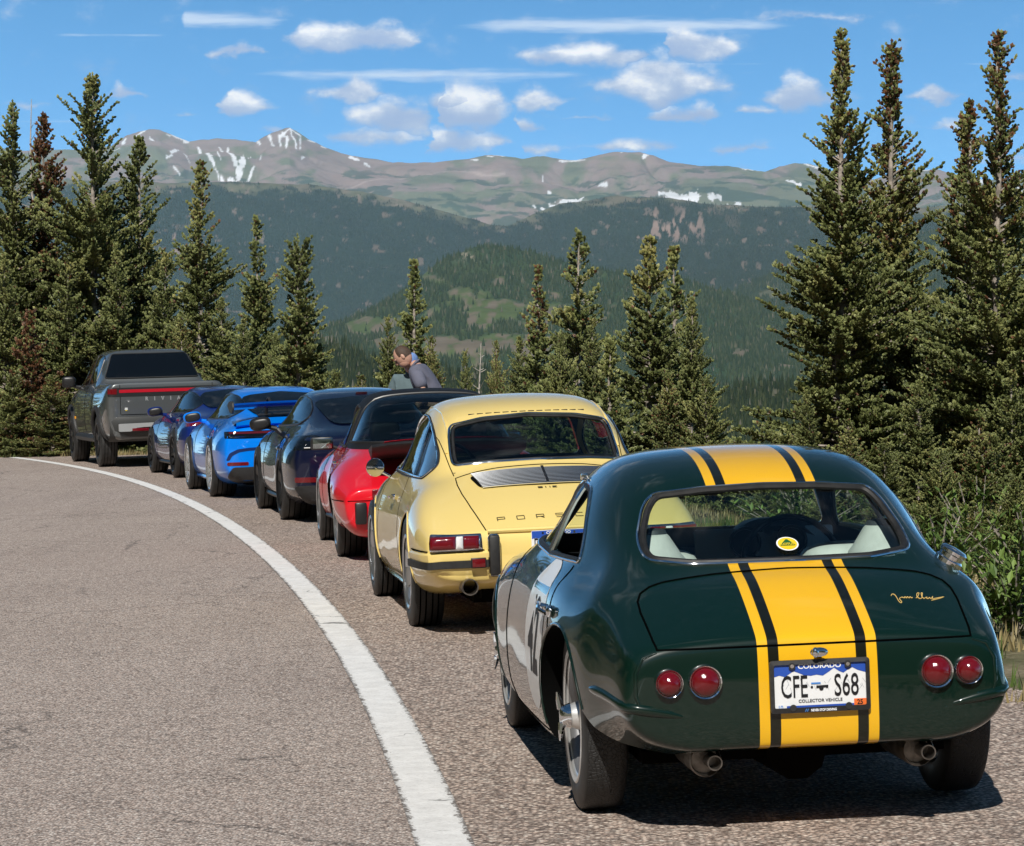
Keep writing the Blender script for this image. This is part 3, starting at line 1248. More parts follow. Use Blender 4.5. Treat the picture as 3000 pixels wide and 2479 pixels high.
def far_tint(PX, PY, Tt):
    n = fbm(PX / 60, PY / 26, 5)
    n2 = fbm(PX / 160, PY / 60, 4)
    c = lerp3(np.array((.125, .135, .075)), np.array((.215, .165, .14)), sstep(-.18, .28, n + .5 * n2 + .25 * np.exp(-((PX - 760) / 330) ** 2) * (PY < 500)))
    c = lerp3(c, np.array((.24, .17, .14)), sstep(.1, .5, n2) * .5)
    wd = sstep(.12, .2, fbm(PX / 70, PY / 8, 4)) * sstep(470, 520, PY)
    c = lerp3(c, FOREST * 1.6, wd * .8)
    # a thin pale road cut across the slope
    rd = np.exp(-((PY - (545 - (PX - 1000) * .085 - 18 * np.sin((PX - 1000) / 170))) / 1.6) ** 2) * ((PX > 1000) & (PX < 1480))
    c = lerp3(c, np.array((.38, .30, .26)), rd * .6)
    S = [[(*C4(1220, 480), 3), (*C4(1255, 540), 6), (*C4(1300, 590), 7), (*C4(1350, 660), 2)], [(*C4(1350, 480), 2), (*C4(1400, 530), 4), (*C4(1450, 600), 6), (*C4(1475, 640), 12), (*C4(1500, 600), 10), (*C4(1495, 560), 3), (*C4(1502, 512), 2)],
         [(*C4(1405, 482), 3), (*C4(1415, 530), 7), (*C4(1450, 590), 6)], [(*C4(1335, 520), 2), (*C4(1345, 560), 3), (*C4(1362, 598), 1)], [(*C4(1545, 520), 3), (*C4(1532, 580), 3)], [(*C4(1610, 515), 2), (*C4(1603, 580), 2)],
         [(*C4(1565, 615), 3), (*C4(1540, 650), 4), (*C4(1500, 690), 2)], [(*C4(1415, 665), 7), (*C4(1450, 675), 7)], [(*C4(1365, 660), 4), (*C4(1385, 680), 3)], [(*C4(1105, 520), 3), (*C4(1100, 545), 3)], [(*C4(1060, 560), 7), (*C4(1090, 550), 5)], [(*C4(1030, 590), 7), (*C4(1062, 582), 4)],
         [(*C4(1135, 555), 2), (*C4(1170, 620), 2)], [(*C4(1070, 630), 2), (*C4(1110, 660), 2)], [(*C4(1860, 535), 3), (*C4(1875, 533), 2)], [(*C4(840, 405), 2), (*C4(900, 368), 3)], [(*C4(925, 400), 4), (*C4(940, 440), 9), (*C4(935, 455), 3)], [(*C4(1060, 395), 3), (*C4(1160, 448), 6)],
         [(*C4(760, 455), 6), (*C4(775, 430), 6)], [(*C4(700, 505), 5), (*C4(740, 500), 4)], [(*C4(985, 475), 2), (*C4(1045, 500), 3)], [(*C4(1030, 392), 2), (*C4(1050, 402), 2)],
         [(*C4(1790, 350), 3), (*C4(1750, 385), 3), (*C4(1720, 400), 5), (*C4(1730, 450), 3)], [(*C4(1790, 355), 4), (*C4(1800, 400), 4), (*C4(1820, 430), 4), (*C4(1825, 475), 3)], [(*C4(1800, 360), 2), (*C4(1850, 400), 3), (*C4(1850, 475), 3)], [(*C4(1740, 380), 3), (*C4(1770, 410), 6), (*C4(1765, 460), 3)], [(*C4(1660, 410), 5), (*C4(1690, 450), 4)], [(*C4(1590, 445), 5), (*C4(1600, 455), 6)], [(*C4(1900, 430), 2), (*C4(1945, 445), 3)], [(*C4(1980, 470), 3), (*C4(2005, 480), 3)],
         [(*C5(55, 535), 5), (*C5(105, 555), 5)], [(*C5(145, 573), 3), (*C5(175, 580), 3)], [(*C5(800, 565), 3), (*C5(840, 566), 2)], [(*C5(900, 545), 3), (*C5(935, 547), 2)], [(*C5(940, 532), 3), (*C5(1010, 540), 3)], [(*C5(1340, 565), 2), (*C5(1405, 574), 3), (*C5(1500, 570), 2)], [(*C5(1860, 545), 5), (*C5(1885, 548), 4)], [(*C5(1720, 528), 2), (*C5(1725, 527), 2)], [(*C5(1240, 620), 3), (*C5(1238, 640), 2)],
         [(*C5(1585, 683), 3), (*C5(1630, 686), 6)], [(*C5(1275, 712), 4), (*C5(1290, 714), 3)], [(*C5(1185, 784), 6), (*C5(1190, 786), 5)], [(*C5(1240, 788), 6), (*C5(1245, 790), 4)], [(*C5(1290, 778), 9), (*C5(1325, 776), 10)], [(*C5(1355, 770), 11), (*C5(1400, 765), 14), (*C5(1460, 752), 9), (*C5(1490, 740), 4)], [(*C5(1535, 775), 6), (*C5(1580, 768), 4)], [(*C5(1600, 785), 4), (*C5(1615, 768), 7)], [(*C5(1960, 748), 8), (*C5(2020, 755), 8), (*C5(2100, 770), 8)],
         [(*C6(0, 750), 7), (*C6(55, 750), 12)], [(*C6(110, 755), 6), (*C6(160, 745), 6)], [(*C6(185, 770), 6), (*C6(240, 765), 6)], [(*C6(245, 640), 4), (*C6(335, 645), 4)], [(*C6(440, 678), 4), (*C6(490, 695), 9)], [(*C6(515, 618), 4), (*C6(580, 636), 3)], [(*C6(1230, 725), 6), (*C6(1260, 760), 6)], [(*C6(1360, 775), 6), (*C6(1447, 760), 9)], [(*C6(1400, 700), 3), (*C6(1440, 740), 4)], [(*C6(960, 640), 5), (*C6(1040, 636), 5)], [(*C6(1250, 690), 4), (*C6(1330, 720), 5)]]
    c = c * 1.35
    c = lerp3(c, SNOW, strokes_mask(PX, PY, S))
    return c, wd


def mid_tint(PX, PY, Tt):
    n = fbm(PX / 34, PY / 10, 5)
    tl = np.interp(PX, [0, 480, 690, 920, 1090, 1240, 1330, 1420, 1480, 1530, 1610, 1700, 1780, 1960, 2100, 2300, 2600, 3300], [555, 555, 548, 545, 580, 612, 635, 652, 655, 650, 610, 585, 580, 575, 590, 600, 610, 600])
    f = sstep(-16, 18, PY - tl + 34 * n)
    c = lerp3(np.array((.155, .155, .085)), FOREST, f)
    c = lerp3(c, np.array((.22, .175, .13)), (1 - f) * sstep(0, .4, fbm(PX / 50, PY / 20, 4)) * .6)
    cl = sstep(.16, .3, fbm(PX / 26, PY / 34, 4)) * np.exp(-((PX - 1925) / 150) ** 2 - ((PY - 645) / 38) ** 2) * 1.7
    cl = np.maximum(cl, sstep(.2, .34, fbm(PX / 16, PY / 12, 4)) * np.exp(-((PX - 510) / 45) ** 2 - ((PY - 715) / 45) ** 2) * 1.5)
    cl = np.clip(np.maximum(cl, sstep(.42, .5, fbm(PX / 22, PY / 13, 4)) * .5), 0, 1)
    c = lerp3(c, np.array((.30, .215, .17)), cl)
    return c, np.clip(f * (1 - cl), 0, 1)


def hill_tint(PX, PY, Tt):
    n = fbm(PX / 60, PY / 30, 5)
    c = lerp3(FOREST * 1.8, np.array((.05, .08, .03)), sstep(-.3, .4, n))
    op = sstep(.0, .25, fbm(PX / 70, PY / 34, 4) - .30 + 1.3 * np.exp(-((PX - 1450) / 140) ** 2 - ((PY - 905) / 45) ** 2) + 1.1 * np.exp(-((PX - 1090) / 70) ** 2 - ((PY - 945) / 22) ** 2) + .9 * np.exp(-((PX - 1330) / 330) ** 2 - ((PY - 1010) / 30) ** 2))
    c = lerp3(c, lerp3(np.array((.085, .12, .04)), np.array((.17, .14, .10)), sstep(-.1, .3, fbm(PX / 30, PY / 18, 4) + .3 * sstep(930, 1000, PY))), op)
    rk = sstep(.1, .3, fbm(PX / 14, PY / 8, 3)) * np.exp(-((PX - 1345) / 45) ** 2 - ((PY - 750) / 9) ** 2) * 1.6
    c = lerp3(c, np.array((.34, .28, .21)), np.clip(rk, 0, 1))
    return c, np.clip(1 - .88 * op - rk, 0, 1)


def right_tint(PX, PY, Tt):
    n = fbm(PX / 50, PY / 30, 5)
    c = lerp3(FOREST, FOREST * 1.9, sstep(-.3, .4, n))
    op = sstep(.12, .3, n + .35 * np.exp(-((PX - 2260) / 140) ** 2 - ((PY - 690) / 30) ** 2) + .3 * np.exp(-((PX - 2200) / 200) ** 2 - ((PY - 870) / 40) ** 2))
    c = lerp3(c, np.array((.15, .14, .08)), op * .7)
    return c, np.clip(1 - op, 0, 1)


def near_tint(PX, PY, Tt):
    return np.broadcast_to(FOREST * 1.1, PX.shape + (3,)).copy(), np.ones(PX.shape)


far_ridge = [(-450, 470), (-200, 455), (0, 436), (100, 440), (230, 438), (330, 425), (370, 395), (405, 382), (440, 372), (470, 373), (520, 395), (556, 412), (585, 408), (640, 402), (690, 405), (750, 414), (775, 398), (810, 380), (838, 367), (850, 365), (870, 376), (905, 402), (960, 428), (1000, 442), (1060, 455), (1150, 465), (1230, 472), (1280, 470), (1390, 462), (1440, 454), (1490, 455), (1530, 460), (1575, 453), (1610, 456), (1650, 468), (1690, 473), (1730, 464), (1790, 452), (1840, 450), (1875, 447), (1910, 460), (1960, 483), (2040, 490), (2130, 490), (2170, 495), (2240, 500), (2280, 484), (2330, 474), (2370, 476), (2410, 490), (2480, 520), (2560, 520), (2650, 494), (2740, 490), (2830, 520), (2900, 530), (2960, 525), (3040, 520), (3200, 530), (3450, 540)]
mid_ridge = [(-450, 560), (0, 530), (480, 545), (690, 538), (900, 538), (1060, 560), (1200, 590), (1330, 625), (1430, 652), (1490, 655), (1560, 622), (1640, 590), (1790, 572), (1960, 582), (2080, 600), (2250, 605), (2450, 600), (2700, 600), (3000, 590), (3450, 585)]
right_ridge = [(1700, 990), (1900, 960), (2000, 925), (2080, 880), (2150, 845), (2250, 800), (2400, 745), (2600, 700), (2800, 650), (3000, 610), (3450, 580)]
hill_ridge = [(-450, 1010), (300, 1010), (600, 1000), (860, 985), (960, 955), (1080, 905), (1180, 855), (1230, 815), (1280, 770), (1350, 738), (1410, 722), (1470, 720), (1560, 735), (1680, 770), (1800, 800), (1960, 815), (2100, 850), (2250, 895), (2400, 930), (2600, 960), (3000, 970), (3450, 975)]
near_ridge = [(-450, 1010), (500, 985), (900, 975), (1000, 985), (1080, 1020), (1250, 1060), (1500, 1085), (1750, 1120), (1950, 1150), (2080, 1140), (2160, 1105), (2300, 1095), (2700, 1080), (3000, 1070), (3450, 1060)]

LM_F = land_mat('alpine_slope', .95, .0035)
LM_N = land_mat('wooded_slope', .95, .02)
ridge_layer('mountains', far_ridge, 13500, 17500, 710, 150, 3, far_tint, 90, 1100, LM_F, 1.1, ridge_n=5, gul=70)
LX, LY, LZ, LD = ridge_layer('wooded_ridge', mid_ridge, 7200, 10500, [(-450, 1130), (1000, 1130), (1700, 1060), (3450, 980)], 140, 3, mid_tint, 55, 700, LM_F, .85, ridge_n=5, gul=35)
RX, RY_, RZ, RD = ridge_layer('side_valley_slope', right_ridge, 4600, 6600, 1120, 90, 3, right_tint, 40, 450, LM_N, .9, x0=1700, ridge_n=6, gul=20)
HX, HY, HZ, HD = ridge_layer('valley_hill', hill_ridge, 3300, 4700, 1180, 110, 3, hill_tint, 22, 300, LM_N, .9, ridge_n=6, gul=10)
NX, NY, NZ, ND = ridge_layer('near_slope', [(a, b + 40) for a, b in near_ridge], 1300, 2200, 1420, 60, 6, near_tint, 9, 120, LM_N, .9, ridge_n=10)


# the wooded country behind and beside the camera: seen only in the paintwork
def around():
    az = np.linspace(R(18), R(342), 160)
    rr = np.array([75, 110, 170, 280, 460, 800])
    A, Rr = np.meshgrid(az, rr)
    X, Y = np.sin(A) * Rr, np.cos(A) * Rr
    up = sstep(R(95), R(150), A) * (1 - sstep(R(318), R(342), A))
    Z = -10 + (Rr - 75) * (.44 * up - .05) + 10 * fbm(X / 60, Y / 60, 4)
    V = np.stack([X.ravel(), Y.ravel(), Z.ravel()], 1)
    nx, ny = len(az), len(rr)
    i = np.arange(ny - 1)[:, None] * nx + np.arange(nx - 1)[None, :]
    F = np.stack([i, i + nx, i + nx + 1, i + 1], -1).reshape(-1, 4)
    tag(tri_mesh('hills', V, F, LM_N, None, True, {'tint': np.broadcast_to(np.array((.03, .045, .02)), (len(V), 3)).copy()}), kind='structure')
    return X, Y, Z


around()


def forest(name, X, Y, Z, D, n, hmin, hmax, wid, tiers, label, seed, colr, cut_low=0.0, side=5):
    """a far-off wood: thousands of small conifers on a slope"""
    rs = np.random.RandomState(seed)
    ny, nx = X.shape
    ny -= 4
    a, b = rs.rand(n * 4) * (ny - 1.01), rs.rand(n * 4) * (nx - 1.01)
    a = (ny - 1) * (cut_low + (1 - cut_low) * (a / (ny - 1)))
    a = np.minimum(a, ny - 1.01)
    i, j = a.astype(int), b.astype(int)
    fa, fb = a - i, b - j

    def g(M): return (M[i, j] * (1 - fa) + M[i + 1, j] * fa) * (1 - fb) + (M[i, j + 1] * (1 - fa) + M[i + 1, j + 1] * fa) * fb
    x, y, z, d = g(X), g(Y), g(Z), g(D)
    keep = np.nonzero(rs.rand(len(x)) < d * d)[0][:n]
    x, y, z = x[keep], y[keep], z[keep]
    k = len(keep)
    h = hmin + (hmax - hmin) * rs.rand(k) ** 1.4
    w = h * wid * (.75 + .5 * rs.rand(k))
    V, F = [], []
    base = 0
    vs = side + 1
    Vt = np.zeros((k, tiers * vs, 3))
    for t in range(tiers):
        z0, z1 = t / (tiers + .35) * .92, min(1.0, (t + 1.6) / (tiers + .35))
        wr = w * (1 - .72 * t / max(tiers, 1))
        rot = rs.rand(k) * 6.28
        for q in range(side):
            aa = rot + 2 * PI * q / side
            jj = .75 + .5 * rs.rand(k)
            Vt[:, t * vs + q] = np.stack([x + np.cos(aa) * wr * jj, y + np.sin(aa) * wr * jj, z + h * z0 + h * .03 * rs.rand(k)], 1)
        Vt[:, t * vs + side] = np.stack([x + .1 * wr * rs.randn(k), y, z + h * z1], 1)
    idx = []
    for t in range(tiers):
        for q in range(side):
            idx.append((t * vs + q, t * vs + (q + 1) % side, t * vs + side))
    T_ = (np.arange(k)[:, None, None] * (tiers * vs) + np.array(idx)[None]).reshape(-1, 3)
    m_ = bpy.data.materials.new(name)
    m_.use_nodes = True
    N = NT(m_.node_tree)
    bb = N.n['Principled BSDF']
    rd = N.new('ShaderNodeNewGeometry').outputs['Random Per Island']
    N.l.new(N.ramp(rd, [(0, colr[0]), (.6, colr[1]), (.93, colr[2]), (1.0, colr[3])]), bb.inputs['Base Color'])
    bb.inputs['Roughness'].default_value = .9
    bb.inputs['Specular IOR Level'].default_value = .1
    o = tri_mesh(name, Vt.reshape(-1, 3), T_, m_)
    tag(o, label, 'forest', None, 'stuff')


# the valley between the road and the first slope
def valley():
    az = np.linspace(R(-32), R(32), 130)
    rr = 55 * (1500 / 55) ** np.linspace(0, 1, 70)
    A, Rr = np.meshgrid(az, rr)
    X, Y = np.sin(A) * Rr, np.cos(A) * Rr
    Z = -17 - (Rr - 55) * .032 + 2.5 * fbm(X / 70, Y / 70, 4) * sstep(60, 140, Rr)
    V = np.stack([X.ravel(), Y.ravel(), Z.ravel()], 1)
    nx, ny = len(az), len(rr)
    i = np.arange(ny - 1)[:, None] * nx + np.arange(nx - 1)[None, :]
    F = np.stack([i, i + 1, i + nx + 1, i + nx], -1).reshape(-1, 4)
    n = fbm(X / 45, Y / 45, 4)
    col = lerp3(np.array((.03, .045, .02)), np.array((.10, .10, .045)), sstep(.0, .4, n))
    tag(tri_mesh('valley_floor', V, F, LM_N, None, True, {'tint': col.reshape(-1, 3)}), kind='structure')
    return X, Y, Z, 1 - .8 * sstep(.1, .4, n)


VX, VY, VZ, VD = valley()
FC = [(.014, .030, .014), (.022, .042, .018), (.034, .054, .024), (.07, .075, .05)]
FH = [(.018, .036, .013), (.034, .054, .020), (.060, .074, .032), (.14, .125, .085)]
forest('ridge_forest', LX, LY, LZ, LD, 140000, 6, 12, .18, 1, 'dark conifer forest covering the wooded ridge below the peaks', 1, FC, side=4)
forest('side_valley_forest', RX, RY_, RZ, RD, 36000, 8, 15, .18, 1, 'conifer forest on the valley side to the right of the hill', 2, FH, side=4)
forest('hill_forest', HX, HY, HZ, HD, 60000, 6, 12, .18, 1, 'conifer forest on the rounded hill in the valley', 3, FH, side=5)
forest('valley_forest', VX, VY, VZ, VD, 4500, 4, 9, .17, 4, 'spruce wood on the ground falling away below the road', 5, [(.014, .028, .011), (.03, .045, .018), (.055, .066, .026), (.12, .11, .08)], .22, side=6)
forest('near_slope_forest', NX, NY, NZ, ND, 16000, 7, 16, .13, 3, 'dense spruces on the slope just below the road', 4, [(.012, .024, .010), (.028, .042, .016), (.055, .066, .026), (.13, .12, .09)], .35, side=6)

# ------------------------------------------------------------------ number plate
M_WIRE = mat('wire_wheel_silver', (.80, .80, .79), .32, .65)
M_PLATE = mat('plate_white', (.78, .79, .80), .35, coat=.4)
M_PBLUE = mat('plate_blue', (.02, .08, .42), .35, coat=.4)
M_PINK = mat('plate_ink', (.01, .01, .012), .4)
M_PWHITE = mat('plate_letter_white', (.82, .84, .86), .4)
M_PGREY = mat('plate_mountain_grey', (.42, .44, .47), .5)
M_ORANGE = mat('sticker_orange', (.8, .16, .03), .4)
M_PSKY = mat('sticker_blue', (.06, .22, .6), .4)
M_GREENINK = mat('badge_green', (.01, .11, .03), .4)
M_YELLOW = mat('badge_yellow', (.78, .56, .02), .35)


def plate(parent, place, serial, foot=None, frame=True, minis=True):
    """place(u, v, w): u to the viewer's right, v up, w towards the viewer; metres"""
    w, h = .152, .076
    pl = MB()
    rc = rounded([(-w, -h), (w, -h), (w, h), (-w, h)], .012)
    n = len(rc)
    pl.add([place(p.x, p.y, 0) for p in rc] + [place(p.x, p.y, -.003) for p in rc],
           [tuple(range(n)), tuple(range(2 * n - 1, n - 1, -1))] + [(i, (i + 1) % n, (i + 1) % n + n, i + n) for i in range(n)], 0)
    # blue sky with its mountain edge
    rid = [(-.149, .030), (-.128, .036), (-.11, .031), (-.082, .048), (-.065, .041), (-.05, .034), (-.028, .031), (-.01, .034), (.01, .030), (.03, .042), (.046, .053), (.06, .043), (.075, .036), (.09, .046), (.104, .052), (.12, .043), (.149, .034)]
    poly = [Vector(p) for p in rid] + [Vector((.149, .073)), Vector((-.149, .073))]
    v2, fs = fill2d(poly, .02)
    pl.add([place(p.x, p.y, .0012) for p in v2], fs, 1)
    rng = random.Random(5)
    for k in range(34):                                   # grey ridges of the printed mountains
        x = rng.uniform(-.14, .14)
        y = rng.uniform(-.005, .03)
        l = rng.uniform(.006, .016)
        d = rng.choice((-1, 1)) * rng.uniform(.3, .8)
        pl.add([place(x, y, .0011), place(x + .0016, y, .0011), place(x + d * l + .001, y - l, .0011), place(x + d * l, y - l, .0011)], [(0, 1, 2, 3)], 3)
    P = lambda dx, dy, z=.0024: (lambda x, y: place(x + dx, y + dy, z))
    lettering(pl, 'COLORADO', .021, P(0, .0545, .0022), 1.15, .0006, 4)
    a, b = serial
    lettering(pl, a, .098, P(-.0815, -.034), .53, .0006, 2)
    lettering(pl, b, .098, P(.0835, -.034), .56, .0006, 2)
    if minis:
        pl.add([place(*q, .0024) for q in ((-.028, .010), (.002, .010), (.002, .005), (-.028, .005))], [(0, 1, 2, 3)], 6)
        for (cx, cy, rr) in ((-.026, -.004, .004), (.004, -.009, .007), (.022, -.005, .004)):
            pl.add([place(x, y, .0024) for x, y in circle2(cx, cy, rr, 12)], [tuple(range(12))], 2)
        pl.add([place(*q, .0023) for q in ((-.012, 0), (.026, .001), (.026, -.006), (-.012, -.008))], [(0, 1, 2, 3)], 2)
    if foot:
        lettering(pl, foot, .0135, P(0, -.0505), 1.05, .0002, 2)
        pl.add([place(*q, .0014) for q in ((-.149, -.060), (.149, -.060), (.149, -.0735), (-.149, -.0735))], [(0, 1, 2, 3)], 1)
        pl.add([place(*q, .0022) for q in ((-.148, -.054), (-.107, -.054), (-.107, -.0735), (-.148, -.0735))], [(0, 1, 2, 3)], 0)
        lettering(pl, '10', .019, P(-.127, -.0705, .003), .9, .0003, 6)
        pl.add([place(*q, .0022) for q in ((.106, -.046), (.148, -.046), (.148, -.0665), (.106, -.0665))], [(0, 1, 2, 3)], 5)
        lettering(pl, '25', .021, P(.125, -.0635, .003), .9, .0006, 2)
    for sx in (-1, 1):
        for yy in (.062, -.064):
            c = place(sx * .088, yy, .003)
            pl.add([place(sx * .088 + x, yy + y, .0045) for x, y in circle2(0, 0, .006, 12)] + [c], [tuple(range(12))], 7 if yy > 0 else 2)
    o = pl.build('number_plate', [M_PLATE, M_PBLUE, M_PINK, M_PGREY, M_PWHITE, M_ORANGE, M_PSKY, M_CHROME], parent, smooth=False, fix=False)
    if frame:
        fr = MB()
        W_, H_, t = .158, .082, .013
        out = rounded([(-W_, -H_), (W_, -H_), (W_, H_), (-W_, H_)], .012)
        inn = rounded([(-W_ + t, -H_ + t + .003), (W_ - t, -H_ + t + .003), (W_ - t, H_ - t), (-W_ + t, H_ - t)], .006)
        n = len(out)
        fr.add([place(p.x, p.y, .006) for p in out] + [place(p.x, p.y, .009) for p in inn] + [place(p.x, p.y, -.006) for p in out] + [place(p.x, p.y, .001) for p in inn],
               [(i, (i + 1) % n, (i + 1) % n + n, i + n) for i in range(n)] + [(i, i + 2 * n, (i + 1) % n + 2 * n, (i + 1) % n) for i in range(n)]
               + [(i + n, (i + 1) % n + n, (i + 1) % n + 3 * n, i + 3 * n) for i in range(n)], 0)
        for sx in (-1, 1):
            for yy in (.064, -.066):
                fr.add([place(sx * .088 + x, yy + y, .0095) for x, y in circle2(0, 0, .011, 16)], [tuple(range(16))], 0)
                if yy > 0:
                    fr.add([place(sx * .088 + x, yy + y, .0115) for x, y in circle2(0, 0, .006, 12)], [tuple(range(12))], 3)
        lettering(fr, 'NEVER STOP DRIVING', .0105, lambda x, y: place(x + .008, y - .0785, .0105), .78, .0004, 1)
        for k in (0, 1):
            x0 = -.052 + k * .006
            fr.add([place(x0, -.079, .0105), place(x0 + .0025, -.079, .0105), place(x0 + .007, -.070, .0105), place(x0 + .0045, -.070, .0105)], [(0, 1, 2, 3)], 2)
        fr.build('plate_frame', [M_SATIN, M_PWHITE, M_PSKY, M_CHROME], o, smooth=False, fix=False)
    return o


def seat(parent, x, y, z0, top, w, m_, cap=None, name='seat', headrest=False):
    s = MB()
    s.ellipsoid((x, y, (z0 + top) / 2), (.07, w, (top - z0) / 2), 20, 12, 0, .45, Matrix.Rotation(R(-12), 3, 'Y'))
    s.ellipsoid((x + .24, y, z0 + .05), (.25, w, .08), 20, 10, 0, .5)
    if headrest:
        s.ellipsoid((x - .06, y, top + .06), (.045, w * .58, .085), 16, 10, 0, .5)
    if cap:
        s.ellipsoid((x - .03, y, top - .01), (.05, w * .55, .035), 16, 8, 1, .7)
    return s.build(name, [m_, cap or m_], parent)


def steering(parent, x, y, z, r, m_=None):
    s = MB()
    M = Matrix.Rotation(R(-68), 3, 'Y')
    s.tube([Vector((x, y, z)) + M @ Vector((r * math.cos(2 * PI * k / 32), r * math.sin(2 * PI * k / 32), 0)) for k in range(32)], .012, 8, True)
    for a in (0.2, PI - .2, -PI / 2):
        s.tube([(x, y, z), Vector((x, y, z)) + M @ Vector((r * math.sin(a), r * math.cos(a), 0))], .009, 6)
    s.tube([(x, y, z), (x + .35, y, z - .12)], .02, 8)
    s.ellipsoid((x, y, z), (.03, .04, .04))
    return s.build('steering_wheel', m_ or M_BLACK, parent)


def inset(secs, t, x0, x1, floor):
    """a cabin hollow that follows the body sections a little inside them"""
    xs = [s[0] for s in secs]
    out = []
    for x in [x0] + [q for q in xs if x0 + .02 < q < x1 - .02] + [x1]:
        i = max(1, min(len(xs) - 1, next((k for k, q in enumerate(xs) if q >= x), len(xs) - 1)))
        f = (x - xs[i - 1]) / (xs[i] - xs[i - 1])
        a, b = secs[i - 1][1], secs[i][1]
        p = [(u[0] * (1 - f) + v[0] * f, u[1] * (1 - f) + v[1] * f) for u, v in zip(a, b)]
        q = [(0, p[0][1] - t), (p[1][0], p[1][1] - t), (p[2][0] - t * .5, p[2][1] - t * .8), (p[3][0] - t, p[3][1] - t * .3), (p[4][0] - t * 1.3, p[4][1] - t * .3),
             (p[4][0] - t * 1.2, p[4][1] * .65 + floor * .35), (p[4][0] - t * 1.2, p[4][1] * .4 + floor * .6), (p[4][0] - t * 1.4, floor + .03), (p[4][0] - t * 2, floor)]
        out.append((x, q))
    return out


# ------------------------------------------------------------------ the green coupe in front
def green_coupe():
    T = empty('vintage_coupe', mat=car_frame((.89, 9.56), 5.9, .006))
    tag(T, 'dark green vintage coupe with yellow racing stripes and two pairs of round tail lamps', 'car', 'cars parked along the shoulder')
    pm = paint('racing_green', (.0018, .0135, .009), rough=.3)
    N = NT(pm.node_tree)
    b = N.n['Principled BSDF']
    s_ = N.new('ShaderNodeSeparateXYZ')
    N.l.new(N.new('ShaderNodeTexCoord').outputs['Object'], s_.inputs[0])
    ay = N.m('ABSOLUTE', N.m('SUBTRACT', s_.outputs[1], -.003))
    e = .0008
    cen = N.smooth(ay, .122 - e, .122 + e, 1, 0)
    thin = N.m('MULTIPLY', N.smooth(ay, .156 - e, .156 + e), N.smooth(ay, .189 - e, .189 + e, 1, 0))
    band = N.m('MULTIPLY', N.smooth(ay, .122 - e, .122 + e), N.smooth(ay, .156 - e, .156 + e, 1, 0))
    c = N.mix(band, (.0018, .0135, .009), (.007, .008, .004))
    c = N.mix(N.m('MAXIMUM', cen, thin), c, (.80, .44, .012))
    N.l.new(c, b.inputs['Base Color'])
    S = [(-.752, [(0, .60), (.20, .60), (.38, .592), (.50, .575), (.556, .535), (.574, .47), (.57, .40), (.51, .335), (.40, .295)]),
         (-.722, [(0, .637), (.22, .634), (.42, .622), (.555, .597), (.592, .545), (.608, .47), (.603, .39), (.54, .315), (.42, .275)]),
         (-.60, [(0, .705), (.25, .697), (.45, .677), (.58, .645), (.612, .588), (.632, .50), (.628, .40), (.575, .31), (.46, .255)]),
         (-.42, [(0, .785), (.25, .777), (.45, .757), (.575, .722), (.628, .672), (.662, .56), (.676, .42), (.64, .30), (.55, .235)]),
         (-.30, [(0, .818), (.27, .812), (.46, .797), (.565, .765), (.630, .735), (.683, .635), (.70, .46), (.675, .29), (.65, .225)]),
         (-.10, [(0, .945), (.25, .938), (.415, .90), (.535, .835), (.605, .772), (.692, .692), (.730, .48), (.715, .28), (.66, .215)]),
         (.07, [(0, 1.066), (.23, 1.056), (.39, 1.025), (.525, .905), (.603, .787), (.70, .715), (.745, .50), (.73, .27), (.66, .2)]),
         (.28, [(0, 1.145), (.25, 1.133), (.42, 1.088), (.552, .95), (.628, .792), (.708, .715), (.75, .50), (.73, .26), (.66, .18)]),
         (.57, [(0, 1.18), (.26, 1.168), (.44, 1.12), (.568, .97), (.645, .787), (.712, .712), (.748, .50), (.735, .26), (.66, .16)]),
         (.95, [(0, 1.172), (.26, 1.16), (.435, 1.11), (.562, .965), (.652, .783), (.713, .705), (.747, .50), (.735, .26), (.66, .16)]),
         (1.25, [(0, 1.12), (.25, 1.105), (.415, 1.05), (.54, .925), (.665, .785), (.722, .64), (.745, .46), (.735, .26), (.66, .16)]),
         (1.6, [(0, .805), (.25, .80), (.45, .79), (.57, .78), (.66, .755), (.716, .645), (.742, .47), (.73, .27), (.66, .17)]),
         (2.0, [(0, .750), (.25, .742), (.43, .735), (.55, .742), (.64, .728), (.71, .63), (.742, .46), (.73, .3), (.66, .18)]),
         (2.45, [(0, .69), (.25, .685), (.42, .68), (.53, .685), (.62, .665), (.69, .57), (.715, .44), (.69, .31), (.62, .2)]),
         (2.8, [(0, .57), (.22, .565), (.36, .565), (.46, .565), (.54, .54), (.6, .47), (.615, .4), (.59, .32), (.52, .24)]),
         (2.97, [(0, .47), (.15, .47), (.26, .465), (.34, .46), (.40, .45), (.44, .42), (.45, .37), (.43, .33), (.38, .29)])]
    body = loft('body', S, 4, 3, (.012, .03))
    sf = Surf(body)
    body.data.materials.append(pm)
    rw = [(0, .822), (.30, .824), (.447, .84), (.452, .90), (.41, 1.0), (.372, 1.043), (.2, 1.058), (0, 1.063)]
    rw = rw + [(-x, z) for x, z in rw[-2:0:-1]]
    rwr = rounded(rw, [.02, .02, .075, .04, .04, .06, .02, .02, .02, .06, .04, .04, .075, .02], 5)
    sw = rounded([(.215, .812), (.30, .905), (.43, .995), (.575, 1.052), (.9, 1.068), (1.2, 1.0), (1.47, .826), (.8, .803)], [.03, .05, .06, .06, .05, .06, .02, .02], 5)
    ws = rounded([(-.52, .832), (0, .835), (.52, .832), (.40, 1.06), (0, 1.085), (-.40, 1.06)], [.04, .02, .04, .05, .02, .05], 4)
    dark = mat('cabin_trim_black', (.035, .035, .038), .7)
    cutters = []
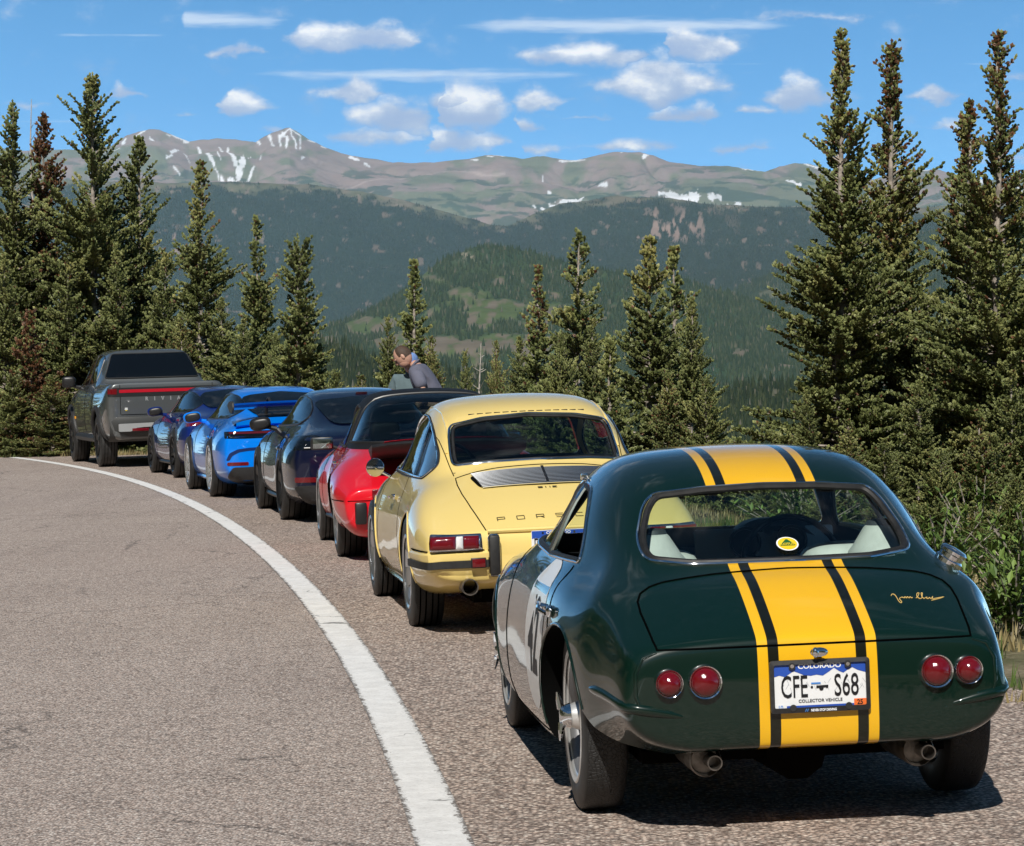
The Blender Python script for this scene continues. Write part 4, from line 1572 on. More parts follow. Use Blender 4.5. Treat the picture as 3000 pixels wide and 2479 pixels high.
    hol = loft('hollow', inset(S, .035, -.29, 1.62, .28), 4, 2, (.0, .0))
    hol.data.materials.append(dark)
    cutters.append(hol)
    cutters += [prism('c', rwr, 'x', -1.2, .45, pm), prism('c', sw, 'y', .3, 1.2, pm), prism('c', sw, 'y', -1.2, -.3, pm), prism('c', ws, 'x', 1.0, 3.2, pm)]
    for sy in (1, -1):
        cutters.append(prism('c', circle2(0, .305, .335, 48, .315), 'y', min(sy * .44, sy * 1.2), max(sy * .44, sy * 1.2), M_UNDER))
        cutters.append(prism('c', [(-.12, .10), (-.60, .10), (-.60, .262), (-.50, .285), (-.40, .325), (-.31, .38), (-.12, .40)], 'y', min(sy * .40, sy * 1.2), max(sy * .40, sy * 1.2), M_UNDER))
        cutters.append(prism('c', circle2(2.242, .305, .335, 48, .315), 'y', min(sy * .44, sy * 1.2), max(sy * .44, sy * 1.2), M_UNDER))
    cut(body, cutters)
    body.data.set_sharp_from_angle(angle=R(35))
    body.data.polygons.foreach_set('use_smooth', np.full(len(body.data.polygons), True))
    body.data.set_sharp_from_angle(angle=R(35))
    body.parent = T
    # glass and its trim
    g = patch('rear_window', rwr, sf.rear, -.007, M_GLASS, T, .05)
    k = MB()
    rp = on_surf(rwr, sf.rear, .002, .03)
    k.tube(rp, .0055, 8, True)
    k.build('window_trim', M_CHROME, g)
    k = MB()
    k.tube([p + Vector((.0, 0, 0)) for p in on_surf([(x * .968, .945 + (z - .945) * .945) for x, z in rwr], sf.rear, -.002, .03)], .012, 8, True)
    k.build('rubber_seal', M_RUBBER, g)
    for nm, pr in (('left', sf.left), ('right', sf.right)):
        g2 = patch('side_window', sw if nm == 'right' else rounded([(.78, .808), (.80, 1.07), (.9, 1.068), (1.2, .995), (1.46, .83)], [.02, .02, .03, .06, .02], 4), pr, -.012, M_GLASS, T, .06)
        k = MB()
        k.tube(on_surf(sw, pr, .001, .03), .0052, 8, True)
        k.tube(on_surf([(.80, .81), (.80, 1.07)], pr, -.004, .04, False), .009, 6, False)
        k.build('window_trim', M_CHROME, g2)
        k = MB()
        k.tube(on_surf([(.82 + (x - .82) * .975, .94 + (z - .94) * .93) for x, z in sw], pr, -.006, .03), .011, 6, True)
        k.tube(on_surf([(.86, .815), (.86, 1.06)], pr, -.006, .04, False), .012, 6, False)
        k.build('rubber_seal', M_RUBBER, g2)
    patch('windscreen', ws, sf.front, -.007, M_GLASS, T, .06)
    # seams: lid, doors
    half = [(-.742, .497), (-.70, .503), (-.62, .508), (-.53, .514), (-.46, .512), (-.415, .497), (-.385, .462), (-.37, .42), (-.352, .25), (-.342, 0)]
    pts = [sf.rear(y, .598)[0] for y in np.linspace(-.50, .50, 30)] + on_surf(half + [(x, -y) for x, y in half[-2::-1]], sf.top, .0005, .02, False)
    q = MB()
    q.tube(pts, .0036, 6, True)
    q.build('lid_gap', M_SEAM, body)
    for pr in (sf.left, sf.right):
        q = MB()
        seam(q, [(.25, .80), (.212, .70), (.18, .62), (.16, .592)], pr, .0034, step=.02)
        q.build('door_gap', M_SEAM, body)
        q = MB()
        seam(q, [(.34, .225), (1.40, .215), (1.50, .28), (1.52, .5), (1.49, .80)], pr, .0034, step=.02)
        q.build('door_gap', M_SEAM, body)
    # lips round the wheel openings, rolled edge of the tail, built-in rear bumper
    for sy, pr in ((1, sf.left), (-1, sf.right)):
        for cx in (0, 2.242):
            a = MB()
            arc = [(cx + .340 * math.cos(t), .305 + .320 * math.sin(t)) for t in np.linspace(-.18, PI - (.22 if cx == 0 else -.18), 40)]
            a.tube(on_surf(arc, pr, -.001, .05, False), .006, 8, False)
            a.build('wheel_arch_lip', pm, body)
    for sy, pr in ((1, sf.left), (-1, sf.right)):
        a = MB()
        pts = []
        for q_ in np.linspace(0, 1, 16):
            ang, z = R(2 + 87 * q_ ** .8), .452 - .068 * q_ ** 1.6
            d = Vector((-math.sin(ang), sy * math.cos(ang), 0))
            h_ = sf.hit(Vector((-.42, sy * .40, z)) + d * 1.5, -d)
            pts.append(h_[0] - h_[1] * .008)
        a.tube(pts, [.012] + [.019] * 11 + [.017, .014, .010, .004], 12)
        a.build('rear_bumper', pm, T, sharp=80)
    # flange round the tail panel
    for sy in (1, -1):
        fl = MB()
        fl.tube([sf.rear(sy * y, z)[0] for y, z in ((.50, .590), (.545, .575), (.568, .53), (.57, .46), (.555, .41))], [.003, .007, .008, .007, .003], 8)
        fl.build('tail_flange', pm, body, sharp=80)
    # lamps
    for (y, z, r) in ((.468, .496, .040), (.355, .496, .0475), (-.377, .497, .0475), (-.48, .496, .040)):
        p, n = sf.rear(y, z)
        l = MB()
        l.lathe([(r * 1.16, .004), (r * 1.16, -.012), (r * 1.08, -.022), (r * .98, -.020), (r * .96, -.006), (r * .96, .004)], 32, 'x', p, closed=False)
        lo = l.build('tail_lamp', M_CHROME, T)
        l = MB()
        l.lathe([(r * .97, -.012), (r * .93, -.024), (r * .75, -.034), (r * .45, -.042), (r * .18, -.046), (0, -.047)], 32, 'x', p)
        l.build('lens', M_REDLENS, lo)
    # lid handle, filler cap, script
    h = MB()
    p, n = sf.rear(0, .572)
    h.lathe([(.0, -.05), (.012, -.05), (.012, 0)], 16, 'x', p + Vector((.01, 0, .004)))
    h.ellipsoid(p + Vector((-.043, 0, .004)), (.011, .029, .015))
    h.ellipsoid(p + Vector((-.047, .012, .004)), (.011, .012, .016))
    h.build('boot_handle', M_CHROME, T)
    p, n = sf.top(-.185, -.575)
    f = MB()
    Mf = n.to_track_quat('Z', 'Y').to_matrix()
    f.lathe([(.048, -.008), (.048, .012), (.042, .018), (.042, .030), (.047, .034), (.047, .044), (.038, .052), (0, .055)], 28, 'z', p, M=Mf)
    f.box(p + Mf @ Vector((.05, 0, .042)), (.02, .012, .006), 0, Mf, .003)
    f.build('fuel_cap', M_CHROME, T)
    sg = MB()
    strokes = [[(-.115, .010), (-.108, .020), (-.098, .018), (-.094, .004), (-.092, -.020), (-.085, -.030), (-.080, -.022), (-.084, -.006), (-.070, .004), (-.060, .000), (-.056, .008), (-.050, .000), (-.045, .009), (-.038, .001), (-.033, .009), (-.026, .002), (-.022, .008)],
               [(-.008, .004), (.002, .012), (.014, .030), (.016, .036), (.008, .034), (.0, .016), (.006, .003), (.018, .006), (.028, .028), (.032, .038), (.026, .036), (.022, .014), (.028, .004), (.036, .010), (.044, .014), (.040, .006), (.048, .006), (.054, .014), (.058, .006), (.066, .014), (.072, .022), (.066, .008), (.082, .012), (.125, .028), (.090, .010), (.045, -.008)]]
    for st in strokes:
        V_ = [Vector(s) for s in st]
        sm = []
        for i in range(len(V_) - 1):
            p0, p1, p2, p3 = V_[max(i - 1, 0)], V_[i], V_[i + 1], V_[min(i + 2, len(V_) - 1)]
            for t in (0, .33, .66):
                sm.append(.5 * ((2 * p1) + (p2 - p0) * t + (2 * p0 - 5 * p1 + 4 * p2 - p3) * t * t + (-p0 + 3 * p1 - 3 * p2 + p3) * t ** 3))
        pts = []
        for s in sm:
            c_, n_ = sf.top(-.56 + s.y * 1.0, -.378 - s.x * .74)
            pts.append(c_ + n_ * .0008)
        sg.tube(pts, .0013, 5)
    sg.build('signature', mat('gold_script', (.75, .5, .16), .4), T)
    # exhausts
    for y in (.345, -.335):
        e_ = MB()
        e_.lathe([(.0, -.35), (.052, -.35), (.052, -.665), (.048, -.675), (.045, -.665), (.042, -.64), (0, -.64)], 28, 'x', (0, y, .237))
        ex = e_.build('exhaust', M_PIPE, T)
        e_ = MB()
        e_.lathe([(.024, -.60), (.024, -.725), (.020, -.725), (.020, -.62), (0, -.62)], 20, 'x', (0, y - .020, .236))
        e_.build('tail_pipe', M_PIPE, ex)
    # plate
    pz = sf.rear(0, .47)[0]
    px_ = min(sf.rear(0, .54)[0].x, sf.rear(0, .40)[0].x) - .014
    plate(T, lambda u, v, w: (px_ - w, -u - .004, .470 + v), ('CFE', 'S68'), 'COLLECTOR VEHICLE', True)
    # door furniture: handle, number roundel
    dh = MB()
    p, n = sf.left(.215, .662)
    dh.tube([p + n * .004, p + n * .03], .012, 10)
    dh.tube([p + Vector((.05, .028, .012)), p + Vector((0, .032, .006)), p + Vector((-.05, .034, -.004)), p + Vector((-.075, .02, -.012))], [.009, .011, .009, .007], 8)
    p2, n2 = sf.left(.115, .655)
    dh.ellipsoid(p2 + n2 * .01, (.02, .014, .022))
    dh.build('door_handle', M_CHROME, T)
    vm = MB()
    p, n = sf.left(.92, 1.068)
    vm.box(p + n * .012, (.02, .012, .012), 0, None, .004)
    vm.build('window_catch', M_CHROME, T)
    for pr, nm in ((sf.left, 'left'), (sf.right, 'right')):
        rd = patch('number_roundel', circle2(.53, .545, .265, 40), pr, .0016, mat('roundel_white', (.80, .80, .79), .4, coat=.25), T, .05)
        v, fc = text2d('42', .36, .8, .012)
        sgn = -1 if nm == 'left' else 1
        dg = MB()
        dg.add([pr(.53 + sgn * x, .42 + y)[0] + pr(.53 + sgn * x, .42 + y)[1] * .003 for x, y in v], fc)
        dg.build('race_number', mat('number_ink', (.02, .017, .016), .5, spec=.15), rd, smooth=False, fix=False)
    # cabin
    sm_ = mat('seat_leather_white', (.62, .62, .58), .5, noise=.08, nscale=12)
    gcap = mat('grey_cap', (.045, .05, .055), .6)
    for y in (.40, -.40):
        s = MB()
        s.lathe([(.118, .36), (.122, .775), (.116, .815), (.100, .835), (.062, .895), (.052, .905)], 28, 'z', (.14, y - .03, 0), 0)
        s.lathe([(.054, .904), (.048, .918), (.02, .924), (0, .924)], 28, 'z', (.14, y - .03, 0), 1)
        s.ellipsoid((.32, y * .85, .77), (.10, .16, .07), 20, 12, 0, .7)
        s.ellipsoid((.48, y * .85, .50), (.26, .20, .1), 20, 12, 0, .6)
        s.build('seat', [sm_, gcap], T, sharp=50)
    d = MB()
    prof = []
    n_ = 36
    for i in range(n_ + 1):
        y = .62 - 1.24 * i / n_
        hump = .145 * math.exp(-((y + .27) / .19) ** 4)
        prof.append((y - .02, .728 + hump))
    V_, F_ = [], []
    for (y, z) in prof:
        V_ += [(1.36, y, .45), (1.28, y, z - .03), (1.31, y, z), (1.45, y, z - .005), (1.58, y, .755)]
    for i in range(n_):
        for j in range(4):
            F_.append((i * 5 + j, i * 5 + j + 1, i * 5 + j + 6, i * 5 + j + 5))
    d.add(V_, F_)
    db = d.build('dashboard', mat('dash_black', (.012, .013, .016), .55), T)
    d = MB()
    d.box((1.285, -.24, .78), (.008, .27, .06), 0, Matrix.Rotation(R(10), 3, 'Y'), .01)
    for y in (-.16, -.34):
        d.lathe([(.062, 1.262), (.062, 1.25), (.052, 1.25), (.05, 1.258), (0, 1.258)], 24, 'x', (0, y, .785), 1)
    d.lathe([(.02, 1.262), (.02, 1.25), (0, 1.25)], 16, 'x', (0, -.25, .83), 1)
    d.build('gauge_panel', [mat('gauge_grey', (.50, .53, .56), .45), M_BLACK], db)
    steering(T, 1.05, -.30, .715, .185)
    m2 = MB()
    m2.ellipsoid((1.0, .04, 1.02), (.014, .095, .034), 20, 10, 0, .5)
    m2.tube([(1.0, .04, 1.03), (1.08, .04, 1.15)], .008, 6)
    m2.build('rear_view_mirror', M_BLACK, T)
    # round badge stuck on the rear glass
    st = MB()
    cy_, cz_ = -.030, .872
    pc_, nc_ = sf.rear(cy_, cz_)
    tx_ = Vector((0, 1, 0))
    tz_ = nc_.cross(tx_).normalized() * -1
    if tz_.z < 0: tz_ = -tz_
    P_ = lambda y, z, o_: pc_ + nc_ * (.004 + o_ * 1.0) + tx_ * (y - cy_) + tz_ * (z - cz_) * 1.3
    st.add([P_(cy_ + x, cz_ + z * .8, .0) for x, z in circle2(0, 0, .037, 28)], [tuple(range(28))], 0)
    st.add([P_(cy_ + x, cz_ + z * .8, .001) for x, z in circle2(0, 0, .032, 28)], [tuple(range(28))], 1)
    tri = rounded([(.028, -.012), (-.028, -.012), (0, .026)], .008)
    st.add([P_(cy_ + p.x, cz_ + p.y * .8, .002) for p in tri], [tuple(range(len(tri)))], 2)
    lettering(st, 'LOTUS', .013, lambda x, y: P_(cy_ - x, cz_ + y - .008, .003), 1.1, .0004, 1)
    st.build('badge_sticker', [M_PWHITE, M_YELLOW, M_GREENINK], g, smooth=False, fix=False)
    for cx in (0, 2.242):
        for sy in (1, -1):
            make_wheel(T, (cx, sy * .605, .315), sy, .315, .150, .215, 'wire', M_WIRE, spin=R(70) if cx == 0 else R(100))
    # dark floor between the wheels
    u = MB()
    u.box((1.15, 0, .21), (1.5, .5, .02), 0)
    u.tube([(-.4, 0, .22), (.3, 0, .2)], .1, 10)
    u.tube([(0, -.55, .3), (0, .55, .3)], .04, 8)
    u.build('floor_pan', M_UNDER, T)
    return T, sf


COUPE, COUPE_SF = green_coupe()

# ------------------------------------------------------------------ classic rear-engined coupes (yellow one, red wide one)
def finish_body(body, sf, secs, pm, T, holes, side_holes, wheels, hollow=None, cabin=None):
    dark = cabin or mat('cabin_trim_black', (.008, .008, .009), .7)
    cs = []
    if hollow:
        h = loft('hollow', inset(secs, *hollow), 4, 2, (0, 0))
        h.data.materials.append(dark)
        cs.append(h)
    for poly, lo, hi in holes:
        cs.append(prism('c', poly, 'x', lo, hi, pm))
    for poly in side_holes:
        if min(p[1] for p in poly) > .89:                    # a hole right across the car
            cs.append(prism('c', poly, 'y', -1.3, 1.3, pm))
            continue
        cs.append(prism('c', poly, 'y', .3, 1.3, pm))
        cs.append(prism('c', poly, 'y', -1.3, -.3, pm))
    for (cx, cz, r, yi, rz) in wheels:
        for sy in (1, -1):
            cs.append(prism('c', circle2(cx, cz, r, 48, rz), 'y', min(sy * yi, sy * 1.3), max(sy * yi, sy * 1.3), M_UNDER))
    cut(body, cs)
    body.data.polygons.foreach_set('use_smooth', np.full(len(body.data.polygons), True))
    body.data.set_sharp_from_angle(angle=R(35))
    body.parent = T


def band(mb, path, prs, hw, off, mi=0, closed=False, thick=.004):
    """a flat strip that follows the body: path of (a, b), prs = projector"""
    pts = [prs(p.x, p.y) for p in path]
    n = len(pts)
    vs, fs = [], []
    for i in range(n):
        a, b = pts[max(i - 1, 0)][0], pts[min(i + 1, n - 1)][0]
        c, nn = pts[i]
        t = (b - a).normalized()
        s_ = nn.cross(t).normalized()
        for k, o in ((-1, -.002), (-1, off), (1, off), (1, -.002)):
            vs.append(c + s_ * hw * k + nn * o)
    for i in range(n - 1):
        for k in range(3):
            fs.append((i * 4 + k, i * 4 + k + 1, i * 4 + k + 5, i * 4 + k + 4))
    fs += [(0, 1, 2, 3), ((n - 1) * 4 + 3, (n - 1) * 4 + 2, (n - 1) * 4 + 1, (n - 1) * 4)]
    mb.add(vs, fs, mi)


def round_corner(sf, sy, cx, cy, z, n=10, a0=4, a1=88, off=0.0):
    """points round a rear corner of the body at height z"""
    out = []
    for q in np.linspace(0, 1, n):
        ang = R(a0 + (a1 - a0) * q)
        d = Vector((-math.sin(ang), sy * math.cos(ang), 0))
        h = sf.hit(Vector((cx, sy * cy, z)) + d * 1.6, -d)
        out.append(h[0] + h[1] * off)
    return out


CLASSIC = [(-.885, [(0, .575), (.22, .572), (.44, .57), (.61, .565), (.70, .548), (.725, .50), (.72, .42), (.68, .36), (.58, .325)]),
           (-.855, [(0, .60), (.24, .597), (.46, .592), (.64, .582), (.735, .560), (.762, .50), (.755, .41), (.715, .34), (.60, .30)]),
           (-.74, [(0, .658), (.24, .653), (.45, .645), (.62, .632), (.735, .605), (.780, .53), (.780, .42), (.745, .32), (.64, .26)]),
           (-.55, [(0, .74), (.25, .735), (.45, .722), (.605, .705), (.735, .672), (.797, .575), (.80, .43), (.77, .30), (.66, .23)]),
           (-.33, [(0, .822), (.25, .816), (.44, .80), (.575, .778), (.71, .742), (.795, .62), (.805, .44), (.78, .28), (.67, .21)]),
           (-.15, [(0, .892), (.25, .885), (.43, .862), (.555, .828), (.695, .78), (.788, .65), (.805, .45), (.78, .27), (.67, .2)]),
           (0, [(0, .952), (.26, .944), (.44, .918), (.55, .865), (.68, .80), (.782, .66), (.803, .45), (.78, .27), (.67, .2)]),
           (.15, [(0, 1.078), (.26, 1.067), (.44, 1.035), (.55, .93), (.67, .815), (.775, .665), (.80, .45), (.78, .26), (.67, .19)]),
           (.32, [(0, 1.203), (.27, 1.19), (.455, 1.15), (.565, 1.01), (.67, .83), (.768, .67), (.795, .45), (.77, .26), (.67, .18)]),
           (.60, [(0, 1.278), (.28, 1.266), (.475, 1.222), (.58, 1.06), (.675, .835), (.76, .67), (.79, .45), (.765, .26), (.67, .17)]),
           (1.0, [(0, 1.312), (.28, 1.30), (.48, 1.252), (.585, 1.08), (.68, .83), (.757, .66), (.785, .45), (.76, .26), (.67, .16)]),
           (1.4, [(0, 1.298), (.27, 1.283), (.465, 1.232), (.58, 1.06), (.68, .825), (.757, .66), (.785, .45), (.76, .26), (.67, .16)]),
           (1.64, [(0, 1.20), (.26, 1.18), (.44, 1.11), (.565, .98), (.68, .82), (.757, .66), (.786, .45), (.76, .27), (.67, .17)]),
           (1.98, [(0, .86), (.27, .855), (.46, .84), (.58, .825), (.68, .80), (.76, .66), (.79, .45), (.77, .28), (.67, .18)]),
           (2.3, [(0, .755), (.25, .75), (.40, .742), (.54, .765), (.655, .775), (.75, .66), (.79, .45), (.77, .3), (.67, .2)]),
           (2.7, [(0, .655), (.22, .65), (.36, .648), (.48, .685), (.60, .71), (.70, .62), (.745, .45), (.73, .32), (.62, .24)]),
           (3.0, [(0, .565), (.2, .562), (.33, .558), (.44, .585), (.55, .60), (.63, .53), (.665, .42), (.65, .32), (.55, .26)]),
           (3.16, [(0, .48), (.15, .48), (.27, .475), (.37, .48), (.45, .48), (.5, .45), (.52, .4), (.5, .34), (.42, .3)])]


def yellow_coupe():
    T = empty('classic_coupe', mat=car_frame((.19 - .035, 16.51), 8.0, .012, dy=-.032))
    tag(T, 'pale yellow classic coupe with a chrome engine grille, parked just ahead of the green coupe', 'car', 'cars parked along the shoulder')
    pm = paint('light_yellow', (.82, .625, .21), rough=.35)
    S = CLASSIC
    body = loft('body', S, 4, 3, (.02, .03))
    body.data.materials.append(pm)
    sf = Surf(body)
    rw = [(0, .937), (.30, .932), (.485, .918), (.487, .98), (.478, 1.08), (.462, 1.145), (.28, 1.18), (0, 1.196)]
    rw = rw + [(-x, z) for x, z in rw[-2:0:-1]]
    rwr = rounded(rw, [.02, .02, .06, .04, .04, .06, .03, .02, .03, .06, .04, .04, .06, .02], 5)
    dw = [(.20, .845), (.14, .91), (.24, 1.0), (.45, 1.10), (.62, 1.15), (.85, 1.195), (1.15, 1.205), (1.42, 1.15), (1.62, 1.03), (1.82, .85), (1.0, .842)]
    dwr = rounded(dw, [.06, .06, .06, .08, .06, .08, .08, .08, .08, .03, .02], 5)
    ws = rounded([(-.55, .90), (0, .905), (.55, .90), (.44, 1.16), (0, 1.19), (-.44, 1.16)], [.04, .02, .04, .06, .02, .06], 4)
    finish_body(body, sf, S, pm, T, [(rwr, -1.4, .75), (ws, 1.3, 3.4)], [dwr],
                [(0, .315, .355, .48, .345), (2.268, .315, .35, .48, .34)], (.035, .0, 1.95, .32))
    g = patch('rear_window', rwr, sf.rear, -.006, M_TINT, T, .06)
    k = MB()
    k.tube(on_surf([(x * 1.012, 1.08 + (z - 1.08) * 1.02) for x, z in rwr], sf.rear, .001, .04), .009, 8, True)
    k.build('window_trim', M_CHROME, g)
    k = MB()
    k.tube(on_surf([(x * .975, 1.08 + (z - 1.08) * .95) for x, z in rwr], sf.rear, -.004, .04), .009, 8, True)
    k.build('rubber_seal', M_RUBBER, g)
    k = MB()
    for q in np.linspace(-.33, .33, 14):
        c, n = sf.rear(q, 1.212 - .06 * q * q)
        k.box(c, (.004, .018, .0035), 0)
    k.build('roof_vent_slots', M_BLACK, body)
    for pr in (sf.left, sf.right):
        q_ = rounded([(.21, .85), (.155, .91), (.25, .997), (.45, 1.093), (.66, 1.158), (.52, .85)], [.06, .06, .06, .06, .01, .01], 5)
        qg = patch('quarter_window', q_, pr, -.008, mat('quarter_glass', (.05, .08, .12), .02, coat=1.0, spec=.9), T, .08)
        k = MB()
        k.tube(on_surf(q_, pr, .003, .04), .0075, 8, True)
        k.build('window_trim', M_CHROME, qg)
        d_ = rounded([(.56, .85), (.70, 1.165), (.9, 1.195), (1.15, 1.2), (1.42, 1.145), (1.62, 1.025), (1.80, .855)], [.01, .02, .05, .06, .08, .08, .03], 5)
        dg = patch('side_window', d_, pr, -.010, M_TINT, T, .08)
        k = MB()
        k.tube(on_surf(d_, pr, .0, .04), .007, 8, True)
        k.build('window_trim', M_CHROME, dg)
        k = MB()
        k.tube(on_surf(dwr, pr, .000, .04), .0065, 8, True)
        k.build('rubber_seal', M_RUBBER, dg)
    patch('windscreen', ws, sf.front, -.006, M_TINT, T, .08)
    # seams: engine lid, doors, roof gutters
    q = MB()
    lidp = [(-.868, .430), (-.80, .443), (-.60, .475), (-.40, .498), (-.25, .505), (-.13, .50), (-.105, .25), (-.10, 0)]
    seam(q, lidp + [(x, -y) for x, y in lidp[-2::-1]], sf.top, .0036, off=.0004)
    q.build('lid_gap', M_SEAM, body)
    for pr in (sf.left, sf.right):
        q = MB()
        seam(q, [(.76, .845), (.70, .74), (.60, .60), (.52, .48), (.46, .40), (.44, .30), (.46, .225), (1.70, .205), (1.80, .30), (1.84, .5), (1.82, .84)], pr, .0026)
        q.build('door_gap', M_SEAM, body)
    for sy, pr in ((1, sf.left), (-1, sf.right)):
        gt = MB()
        gt.tube([pr(x, z)[0] for x, z in ((.16, .985), (.24, 1.07), (.38, 1.15), (.6, 1.215), (.85, 1.24), (1.15, 1.245), (1.42, 1.20), (1.64, 1.07), (1.86, .87))], .009, 8)
        gt.build('roof_gutter', pm, body)
        q = MB()
        seam(q, [(sy * a_, b_) for a_, b_ in ((.555, 1.13), (.535, 1.06), (.520, .98), (.508, .90), (.503, .862))], sf.rear, .003, off=.0)
        q.build('pillar_seam', M_SEAM, body)
        for cx, a_, b_ in ((0, .362, .352), (2.268, .357, .347)):
            gt = MB()
            gt.tube(on_surf([(cx + a_ * math.cos(t), .315 + b_ * math.sin(t)) for t in np.linspace(-.1, PI + .1, 40)], pr, .0, .05, False), .006, 8)
            gt.build('wheel_arch_lip', pm, body)
    # engine grille: chrome bars
    gr = MB()
    base = rounded([(-.165, .43), (-.37, .385), (-.385, 0), (-.37, -.385), (-.165, -.43), (-.145, 0)], [.05, .06, .02, .06, .05, .02], 5)
    dk = patch('engine_grille', base, sf.top, .003, M_UNDER, T, .05)
    for i in range(13):
        t = i / 12
        x0 = -.155 - t * .21
        yw = .412 - t * .038
        pts = []
        for y in np.linspace(-yw, yw, 26):
            c, n = sf.top(x0 - .012 * (1 - (y / .42) ** 2), y)
            pts.append(c + n * (.010 + .004 * math.sin(t * PI)))
        gr.tube(pts, .0043, 6)
    gr.build('grille_bars', M_BARS, dk)
    gr = MB()
    c, n = sf.top(-.26, 0)
    gr.box(c + n * .012, (.11, .008, .006), 0, n.to_track_quat('Z', 'Y').to_matrix() if False else Matrix.Rotation(math.atan2(n.x, n.z), 3, 'Y'))
    gr.build('grille_divider', M_BLACK, dk)
    # lettering, drawn as wide block letters
    lt = MB()
    LET = {'P': [[(0, 0), (0, 1), (1, 1), (1, .42), (0, .42)]], 'O': [[(0, 0), (0, 1), (1, 1), (1, 0), (0, 0)]], 'R': [[(0, 0), (0, 1), (1, 1), (1, .4), (0, .4)], [(.55, .4), (1, 0)]],
           'S': [[(1, 1), (0, 1), (0, .5), (1, .5), (1, 0), (0, 0)]], 'C': [[(1, 1), (0, 1), (0, 0), (1, 0)]], 'H': [[(0, 0), (0, 1)], [(1, 0), (1, 1)], [(0, .5), (1, .5)]],
           'E': [[(1, 1), (0, 1), (0, 0), (1, 0)], [(0, .5), (.8, .5)]], '9': [[(0, 0), (1, 0), (1, 1), (0, 1), (0, .5), (1, .5)]], '1': [[(.5, 0), (.5, 1)]]}

    mb_ = mat('badge_bronze', (.10, .085, .045), .35, .6)

    def word(s, x0, ycs, w, h, xrow):
        for ch, yc in zip(s, ycs):
            lt = MB()
            for st in LET[ch]:
                pts = []
                for a, b in resample(st, .25, False):
                    c, n = sf.top(xrow + (b - .5) * h * 1.0, yc + (.5 - a) * w)
                    pts.append(c + n * .002)
                lt.tube(pts, .0026, 5)
            lt.build('letter', mb_, T)
    word('PORSCHE', 0, [.33 - .11 * i for i in range(7)], .042, .036, -.765)
    word('911E', 0, [.052, .020, -.004, -.032], .024, .017, -.42)
    # tail: lamps, bumper, overriders, exhaust, plate
    for sy in (1, -1):
        def tp(a, b, sy=sy):
            return sf.hit((-1.0, sy * (a + .03), b), (1, -sy * .3, 0))
        tp.__name__ = 'rear'
        fr = rounded([(.455, .484), (.752, .484), (.752, .572), (.462, .572)], .012)
        fo = MB()
        v2, fs = fill2d(fr, .03)
        vs = [tp(p.x, p.y)[0] + Vector((-.012, sy * .004, 0)) for p in v2]
        fo.add(vs, fs, 0)
        lo = fo.build('tail_lamp', M_CHROME, T)
        so = lo.modifiers.new('t', 'SOLIDIFY')
        so.thickness = .02
        so.offset = 0
        for y0, y1, m_, nm in ((.47, .555, M_REDLENS, 'lens'), (.558, .596, M_WHITELENS, 'reversing_lens'), (.599, .742, M_REDLENS, 'lens')):
            lp = rounded([(y0, .494), (y1, .494), (y1, .562), (y0, .562)], .006)
            v2, fs = fill2d(lp, .025)
            b = MB()
            b.add([tp(p.x, p.y)[0] + Vector((-.029, sy * .012, 0)) for p in v2], fs)
            l_ = b.build(nm, m_, lo)
            so = l_.modifiers.new('t', 'SOLIDIFY')
            so.thickness = .018
            so.offset = 0
        # bumper half: body-coloured top, black strip, chrome overrider
        bm_ = MB()
        up = round_corner(sf, sy, -.40, .36, .455, 14, 12, 84, .022)
        lo_ = round_corner(sf, sy, -.40, .36, .375, 14, 12, 84, .018)
        lw = round_corner(sf, sy, -.40, .36, .31, 14, 12, 84, -.01)
        tq = round_corner(sf, sy, -.40, .36, .482, 14, 12, 84, -.004)
        vs = []
        for a_, b_, c_, d_ in zip(tq, up, lo_, lw):
            vs += [a_, b_ + Vector((0, 0, .012)), b_, lo_ and c_, d_]
        fs = []
        for i in range(13):
            for k in range(4):
                fs.append((i * 5 + k, i * 5 + k + 1, i * 5 + k + 6, i * 5 + k + 5))
        bm_.add(vs, fs)
        bo = bm_.build('rear_bumper', pm, T)
        st = MB()
        mid = [(a_ + b_) / 2 for a_, b_ in zip(up, lo_)]
        vs = []
        for i, c in enumerate(mid):
            d = Vector((c.x + .40, c.y - sy * .36, 0)).normalized()
            for dz_, o_ in ((.022, .0), (.019, .014), (-.019, .014), (-.022, .0)):
                vs.append(c + d * o_ + Vector((0, 0, dz_ - .004)))
        fs = [(i * 4 + k, i * 4 + k + 1, i * 4 + k + 5, i * 4 + k + 4) for i in range(13) for k in range(3)]
        st.add(vs, fs)
        st.build('bumper_strip', M_RUBBER, bo)
        st = MB()
        tl_ = round_corner(sf, sy, -.40, .36, .484, 14, 12, 80, .004)
        st.tube(tl_, .0035, 6)
        st.build('bumper_gap', M_SEAM, bo)
        ov = MB()
        c = sf.rear(sy * .40, .45)[0]
        ov.box((c.x - .025, sy * .40, .455), (.045, .034, .118), 0, None, .02)
        oo = ov.build('overrider', M_CHROME, T)
        ov = MB()
        ov.box((c.x - .058, sy * .40, .455), (.02, .031, .112), 0, None, .016)
        ov.build('rubber_pad', M_RUBBER, oo)
        rf = MB()
        rf.box((c.x - .028, sy * .487, .415), (.012, .042, .028), 0, None, .004)
        ro = rf.build('reflector', M_BLACK, T)
        rf = MB()
        rf.box((c.x - .038, sy * .487, .415), (.006, .036, .023), 0, None, .003)
        rf.build('lens', M_REDLENS, ro)
    vd = MB()
    for i in range(25):
        y = .34 - .68 * i / 24
        vd.v += []
    pth = [(y, .31) for y in np.linspace(.42, -.42, 20)]
    vs, fs = [], []
